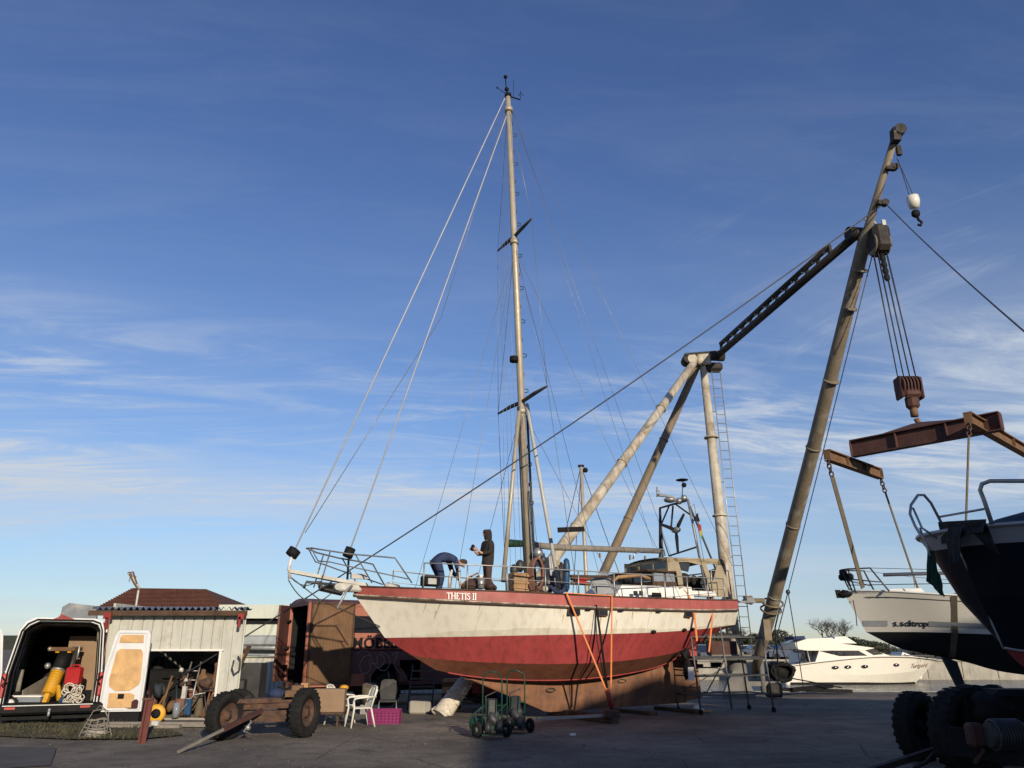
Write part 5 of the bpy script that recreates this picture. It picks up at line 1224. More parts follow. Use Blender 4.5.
# ================================================================== FAR CARS, TREES
def car(col):
    t=thing('parked_car','x','car',(0,0,0),group='cars parked on the far quay')
    m=MB(col); prof=[(-2.1,.35),(-2.1,.75),(-1.9,.9),(-1.2,.95),(-.75,1.4),(.6,1.45),(1.2,1.0),(1.95,.88),(2.1,.7),(2.1,.35)]
    m.prism(prof,-.85,.85); m.build('body',t)
    g_=MB('glass dark'); g_.prism([(-1.1,.98),(-.72,1.34),(.55,1.38),(1.05,1.02)],-.87,.87); g_.build('window',t)
    for x in(-1.35,1.35):
        for y in(-.75,.75): w_=MB('rubber'); w_.cyl((x,y-.12,.33),(x,y+.12,.33),.33,n=14); w_.build('wheel',t)
    return t
cl_=['dark blue car parked on the far quay just right of the sailboat stern','black car on the far quay between crane pedestal and boom','grey car on the far quay seen through the scaffold','dark blue car on the far quay just left of the motor yacht','pale car on the far quay behind the motor yacht cockpit','black car on the far quay beside the hanging cable bundle','dark car on the far quay half hidden by the leaning boom']
for i,px in enumerate((705,722,748,786,806,770,760)):
    c0=car('car paint %d'%(i%6)); c0['label']=cl_[i]; v=pY(px,660,78+(i%3)*3); c0.location=(v.x,v.y,.62); c0.rotation_euler=(0,0,R((90,80,0,10,85,95,0)[i]))
def tree(seed,h,name='bare_tree',spread=.55,depth=6):
    rr=random.Random(seed); tr=MB('bark'); cr=MB('bark')
    def br(p,d,l,r,lv):
        q=p+d*l; mid_=p+d*l*.5+Vector((rr.uniform(-1,1),rr.uniform(-1,1),0))*l*.06
        (tr if lv<2 else cr).tube([p,mid_,q],[r,r*.85,r*.7],5 if lv<3 else 3,caps=False)
        if lv>=depth: return
        n=3 if lv<4 else 3
        for k in range(n):
            ax=Vector((rr.uniform(-1,1),rr.uniform(-1,1),rr.uniform(-.3,.6))).normalized()
            nd=(d*(1-spread*.6)+ax*spread*1.15+Vector((0,0,.08))).normalized()
            br(p.lerp(q,rr.uniform(.55,1)),nd,l*rr.uniform(.66,.84),r*.58,lv+1)
    br(Vector((0,0,0)),Vector((0,0,1)),h*.24,h*.022,0)
    return tr,cr
def mktree(seed,h,label,loc,grp='bare trees beyond the far quay',**k):
    t=thing('bare_tree',label,'tree',loc,group=grp); a,b=tree(seed,h,**k); a.build('trunk',t); b.build('crown',t); return t
tA=mktree(1,9.5,'broad bare tree rising above the motor yacht\'s flybridge',(pY(826,640,130).x,130,.5)); 
tB=mktree(2,8.5,'round bare tree just right of the broad one above the motor yacht',(pY(846,640,134).x,134,.5))
labs=['bare tree low on the skyline right behind the sailboat stern','bare tree on the skyline between crane leg and boom','slender bare tree on the skyline left of the boom foot','bare tree on the skyline right of the boom foot','bare tree on the skyline left of the rope bridle','small bare tree on the skyline by the motor yacht stern','low bare tree on the skyline above the motor yacht foredeck','low bare tree on the skyline under the hanging yacht','bare tree on the skyline seen through the scaffold']
for i,(px,sc) in enumerate(((712,.6),(744,.85),(756,.7),(776,.72),(789,.62),(802,.66),(866,.66),(884,.58),(731,.6))):
    t=dup(tA if i%2 else tB,(pY(px,640,150).x,150+i*2,.5),R(i*73),labs[i]); t.scale=(sc,sc,sc)
def bush(loc,w,h,label,seed):
    rr=random.Random(seed); t=thing('evergreen_shrub',label,'shrub',loc,group='dark shrubs along the far bank'); m=MB('evergreen'); 
    for i in range(1400):
        u_=rr.gauss(0,.45); v_=rr.gauss(0,.4); hz=rr.random()**.8*h*(1-min(1,(u_*u_)*.8)); p=Vector((u_*w*.5,v_*w*.3,hz)); s__=rr.uniform(.1,.28)
        a=Vector((rr.uniform(-1,1),rr.uniform(-1,1),rr.uniform(-1,1))).normalized()*s__; b=a.orthogonal().normalized()*s__*.6; m.add([p-a,p+b,p+a,p-b],[(0,1,2,3)])
    m.build('foliage',t); s2=MB('bark'); s2.tube([(0,0,0),(0,0,h*.5)],[.12,.05],5); s2.build('stem',t)
for i,(px,h) in enumerate(((700,2.4),(725,3.0),(750,2.6),(768,2.9),(795,3.4),(872,2.6),(893,2.2),(912,2.0),(985,2.2))):
    bush((pY(px,650,100).x,100+i*1.5,.6),7,h,['dark shrub beyond the far quay at the sailboat stern','dark shrub beyond the far quay behind the crane ladder','dark shrub beyond the far quay behind the scaffold','dark shrub beyond the far quay right of the boom foot','tallest dark shrub at the motor yacht stern','dark shrub above the motor yacht windscreen','dark shrub above the motor yacht foredeck','dark shrub between motor yacht bow and hanging yacht','dark shrub beyond the far quay under the blue boat'][i],40+i)
# ================================================================== SHED WITH TOOLS
SH_=thing('tool_shed','cream corrugated shed with wide dark open doorway and grey sheet roof','shed',(-9,23,0))
sy=21.6; sx0,sx1=-10.78,-7.13; zt_=2.62; dx0,dx1,dz=-10.12,-7.68,1.70
def corr(m,x0,x1,z0,z1,y,step=.26,dep=.03):
    n=max(2,int((x1-x0)/step)); vs=[]; 
    for i in range(n):
        a=x0+(x1-x0)*i/n; b=x0+(x1-x0)*(i+1)/n; w=(b-a)
        for xx,yy in((a,y),(a+w*.80,y),(a+w*.83,y+dep),(a+w*.95,y+dep)): vs+=[Vector((xx,yy,z0)),Vector((xx,yy,z1))]
    vs+=[Vector((x1,y,z0)),Vector((x1,y,z1))]
    k=len(vs)//2; m.add(vs,[(2*i,2*i+2,2*i+3,2*i+1) for i in range(k-1)])
m=MB('shed wall'); corr(m,sx0,dx0,0,zt_,sy,.25,.045); corr(m,dx0,dx1,dz,zt_,sy,.25,.045); corr(m,dx1,sx1,0,zt_,sy,.25,.045)
m.box(((sx0+sx1)/2-1.2,sy+6,1.4),(sx1-sx0-2.2,.08,2.8)); m.bar((sx1-.06,sy+.06,1.3),(sx1-2.35,sy+5.95,1.3),.06,2.6); m.box((sx0+.03,sy+3,1.45),(.06,5.9,2.9)); m.build('wall',SH_,True)
m=MB('white paint'); m.box(((dx0+dx1)/2,sy-.03,dz),(dx1-dx0+.1,.08,.05)); m.box((dx1-.02,sy-.02,dz/2),(.06,.1,dz)); m.build('door_frame',SH_,True)
m=MB('roof sheet'); x=sx0-.35; n=26
vs=[]
for i in range(n*4+1):
    xx=x+(sx1+.25-x)*i/(n*4); o_=.05*math.sin(i*math.pi/2); vs+=[Vector((xx,sy-.35,zt_+.12+o_)),Vector((xx-2.3,sy+6.1,zt_+.42+o_))]
m.add(vs,[(2*i,2*i+2,2*i+3,2*i+1) for i in range(n*4)],True); m.use('dark wood'); m.box(((x+sx1)/2,sy-.3,zt_+.01),(sx1-x+.2,.06,.13)); m.use('roof sheet'); m.slab([pY(59,624,24.5),pY(97,624,24.5),pY(97,606,24.5),pY(70,603,24.5),pY(63,607,24.5)],.08); m.build('roof',SH_,True)
m=MB('red dull'); m.box((sx0+.1,sy-.38,zt_-.06),(.2,.06,.16)); m.box((sx0+.1,sy-.38,zt_-.25),(.07,.06,.28)); m.build('roof_bracket',SH_,True); m=MB('red dull'); m.box((sx1-.02,sy-.37,zt_-.08),(.16,.06,.14)); m.box((sx1-.05,sy-.37,zt_-.22),(.06,.06,.26)); m.build('roof_bracket',SH_,True)
m=MB('concrete'); m.add([(sx0,sy-.05,.05),(sx1,sy-.05,.05),(sx1-2.3,sy+6,.05),(sx0,sy+6,.05),(sx0,sy-.05,-.05),(sx1,sy-.05,-.05)],[(0,1,2,3),(4,5,1,0)]); m.build('floor_slab',SH_,True)
def sP(px,py,Yv): return pY(px,py,Yv)
# contents
def item(name,label,cat,build,group=None):
    m=MB(); build(m); o=one(name,label,cat,m,group); o.location.x*=.763; o.location.y*=.763; return o
def f(m):
    m.use('black'); m.box((-12.55,30.3,.75),(1.3,.8,.9),bev=.05); m.box((-12.2,29.9,1.05),(.7,.3,.16)); m.use('yellow'); m.box((-12.6,29.88,.55),(.25,.05,.18)); m.use('black'); m.box((-12.5,30.3,.2),(1.2,.7,.28)); m.use('steel dark'); m.cyl((-12.9,30.2,1.2),(-12.9,30.2,1.5),.15)  # red cabinet coloured black to put the shed's inner shade into it
item('compressor','machine cabinet coloured black for shade, standing inside the open shed','machine',f)
def f(m):
    q=pY(156,721,20.4)/.763; q=(q.x,q.y,.24); m.use('yellow'); m.lathe([(.11,-.05),(.20,-.05),(.22,0),(.20,.05),(.11,.05)],q,(.2,-1,0),22); m.use('black'); m.lathe([(.001,-.04),(.11,-.04),(.11,.04),(.001,.04)],q,(.2,-1,0),16)
    m.use('rust ochre'); q=Vector(q); m.tube([q+Vector((.05,.1,0)),q+Vector((.1,.4,.85))],.03,6); m.tube([q+Vector((-.1,.1,0)),q+Vector((.12,.45,.7))],.025,6)
item('yellow_wheel','small yellow wheel with black hub leaning at the shed doorway','wheel',f)
def f(m):
    m.use('galvanised')
    for dx in(-.16,.16): m.tube([(-11.25+dx,28.5,.06),(-11.2+dx*.8,28.9,1.4)],.022,6)
    for i in range(5): t=.15+.17*i; m.tube([(-11.41+.03*i*.0,28.5+.4*t,.06+1.34*t),(-11.09,28.5+.4*t,.06+1.34*t)],.015,5)
    m.use('dull white'); m.lump((-11.5,28.7,1.2),.06,1); m.lump((-11.3,28.6,.95),.05,2); m.box((-11.3,28.6,.6),(.1,.1,.4))
item('hand_ladder','light metal ladder with pale fittings standing in the shed doorway','ladder',f)
for nm,x,lab in(('stand_a',-10.85,'brown round-headed wooden bollard post, left one of two in the shed'),('stand_b',-10.35,'pale-topped brown wooden bollard post, right one of two in the shed')):
    m=MB('rust ochre'); m.lathe([(.05,.06),(.06,.7),(.13,.82),(.17,.95),(.12,1.06),(.07,1.1)]+([(.09,1.25),(.11,1.35),(.001,1.42)] if x>-10.6 else [(.06,1.2),(.001,1.22)]),(x,28.9,0),n=14); m.use('web brown'); m.lathe([(.12,.06),(.1,.3),(.05,.65)],(x,28.9,0),n=10)
    o_=one('wooden_post',lab,'post',m,'wooden posts in the shed'); o_.location.x*=.763; o_.location.y*=.763
def f(m):
    m.use('steel dark')
    m.tube([(-10.95,28.2,.08),(-10.6,28.4,.75)],.022,6); m.tube([(-10.35,28.2,.08),(-10.6,28.4,.75)],.022,6); m.tube([(-10.65,28.35,.75),(-10.1,28.35,.75),(-10.1,28.35,.35)],.02,6); m.use('galvanised'); m.tube([(-11.1,28.1,.08),(-10.8,28.3,.6),(-10.5,28.3,.65)],.018,5)
item('trestle','grey metal trestle in front of the wooden posts at the shed door','trestle',f)
def f(m):
    m.use('wood'); m.bar((-10.35,28.5,.08),(-10.0,29.3,1.7),.14,.05); m.bar((-10.2,28.45,.08),(-9.75,29.1,1.6),.18,.05); m.use('dark wood'); m.bar((-10.1,28.6,.08),(-9.7,29.5,1.8),.12,.05); m.use('rust ochre'); m.bar((-10.4,28.38,.08),(-10.05,28.95,.95),.2,.04)
item('leaning_planks','brown planks leaning inside the right jamb of the shed doorway','planks',f)
def f(m):
    m.use('blue plastic'); m.box((-11.05,28.3,.3),(.18,.15,.4),bev=.03); m.use('glass grey'); m.cyl((-11.3,28.2,.06),(-11.3,28.2,.42),.09); m.use('brick'); m.cyl((-11.3,28.4,.1),(-11.3,28.4,.5),.14)
item('canister','small blue canister and jar on the floor between the shed\'s wheel and posts','canister',f)
def f(m):
    rr=random.Random(17)
    for k in range(22):
        m.use(rr.choice(['steel dark','rust','brick','tarp','wood','scaffold grey','dark red','rust ochre'])); p=(rr.uniform(-12.9,-10.7),rr.uniform(28.8,30.2),rr.uniform(.15,.9)); 
        if rr.random()<.5: m.lump(p,(rr.uniform(.08,.2),rr.uniform(.08,.2),rr.uniform(.08,.22)),k,.35,8,6)
        else: a=rr.uniform(-.5,.5); m.tube([(p[0],p[1],.06),(p[0]+a*.6,p[1]+.2,p[2]+.5)],rr.uniform(.015,.04),5)
item('scrap_pile','jumbled pile of rusty tools and rods in the dark of the shed','scrap pile',f)
def f(m):
    m.use('grey wood'); m.box((-10.9,25.6,.07),(2.4,.2,.10)); m.box((-11.2,25.3,.05),(2.0,.16,.07)); m.use('dull white'); m.box((-10.75,25.2,.12),(.16,.14,.12),bev=.02)
item('door_sill_beam','grey timber beams lying on the ground before the shed doorway','beam',f)
def f(m):
    m.use('zinc'); m.tube([(-10.35,30.5,.6),(-10.3,30.5,1.6)],.07,8); m.use('steel dark'); m.box((-10.1,30.8,.7),(.8,.6,1.3))
    m.use('tarp'); m.box((-11.4,31.5,.7),(1.5,.8,1.2),bev=.05); m.use('chair grey'); m.box((-10.0,29.7,.5),(.35,.5,.9),rz=.2,bev=.03)
item('locker','dark lockers with an upright pipe at the back of the shed','locker',f)
m=MB('steel dark'); m.tube([(-7.2,21.45,1.55),(-7.12,21.45,1.45),(-7.12,21.45,1.2),(-7.25,21.45,1.1),(-7.32,21.45,1.25),(-7.29,21.45,1.45)],.022,6)
one('hose_loop','dark hose loop hanging at the shed\'s right corner','hose',m)
# ---------------- second pale shed behind
S2=thing('pale_shed','pale green sheet-metal hall with white fascia behind the cream shed','shed',(-9,36,0))
m=MB('shed pale'); corr(m,-12.2,-1.0,0,3.0,34.0); m.box((-6.6,36.5,1.5),(11.2,4.9,3.0)); m.build('wall',S2,True)
m=MB('white paint'); m.mats=['shed pale']; m.box((-6.6,33.8,3.2),(11.4,.4,.55)); m.build('fascia',S2,True)
m=MB('black'); m.box((-6.6,33.93,2.82),(11.2,.1,.18)); m.build('fascia_shade_strip',S2,True)  # solid black strip stands in for the shade under the fascia
m=MB('zinc'); m.box((-9.9,33.6,2.05),(2.6,.5,.4),bev=.06); m.tube([(-12,33.5,1.78),(-8.2,33.5,1.74)],.09,8); m.tube([(-12,33.5,1.5),(-8.2,33.5,1.45)],.06,8); m.use('shed wall'); corr(m,-11.5,-8.4,0,1.4,33.7,.18); m.build('pipe_rack',S2,True)
# ---------------- hip roofed house
HR=thing('house','brick house with dark red hipped tile roof rising behind the shed','house',(-21.5,52,0))
hy=48; A=pY(98,606,hy);B=pY(133,588,hy+4);Cq=pY(206,589,hy+4);D=pY(224,607,hy)
m=MB('brick'); m.box(((A.x+D.x)/2,hy+4,A.z/2),(D.x-A.x-1,7.4,A.z)); m.build('wall',HR,True)
m=MB('roof tile'); b0=Vector((A.x,hy+8.2,A.z));d0=Vector((D.x,hy+8.2,A.z)); A.z=D.z
m.add([A,D,Cq,B,b0,d0],[(0,1,2,3),(1,5,2),(0,3,4),(4,3,2,5),(0,4,5,1)])
for k in range(14):
    t=k/14; p=lerp(A,B,t)+Vector((0,-.03,.03)); q=lerp(D,Cq,t)+Vector((0,-.03,.03)); m.bar(p,q,.06,.05)
m.build('roof',HR,True)
m=MB('zinc'); 
for t in(.1,.36,.63,.9): m.ball(lerp(B,Cq,t)*1+Vector((0,-.9,-.4)),.08,6,5)
m.build('roof_vent',HR,True)
m=MB('dull white'); m.tube([pY(135,612,40)-Vector((0,0,3)),pY(136,606,40),pY(139,587,40)],.055,6); m.tube([pY(139,588,40),pY(133,578,40),pY(128,573,40)],.05,6); m.use('rust ochre'); m.tube([pY(128,573,40),pY(133,572,40),pY(137,585,40)],.05,6); m.tube([pY(130,574,40),pY(134,582,40),pY(139,590,40)],.07,6); m.tube([pY(131,574,40),pY(129,582,40)],.02,4); m.tube([pY(134,577,40),pY(136,577,40)],.04,4)
one('small_crane','small weathered orange and white davit arm standing above the shed roof','davit',m)
tC=dup(tA,(pY(231,640,70).x,70,0),R(40),'thin bare tree top showing between house roof and pale hall'); tC.scale=(.62,.62,.66); tC['group']='x'; del tC['group']
# ================================================================== VAN
VX0,VX1,VYr=-12.28,-10.2,20.2
VN=thing('delivery_van','white van with dark bumper and both rear doors wide open, parked on the verge','van',((VX0+VX1)/2,VYr,0))
m=MB('van white'); z0_,z1_=.52,2.56; L_=5.2; t=.09
# hollow body shell: tapered walls
def sec(y,in_=0):
    b0,b1=VX0+in_,VX1-in_; 
    return [Vector((b0,y,z0_)),Vector((b0,y,1.3)),Vector((b0+.13,y,2.25)),Vector((b0+.24,y,2.47-in_)),Vector((b0+.42,y,z1_+.01-in_)),Vector((b1-.34,y,z1_-in_)),Vector((b1-.17,y,2.50-in_)),Vector((b1-.10,y,2.28)),Vector((b1,y,1.3)),Vector((b1,y,z0_))]
def shell(y0,y1,in_,fl=False):
    a=sec(y0,in_);b=sec(y1,in_);n=len(a); m.add(a+b,[((i,i+1,n+i+1,n+i) if not fl else (n+i,n+i+1,i+1,i)) for i in range(n-1)],False)
shell(VYr,VYr+L_,0); 
m.cur=0; a=sec(VYr,0); b=sec(VYr-.02,.07)
o0=sec(VYr,0); i0=sec(VYr,.09); n=len(o0)
m.add(o0+i0,[(i,n+i,n+i+1,i+1) for i in range(n-1)])
m.box(((VX0+VX1)/2,VYr+L_+.3,1.2),(2.1,.6,1.3)); m.box(((VX0+VX1)/2,VYr+L_,1.5),(2.1,.05,1.8))
m.build('body',VN,True)
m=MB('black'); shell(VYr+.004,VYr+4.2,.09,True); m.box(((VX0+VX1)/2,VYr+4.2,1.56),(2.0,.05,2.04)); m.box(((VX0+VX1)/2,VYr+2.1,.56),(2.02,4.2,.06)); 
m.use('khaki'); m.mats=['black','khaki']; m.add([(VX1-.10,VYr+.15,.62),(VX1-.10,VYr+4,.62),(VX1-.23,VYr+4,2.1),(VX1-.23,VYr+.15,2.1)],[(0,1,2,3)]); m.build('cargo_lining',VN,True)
m=MB('black'); m.box(((VX0+VX1)/2,VYr-.08,.47),(2.35,.22,.24),bev=.05); m.build('bumper',VN,True)
m=MB('black'); m.box(((VX0+VX1)/2,VYr+.3,.3),(1.9,.5,.15)); m.use('zinc'); m.tube([(-11.2,VYr-.1,.33),(-11.2,VYr-.28,.33),(-11.2,VYr-.28,.42)],.03,6); m.ball((-11.2,VYr-.28,.45),.035,8,6); m.build('tow_bar',VN,True)
for x in(VX0+.02,VX1-.02):
    m=MB('red plastic'); m.box((x,VYr-.0,1.0),(.12,.06,.55),bev=.02); m.build('tail_light',VN,True)
for x in(VX0+.25,VX1-.25): m=MB('red plastic'); m.box((x,VYr-.2,.5),(.22,.03,.05)); m.build('reflector',VN,True)
m=MB('rubber'); sq_=sec(VYr-.03,.05); m.tube(sq_,.022,6); sq_=sec(VYr-.01,.10); m.tube(sq_+[sq_[0]],.018,6); m.build('door_seal',VN,True)
m=MB('zinc'); a=sec(VYr+.02,-.01); m.tube([Vector((VX1+.005,VYr+.02,1.32)),Vector((VX1+.005,VYr+4.6,1.32))],.012,4); m.tube([Vector((VX0-.005,VYr+.02,1.32)),Vector((VX0-.005,VYr+4.6,1.32))],.012,4); m.build('side_moulding',VN,True)
m=MB('grey wood')
for k in range(5): 
    b_=sec(VYr+.5+.8*k,.13); m.tube(b_,.03,4)
m.build('cargo_rib',VN,True)
m=MB('zinc'); m.box(((VX0+VX1)/2,VYr-.2,.555),(1.9,.05,.02)); m.build('bumper_strip',VN,True)
m=MB('red dull'); m.prism([(-11.5,2.53),(-11.38,2.58),(-11.32,2.66),(-11.22,2.62),(-11.0,2.53)],VYr-.06,VYr+.15); m.build('brake_light',VN,True)
for x in(VX0+.25,VX1-.25):
    for y in(1.0,4.6): wheel(VN,(x,VYr+y,.46),(1,0,0),.36,.22,'zinc')
# open doors
def vdoor(hx,hy_,ang,name='rear_door',flip=1):
    root=MB('van white'); W_=1.0; Hh=1.95; ca,sa=math.cos(ang),math.sin(ang)
    sg=flip
    def q(u_,z,off=0):     # u along door, off outward normal towards camera side
        xt=u_+.09*(z-.3)*flip*0
        off=off*sg; return Vector((hx+ca*u_+sa*off,hy_+sa*u_-ca*off,z))
    zb0,zb1=.36,2.28
    tl=.11
    corners=[(.0,zb0),(W_,zb0),(W_,1.3),(W_-.02,zb1-.1),(W_-.08,zb1),(.2,zb1),(.13,zb1-.15),(0,1.3)]
    P=[q(u_,z,0) for u_,z in corners]; 
    P2=[q(u_,z,-.09*1) for u_,z in corners]; n=len(P); root.add(P+P2,[tuple(range(n)),tuple(range(2*n-1,n-1,-1))]+[(i+n,(i+1)%n+n,(i+1)%n,i) for i in range(n)])
    # raised rim
    root.tube([q(u_,z,.01) for u_,z in [(.05,zb0+.05),(W_-.05,zb0+.05),(W_-.05,1.3),(W_-.12,zb1-.06),(.23,zb1-.06),(.06,1.3)]],.02,6,closed=True)
    d=root.build(name,VN,True)
    pm=MB('ply')
    def pan(pts): 
        pm.slab([q(u_,z,.018) for u_,z in pts],.014)
    pan([(.25,1.98),(W_-.17,1.98),(W_-.19,2.17),(.30,2.17),(.26,2.12)])
    pan([(.17,.95),(.33,.84),(.66,.84),(.86,.98),(.89,1.08),(.86,1.72),(.80,1.82),(.30,1.83),(.22,1.75),(.15,1.1)])
    pan([(.18,.44),(.74,.44),(.80,.50),(.80,.72),(.72,.80),(.2,.80)]) if False else pan([(.20,.45),(.76,.45),(.80,.50),(.80,.74),(.70,.79),(.20,.79)])
    pm.build('plywood_panel',d,True)
    hm=MB('black'); hm.slab([q(.42,.66,.035),(q(.56,.66,.035)),q(.56,.77,.035),q(.42,.77,.035)],.03)
    for u_,z in((.25,.5),(.72,.5),(.25,.74),(.7,.74),(.28,1.0),(.82,1.1),(.3,1.76),(.8,1.7)): pass
    hm.build('latch',d,True)
    hg=MB('black'); hg.tube([q(-.02,1.2,.02),q(-.1,1.1,.1),q(-.04,1.0,.06)],.02,5); hg.tube([q(-.05,.55,-.02),q(-.15,.55,-.05)],.04,5); hg.build('hinge',d,True)
    return d
vdoor(VX1+.05,VYr-.10,R(-18))
vdoor(VX0-.05,VYr-.12,R(186),flip=-1)
VN.rotation_euler=(0,0,R(27)); VN.location.z=-.1
# van load
m=MB('yellow'); a=pY(43,706,20.45); b=pY(58,671,20.9); 
ax=(b-a).normalized(); m.tube([a+ax*.3,b],.145,18); 
for i in range(9): p=lerp(a+ax*.33,b,i/9); m.cyl(p,p+ax*.03,.157,n=18)
m.bar(a+Vector((0,0,-.08)),a+ax*.5,.10,.12); m.bar(a+Vector((.36,0,.16)),a+ax*.5+Vector((.16,0,0)),.08,.1); m.use('black'); m.tube([b,b+ax*.5],.165,18); m.use('galvanised'); m.cyl(b-ax*.03,b+ax*.02,.17,n=18); m.use('rust ochre'); tp_=b+ax*.54; m.box(tp_+Vector((.0,0,.06)),(.62,.4,.09)); m.use('yellow'); m.box(tp_,(.4,.3,.06)); m.use('galvanised'); m.tube([tp_+Vector((.2,-.1,.1)),tp_+Vector((.38,-.1,.12)),tp_+Vector((.36,-.1,-.2))],.03,6); m.ball(tp_+Vector((-.38,-.1,.06)),.06,8,6); m.ball(tp_+Vector((-.36,-.1,-.35)),.08,8,6); m.use('steel dark'); m.tube([tp_+Vector((.3,-.1,0)),b+Vector((.3,-.05,-.2))],.05,6)
one('hydraulic_cylinder','yellow cylinder machine with black collar leaning inside the van','machine',m)
m=MB('red plastic'); p=pY(74,676,20.7); m.box(p,(.36,.25,.42),bev=.04); m.tube([p+Vector((-.1,0,.2)),p+Vector((-.1,0,.26)),p+Vector((.1,0,.26)),p+Vector((.1,0,.2))],.02,5)
one('fuel_can','red fuel can behind the rope heap in the van','fuel can',m)
m=MB('rope'); rg=random.Random(8); p=pY(73,699,20.4)
for i in range(34):
    c=p+Vector((rg.gauss(0,.09),rg.gauss(0,.07),rg.uniform(-.14,.28)-.02)); c.x=max(p.x-.16,min(p.x+.17,c.x)); r0=rg.uniform(.05,.12); n_=Vector((rg.uniform(-1,1),rg.uniform(-1.2,-.2),rg.uniform(-1,1))).normalized(); a=n_.orthogonal().normalized(); b=n_.cross(a)
    m.tube([c+a*r0*math.cos(t)+b*r0*math.sin(t) for t in [k*.628 for k in range(10)]],.014,5,closed=True)
one('rope_heap','white tangled rope heap by the van\'s right door','rope',m)
m=MB('blue plastic'); a=pY(58,706,20.35); b=pY(66,693,20.4); m.tube([a,b,b+(b-a)*.15],[.055,.055,.03],10)
one('blue_bottle','blue pump bottle lying in front of the rope heap in the van','bottle',m)
m=MB('glass grey'); p=pY(26,703,20.6); m.box(p+Vector((0,.2,.0)),(.75,.6,.3),bev=.03); m.use('white paint'); m.box(p+Vector((0,.2,.16)),(.8,.62,.04)); 
one('storage_box','clear plastic storage box on the left of the van floor','box',m)
m=MB('grey wood'); p=pY(14,690,20.7); m.box(p+Vector((.02,.1,.0)),(.14,.04,.95)); m.box(p+Vector((.25,.5,-.1)),(.03,1.0,.5),rx=.3)
one('loose_board','upright grey board at the van\'s left side above the plastic bag','board',m)
m=MB('white paint'); p=pY(7,706,20.3); m.ball(p,(.22,.15,.12)); m.ball(p+Vector((.03,0,.09)),(.12,.1,.07))
one('plastic_bag','crumpled white plastic bag at the left edge of the van floor','bag',m)
m=MB('card'); p=pY(78,672,21.6); m.box(p+Vector((.0,.2,.15)),(.85,.04,1.5),rz=R(27)); m.box(p+Vector((-.3,-.3,-.35)),(.25,.25,.6))
one('brown_board','brown board behind the red fuel can in the van','board',m)
# small red car part behind the van door
m=MB('dark red'); m.box((-9.9,21.0,.42),(1.3,.6,.4),bev=.12); m.use('black'); m.box((-9.9,21.0,.14),(1.3,.6,.2))
CC=one('covered_trailer','dark red low trailer body half hidden behind the open van door','trailer',m)
# wire basket
m=MB('wire white'); m.mats=['grey wood']; c0=pZ(95,738,0)
for k in range(5): z=.03+k*.08; rr_=.32-.03*k; m.tube([c0+Vector((rr_*math.cos(t)*1.05,rr_*.7*math.sin(t),z+.02*math.sin(3*t+k))) for t in [j*.45 for j in range(14)]],.013,5,closed=True)
for j in range(10): t=j*.628; m.tube([c0+Vector((.34*math.cos(t),.24*math.sin(t),.02)),c0+Vector((.2*math.cos(t),.14*math.sin(t),.36))],.010,4)
m.tube([c0+Vector((-.2,0,.34)),c0+Vector((-.12,0,.52)),c0+Vector((.1,0,.55)),c0+Vector((.22,0,.36))],.013,5); m.tube([c0+Vector((-.1,0,.5)),c0+Vector((.0,0,.62)),c0+Vector((.25,-.1,.5)),c0+Vector((.28,-.1,.1))],.011,5)
m.mats.append('concrete'); m.cur=1; m.ball(c0+Vector((0,0,.1)),(.24,.17,.1))
one('wire_basket','grey wire basket of scraps standing on the grass before the van door','basket',m)
# red post
m=MB('rust beam'); m.mats=['post red','rust']; a=pZ(140,743,0); b=pY(148,700,a.y+.1); m.bar(a-Vector((0,0,.1)),b,.04,.15); m.bar(a+Vector((.06,-.02,-.1)),b+Vector((.07,-.02,0)),.10,.02); m.cur=1; m.box(b+Vector((.0,0,.02)),(.2,.16,.04),rz=.3)
one('iron_post','leaning dark red iron post at the edge of the verge','post',m)
# ================================================================== MOVING TRUCK
TK=Fr(-6.35,25.2,30); TV=thing('furniture_truck','old salmon and brown furniture lorry with open rear doors behind the sailboat bow','truck',(-6.35,25.2,0),R(30))
Wd=2.25; Ln=7.2; zt_=TK(316,599,0).z; zb_=.62
m=MB('truck salmon')
zl=TK(350,650,0).z
xA=TK(400,660,0).x; xB=TK(421,660,0).x; zo0=TK(410,681,0).z; zo1=TK(410,660,0).z
wn0=TK(354,628,0); wn1=TK(382,628,0); wz1=TK(360,616,0).z; wz0=TK(360,633,0).z
def side(x0,x1,z0,z1,k,y=0): m.use(k); m.box(((x0+x1)/2,y+.03,(z0+z1)/2),(x1-x0,.06,z1-z0))
side(0,wn0.x,zl,zt_-.1,'truck salmon'); side(wn0.x,Ln,wz1,zt_-.1,'truck salmon'); side(wn1.x,Ln,zl,wz1,'truck salmon'); side(wn0.x,wn1.x,zl,wz0,'truck salmon')
wc=TK(388,700,0).x; 
# brown lower side with wheel arch and side opening
m.use('truck brown'); arch=[]
ra=.72; zc_=.45
for k in range(13): t=math.pi*(1-k/12); arch.append((wc+ra*math.cos(t),max(zb_,zc_+ra*1.15*math.sin(t))))
m.prism([(0,zl),(0,zb_)]+arch+[(xA,zb_),(xA,zl)],0,.06); side(xA,xB,zo1,zl,'truck brown'); side(xA,xB,zb_,zo0,'truck brown'); side(xB,Ln,zb_,zl,'truck brown')
m.use('black'); m.box((Ln/2,Wd-.05,(zt_+zb_)/2),(Ln,.06,zt_-zb_-.1)); m.box((Ln/2,Wd/2,zb_+.04),(Ln-.2,Wd-.1,.08)); m.box((Ln-.04,Wd/2,(zt_+zb_)/2),(.06,Wd-.1,zt_-zb_-.1))
m.build('body',TV)
m=MB('truck brown'); n=12; vs=[]
for x in(-.05,Ln+.05):
    for k in range(n+1): t=k/n; y=-.03+t*(Wd+.06); vs.append(Vector((x,y,zt_-.14+.2*math.sin(math.pi*t)**.5)))
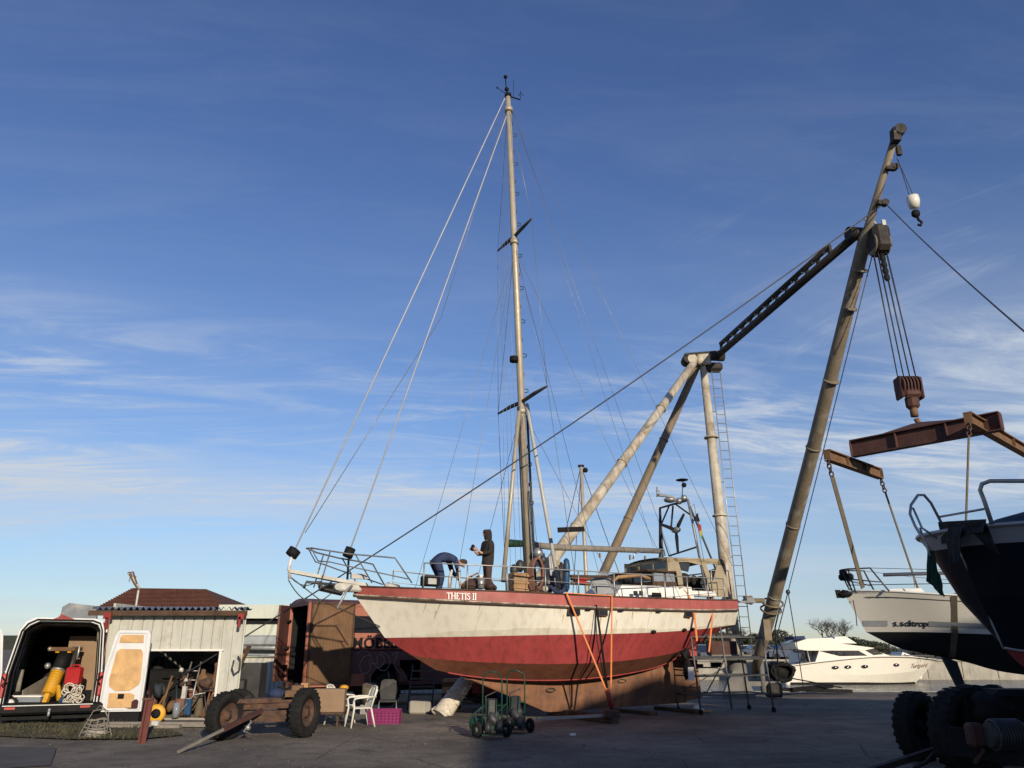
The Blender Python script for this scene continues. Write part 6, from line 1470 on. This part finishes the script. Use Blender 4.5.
m.add(vs,[(k,k+1,n+2+k,n+1+k) for k in range(n)]+[tuple(range(n+1))[::-1]],True); m.use('truck salmon'); m.box((Ln/2,-.01,zt_-.16),(Ln,.05,.08)); m.build('roof',TV)
m=MB('truck salmon'); m.tube([(0,0,zb_),(0,0,zt_-.1)],.07,8); m.box((-.02,Wd-.08,(zt_+zb_)/2),(.1,.16,zt_-zb_-.1)); m.box((-.03,Wd/2,zb_+.02),(.1,Wd,.12)); m.use('truck brown'); m.box((-.02,Wd/2,zt_-.12),(.1,Wd,.14)); m.build('rear_frame',TV)
m=MB('truck brown'); d0=Vector((-.04,Wd,0)); d1=TK(284,650,0); ang=R(178); e=d0+Vector((-.3,-.95,0)); e=Vector((-.75,1.55,0))
m.mats=['truck brown']; m.slab([Vector((-.08,Wd-.05,zb_+.12)),Vector((-.62,Wd-.95,zb_+.12)),Vector((-.62,Wd-.95,zt_-.15)),Vector((-.08,Wd-.05,zt_-.12))],.06); m.use('brick'); m.tube([(-.62,Wd-.95,zb_+.12),(-.62,Wd-.95,zt_-.15)],.035,6); rd=m.build('rear_door',TV)  # door and edge tube coloured darker so the rear looks shaded
hm=MB('black'); 
for z in(1.2,1.75,2.6): hm.box((-.2,Wd-.25,z),(.2,.3,.07),rz=1.0)
hm.build('hinge',rd)
m=MB('door ply'); pw=TK(352,650,-.12).x; 
zz0=TK(330,684,-.1).z; zz1=TK(330,603,-.1).z
m.box(((.05+pw)/2,-.08,(zz0+zz1)/2),(pw-.05,.05,zz1-zz0)); 
for k in range(14): x=.1+(pw-.15)*k/13; m.box((x,-.11,(zz0+zz1)/2),(.018,.014,zz1-zz0-.04))
m.use('dark wood'); m.box(((.05+pw)/2,-.1,zz0+.02),(pw,.06,.07)); m.box(((.05+pw)/2,-.1,zz1-.02),(pw,.06,.05)); m.box((pw,-.1,(zz0+zz1)/2),(.05,.07,zz1-zz0)); m.box((.05,-.1,(zz0+zz1)/2),(.05,.07,zz1-zz0)); m.build('side_door',TV)
m=MB('glass dark'); m.box(((wn0.x+wn1.x)/2,.05,(wz0+wz1)/2),(wn1.x-wn0.x,.02,wz1-wz0)); m.build('window',TV)
m=MB('black'); m.box(((xA+xB)/2,.45,(zo0+zo1)/2),(xB-xA,.02,zo1-zo0)); m.build('hatch_dark_sheet',TV)  # black sheet behind the side opening stands in for its unlit inside
m=MB('black'); m.box((Ln/2,-.005,zl),(Ln,.03,.035)); m.build('waist_trim',TV)
p=TK(349,645,-.03); text_mesh('MÖBEL',.45,'black','name_lettering',TV,(pw+.03,-.035,zl+.06),(1,0,0),(0,0,1),bold=.012,spacing=1.1)
m=MB('chalk'); 
def gq(px,py): v=TK(px,py,-.012); return Vector((v.x,-.012,v.z))
for pts in([(357,655),(361,651),(368,652),(372,660),(378,668),(384,663),(383,656),(378,655),(377,662)],[(371,655),(364,657),(360,664),(361,671),(366,674),(370,668),(369,660)],[(371,663),(378,664)],[(380,652),(387,655),(390,662),(386,670),(380,670),(376,666)],[(392,655),(398,652),(395,660),(394,665),(400,673)],[(370,674),(371,684),(376,690)],[(388,671),(389,680),(385,688)]):
    P=[gq(*p) for p in pts]; Q=[]
    for i in range(len(P)-1):
        for s in(0,.34,.67): Q.append(Vector([interp([tuple(v) for v in P],(i+s)/(len(P)-1),k) for k in range(3)]))
    Q.append(P[-1]); m.tube(Q,.011,4)
m.build('graffiti',TV)
wt=wheel(TV,(wc,.25,.5),(0,-1,0),.5,.3,'rust',world=False); wheel(TV,(Ln-1.1,.25,.5),(0,-1,0),.5,.3,'rust',world=False); wheel(TV,(wc,Wd-.3,.5),(0,1,0),.5,.3,'rust',world=False)
m=MB('truck salmon'); m.box((.95,-.04,.80),(1.9,.05,.36)); m.use('rust'); m.box((-.1,Wd/2,.5),(.25,Wd,.12)); m.box((3.5,Wd/2,.5),(6.8,1.0,.15)); m.box((-.12,.6,.62),(.1,.35,.2)); m.box((-.12,1.6,.62),(.1,.35,.2)); m.build('chassis',TV)
# steps and clutter behind the hull
def wl(px,py,Y): return pY(px,py,Y)
m=MB('steel dark'); a=Vector((-2.6,24.6,0)); 
for k in range(5): m.box((-2.75+.0*k,24.9+.16*k,.2+.22*k),(.7,.22,.04))
for dx in(-.36,.36): m.bar((-2.75+dx,24.8,.05),(-2.75+dx,25.7,1.25),.04,.1)
one('steps','dark grey steps leading up to the lorry\'s side hatch','steps',m)
m=MB('dark wood'); m.mats=['wood','dark wood']; m.box((-1.75,24.3,.45),(.55,.5,.9)); m.cur=1
for z in(.15,.45,.75): m.box((-1.75,24.03,z),(.57,.03,.12))
one('wooden_bin','brown wooden bin standing behind the wrapped crane leg','bin',m)
m=MB('dark wood'); rg=random.Random(12)
for i in range(30): m.box((rg.uniform(-.9,2.3),28.4+rg.uniform(-.5,.5),.12+.09*(i//4)),(2.8,.14,.08),rz=rg.uniform(-.06,.06))
m.use('red dull'); m.box((-.9,27.4,.5),(.8,.4,.4),rz=.3,bev=.05)
one('timber_stack','dark timber stack in the shade behind the sailboat keel','timber stack',m)
m=MB('rust'); m.box((.6,27.4,.5),(1.0,.6,1.0)); m.use('dark wood'); m.box((1.8,27.2,.35),(1.0,.6,.7),rz=.2); m.use('navy cloth'); m.ball((0.0,26.6,.3),(.5,.4,.3))
one('scrap_crate','rusty crates and a dark blue sack behind the front of the keel','crate',m)
# white bin bag, tyre, etc. by the truck wheel
m=MB('concrete'); m.box((-2.6,23.6,.17),(.6,.35,.34),bev=.04); one('white_box','low white plastic box beside the lorry\'s wheel','box',m)
m=MB('web brown'); m.cyl((-4.05,23.5,.3),(-4.0,23.35,.75),.22); m.use('galvanised'); m.box((-4.0,23.5,.12),(.5,.3,.24)); one('white_drum','pale round drum standing behind the magenta crate','drum',m)
# ================================================================== WAGON CHASSIS
WG=thing('farm_wagon_chassis','rusty flat wagon chassis on big treaded tyres with drawbar on the ground','wagon',(-4.9,17.6,0))
wheel(WG,(-5.78,16.9,.455),(.90,-.43,0),.455,.28,'rust'); wheel(WG,(-4.30,17.35,.48),(.97,-.25,0),.48,.25,'rust'); wheel(WG,(-5.3,20.5,.45),(.5,-.86,0),.45,.26,'rust'); wheel(WG,(-6.45,19.6,.42),(.5,-.86,0),.42,.24,'rust')
m=MB('rust'); m.bar((-5.6,17.2,.45),(-4.3,17.7,.45),.14,.14); m.bar((-6.3,19.4,.5),(-5.2,20.0,.5),.12,.12); m.bar((-5.7,17.3,.62),(-6.2,19.6,.62),.1,.14); m.bar((-4.5,17.8,.62),(-5.1,19.9,.62),.1,.14); m.bar((-5.55,17.2,.60),(-4.3,17.7,.62),.2,.1); m.bar((-5.85,18.2,.6),(-4.7,18.7,.6),.1,.12); m.bar((-5.5,17.0,.4),(-4.35,17.5,.36),.05,.12); m.box((-5.3,17.35,.72),(.9,.4,.08),rz=.4); m.build('frame',WG,True)
m=MB('rust'); m.mats=['rust beam','grey wood']; a=Vector((-5.1,17.0,.55)); b=pZ(178,752,.04); m.bar(a,lerp(a,b,.5),.08,.08); m.cur=1; m.bar(lerp(a,b,.45),b,.04,.045); m.build('drawbar',WG,True)
m=MB('galvanised'); m.tube([(-5.35,16.95,.5),(-5.2,16.7,.35),(-5.3,16.6,.2),(-5.15,16.75,.12)],.02,5); m.ball((-5.25,16.7,.25),.06,8,6); m.build('brake_line',WG,True)
m=MB('rust ochre'); m.box((-5.05,19.2,.76),(.3,.4,.14)); m.box((-5.0,19.3,.88),(.25,.35,.1),rz=.2); m.use('wood'); m.box((-4.9,19.6,.82),(.16,.2,.3)); m.use('rope'); m.box((-4.55,18.2,.70),(.12,.14,.06))
one('wood_scraps','small stack of light wood offcuts on the wagon chassis','wood scraps',m)
m=MB('navy cloth'); m.ball((-5.5,19.4,.74),(.2,.2,.12)); one('blue_rag','blue rag lying on the wagon chassis beside the wood offcuts','rag',m)
m=MB('card'); p=pZ(248/1,712,0); p=pY(262-0,700,19.0)
q=Vector((-4.35,19.0,.0)); q=pZ(330,728,0); m.box((q.x-.15,q.y+.4,.58),(.75,.5,.5),rz=.1); m.use('dark wood'); m.box((q.x-.15,q.y+.4,.3),(.8,.5,.05)); 
for dx in(-.4,.1): m.bar((q.x+dx,q.y+.3,.3),(q.x+dx,q.y+.3,0),.04,.04)
one('cardboard_box','brown cardboard box on a low stand between tyre and white chairs','box',m)
# ================================================================== CHAIRS
def plastic_chair():
    t=thing('garden_chair','x','chair',(0,0,0),group='white plastic garden chairs')
    m=MB('chair plastic'); m.box((0,0,.42),(.44,.42,.03),bev=.01); m.build('seat',t)
    # back: curved panel with slots
    m=MB('chair plastic')
    for k in range(7): 
        x=-.19+.38*k/6; c_b=.03*math.cos(k/6*3.14); m.bar((x,.20+.0,.43),(x*1.02,.33-c_b*.3,.86-.04*abs(k-3)/3),.06,.018,up=(0,-1,0))
    m.tube([(-.22,.2,.43),(-.22,.30,.78),(-.15,.34,.87),(0,.345,.89),(.15,.34,.87),(.22,.30,.78),(.22,.2,.43)],.022,6); m.build('backrest',t)
    for sx in(-1,1):
        m=MB('chair plastic'); m.tube([(sx*.22,.30,.66),(sx*.27,.05,.66),(sx*.27,-.2,.64),(sx*.25,-.24,.58)],.024,6); m.build('armrest',t)
        m=MB('chair plastic'); m.tube([(sx*.25,-.24,.60),(sx*.22,-.21,.42),(sx*.25,-.27,0)],[.022,.026,.02],6); m.build('leg',t)
        m=MB('chair plastic'); m.tube([(sx*.21,.2,.42),(sx*.25,.30,0)],[.026,.02],6); m.build('leg',t)
    return t
c1_=plastic_chair(); c1_.location=pZ(359,727,0); c1_.rotation_euler=(0,0,R(-62)); c1_['label']='white plastic garden chair with high back turned towards the boat'
c2_=dup(c1_,pZ(340,724,0),R(75),'white plastic garden chair half hidden beside the cardboard box')
m=MB('chair grey'); t=thing('dark_chair','dark grey mesh chair standing behind the magenta crate','chair',tuple(pZ(387,719,0)),R(8))
m.slab([(-.19,.2,.45),(.19,.2,.45),(.23,.3,.68),(.20,.35,.90),(.13,.36,.95),(-.13,.36,.95),(-.20,.35,.90),(-.23,.3,.68)],.03); m.build('backrest',t); MB('chair grey').box((0,0,.44),(.46,.44,.04)).build('seat',t)
for x in(-.22,.22):
    for y in(-.2,.22): MB('galvanised').tube([(x,y,.44),(x*1.1,y*1.1,0)],.014,5).build('leg',t)
t.name='mesh_chair'
q=pZ(384,724,0); m=MB('magenta'); w_,d_,h_=.74,.4,.32
for k in range(5): z=.03+k*.065; m.box((q.x,q.y-.2,z),(w_,.03,.05)); m.box((q.x,q.y+.2,z),(w_,.03,.05)); m.box((q.x-w_/2,q.y,z),(.03,d_,.05)); m.box((q.x+w_/2,q.y,z),(.03,d_,.05))
for k in range(9): x=q.x-w_/2+w_*k/8; m.box((x,q.y-.2,h_/2),(.05,.035,h_)); m.box((x,q.y+.2,h_/2),(.05,.035,h_))
m.box((q.x,q.y,.02),(w_,d_,.03)); m.box((q.x+.06,q.y+.02,h_*.5),(.03,d_,h_*.9)); m.box((q.x,q.y-.2,h_),(w_,.05,.04)); m.box((q.x,q.y+.2,h_),(w_,.05,.04))
one('magenta_crate','magenta plastic crates in front of the dark mesh chair','crate',m)
q=pZ(333,722,0); m=MB('white paint'); m.tube([(q.x-.1,q.y+.5,.0),(q.x-.1,q.y+.5,.5)],.05,8); m.box((q.x-.05,q.y+.5,.6),(.4,.3,.25),bev=.06); m.use('yellow'); m.ball((q.x+.12,q.y+.5,.78),(.12,.1,.07)); m.use('steel dark'); m.tube([(q.x+.1,q.y+.4,0),(q.x+.15,q.y+.4,.6)],.02,5)
one('bag_stand','white sack with a yellow bundle on top beside the cardboard box','sack',m)
# ================================================================== HAND TRUCKS
def handtruck():
    t=thing('hand_truck','x','hand truck',(0,0,0),group='green hand trucks')
    m=MB('green paint')
    m.tube([(-.2,0,.1),(-.2,.0,1.1),(-.18,-.0,1.22),(-.1,-.12,1.28)],.016,6); m.tube([(.2,0,.1),(.2,0,1.1),(.18,-.0,1.2),(.08,-.12,1.27),(-.1,-.12,1.28)],.016,6)
    for z in(.16,.42,.62): m.tube([(-.2,0,z),(.2,0,z)],.012,5)
    m.tube([(-.2,0,.6),(-.42,.1,.42),(-.42,.1,.1)],.013,5); m.build('frame',t)
    MB('green paint').box((0,-.12,.08),(.44,.28,.02)).build('toe_plate',t)
    for x in(-.3,.3):
        w=MB('rubber'); w.lathe([(.06,-.04),(.13,-.045),(.15,-.02),(.15,.02),(.13,.045),(.06,.04)],(x,.08,.15),(1,.9,0),18); wo_=w.build('wheel',t)
        r=MB('galvanised'); r.lathe([(.001,-.03),(.07,-.03),(.07,.03),(.001,.03)],(x,.08,.15),(1,.9,0),12); r.build('rim',wo_)
    mm=MB('steel dark'); mm.cyl((-.3,.08,.15),(.3,.08,.15),.02,n=8); mm.lump((.02,-.02,.34),(.15,.13,.17),3,.3); mm.box((-.02,.05,.6),(.22,.12,.3),bev=.03); mm.tube([(-.12,-.05,.3),(-.14,-.02,.8),(.1,0,.9)],.015,5); mm.use('green paint'); mm.box((0,-.08,.2),(.34,.05,.12)); mm.tube([(-.08,-.1,.1),(-.08,-.04,.75)],.014,5); mm.tube([(.08,-.1,.1),(.08,-.04,.75)],.014,5); mm.use('steel dark'); mm.cyl((-.14,-.12,.2),(-.04,-.14,.2),.12,n=14); mm.cyl((.1,-.12,.22),(.2,-.14,.22),.12,n=14); mm.build('axle_motor',t)
    return t
h1=handtruck(); h1.location=pZ(492,738,0); h1.rotation_euler=(0,0,R(6)); h1['label']='green hand truck with a bent handle, left one of two before the sailboat'
h2=dup(h1,pZ(516,734,0)+Vector((0,.25,0)),R(-14),'green hand truck, right one of two before the sailboat')
m=MB('green paint'); q=pZ(477,735,0); m.lathe([(.001,-.09),(.16,-.09),(.17,-.06),(.17,.06),(.16,.09),(.001,.09)],(q.x,q.y,.22),(.8,-.6,0),20); m.use('galvanised'); m.tube([(q.x,q.y,.4),(q.x+.1,q.y,.52),(q.x+.3,q.y,.62)],.012,5); m.use('steel dark'); m.box((q.x,q.y,.03),(.2,.2,.06))
one('cable_drum','small green drum on the ground left of the hand trucks','drum',m)
# ================================================================== SCAFFOLD
SC=thing('scaffold_tower','low grey rolling scaffold tower under the stern of the sailboat','scaffold',(6.3,24.1,0),R(22))
m=MB('scaffold grey'); Ls,Ds=2.5,1.1; X0=-1.35
post=[(X0,-.5),(X0+Ls,-.5),(X0,.6),(X0+Ls,.6),(X0+1.05,-.5)]
lean=-.12
def sc(x,y,z): return (x+lean*z*.6,y,z)
for x,y in post: m.tube([sc(x,y,.12),sc(x,y,2.35 if y<0 else 2.1)],.026,6)
for z in(.5,1.0,1.45,2.05):
    m.tube([sc(X0,-.5,z),sc(X0+Ls,-.5,z)],.022,5); m.tube([sc(X0,.6,z),sc(X0+Ls,.6,z)],.022,5); m.tube([sc(X0,-.5,z),sc(X0,.6,z)],.022,5); m.tube([sc(X0+Ls,-.5,z),sc(X0+Ls,.6,z)],.022,5)
m.tube([sc(X0,.6,.5),sc(X0+Ls,.6,1.45)],.018,5); m.tube([sc(X0+1.05,-.5,1.45),sc(X0+1.05,.6,.5)],.018,5); m.build('frame',SC)
m=MB('steel dark'); m.box(sc(X0+Ls/2,.05,1.5),(Ls,.9,.05)); m.box(sc(X0+Ls*.4,-.1,2.1),(1.9,.35,.05)); m.build('platform',SC)
for x,y in post[:4]:
    w=MB('rubber'); w.cyl((x-.03,y,.07),(x+.03,y,.07),.07,n=12); w.build('castor',SC)
m=MB('black'); q=TW((3.9,-1.3,1.3)); 
p=pY(688,668,22.9); m.lump(p,(.13,.1,.26),2,.35); m.lump(p+Vector((-.05,0,.36)),(.12,.1,.14),5,.35); m.use('white paint'); m.box(p+Vector((.05,-.1,-.15)),(.16,.06,.35))
one('work_gloves','black bag with a white rag hanging on the scaffold\'s left post','bag',m)
m=MB('white paint'); q=pZ(697,712,0); m.ball(q+Vector((0,0,.1)),(.12,.1,.12)); m.ball(q+Vector((.1,0,.05)),(.12,.1,.05)); m.use('yellow'); m.box(q+Vector((.25,-.1,.03)),(.3,.12,.03))
one('white_rag','white rag at the foot of the scaffold\'s left post','rag',m)
m=MB('black'); rg=random.Random(21)
for x in(0,):
    p=pY(716,664,25.0)
    m.box((p.x,p.y,p.z-.02),(.3,.2,.14)); 
m.use('rope'); m.box((p.x-.3,p.y-.1,p.z-.1),(.6,.15,.04)); m.use('chair grey'); m.box((p.x-.6,p.y,p.z-.06),(.35,.3,.12))
one('grinder','dark power tool lying on the scaffold platform','power tool',m)
# distant masts behind
DM=thing('distant_mast','thin bare mast of another yacht rising behind the crane leg','mast',(4.2,45,0))
m=MB('mast alloy'); a=pY(581,466,45); m.tube([Vector((a.x+.2,45,-.5)),a],[.12,.1],8); m.use('wire'); m.tube([a,Vector((a.x-2.6,45,2))],.02,4); m.tube([a,Vector((a.x+3.2,45,2))],.02,4); m.tube([a+Vector((0,0,-.2)),Vector((a.x-.9,44,3))],.02,4); m.use('black'); m.ball(a+Vector((.25,0,-.25)),.16,8,6); m.box(a,(.35,.2,.12)); m.build('pole',DM,True)
# small litter
m=MB('white paint'); q=pZ(573,736,0); m.box(q+Vector((0,0,.025)),(.12,.07,.05),rz=.6,bev=.01); one('paper_scrap','small white scrap lying on the yard in front of the cradle foot','litter',m)
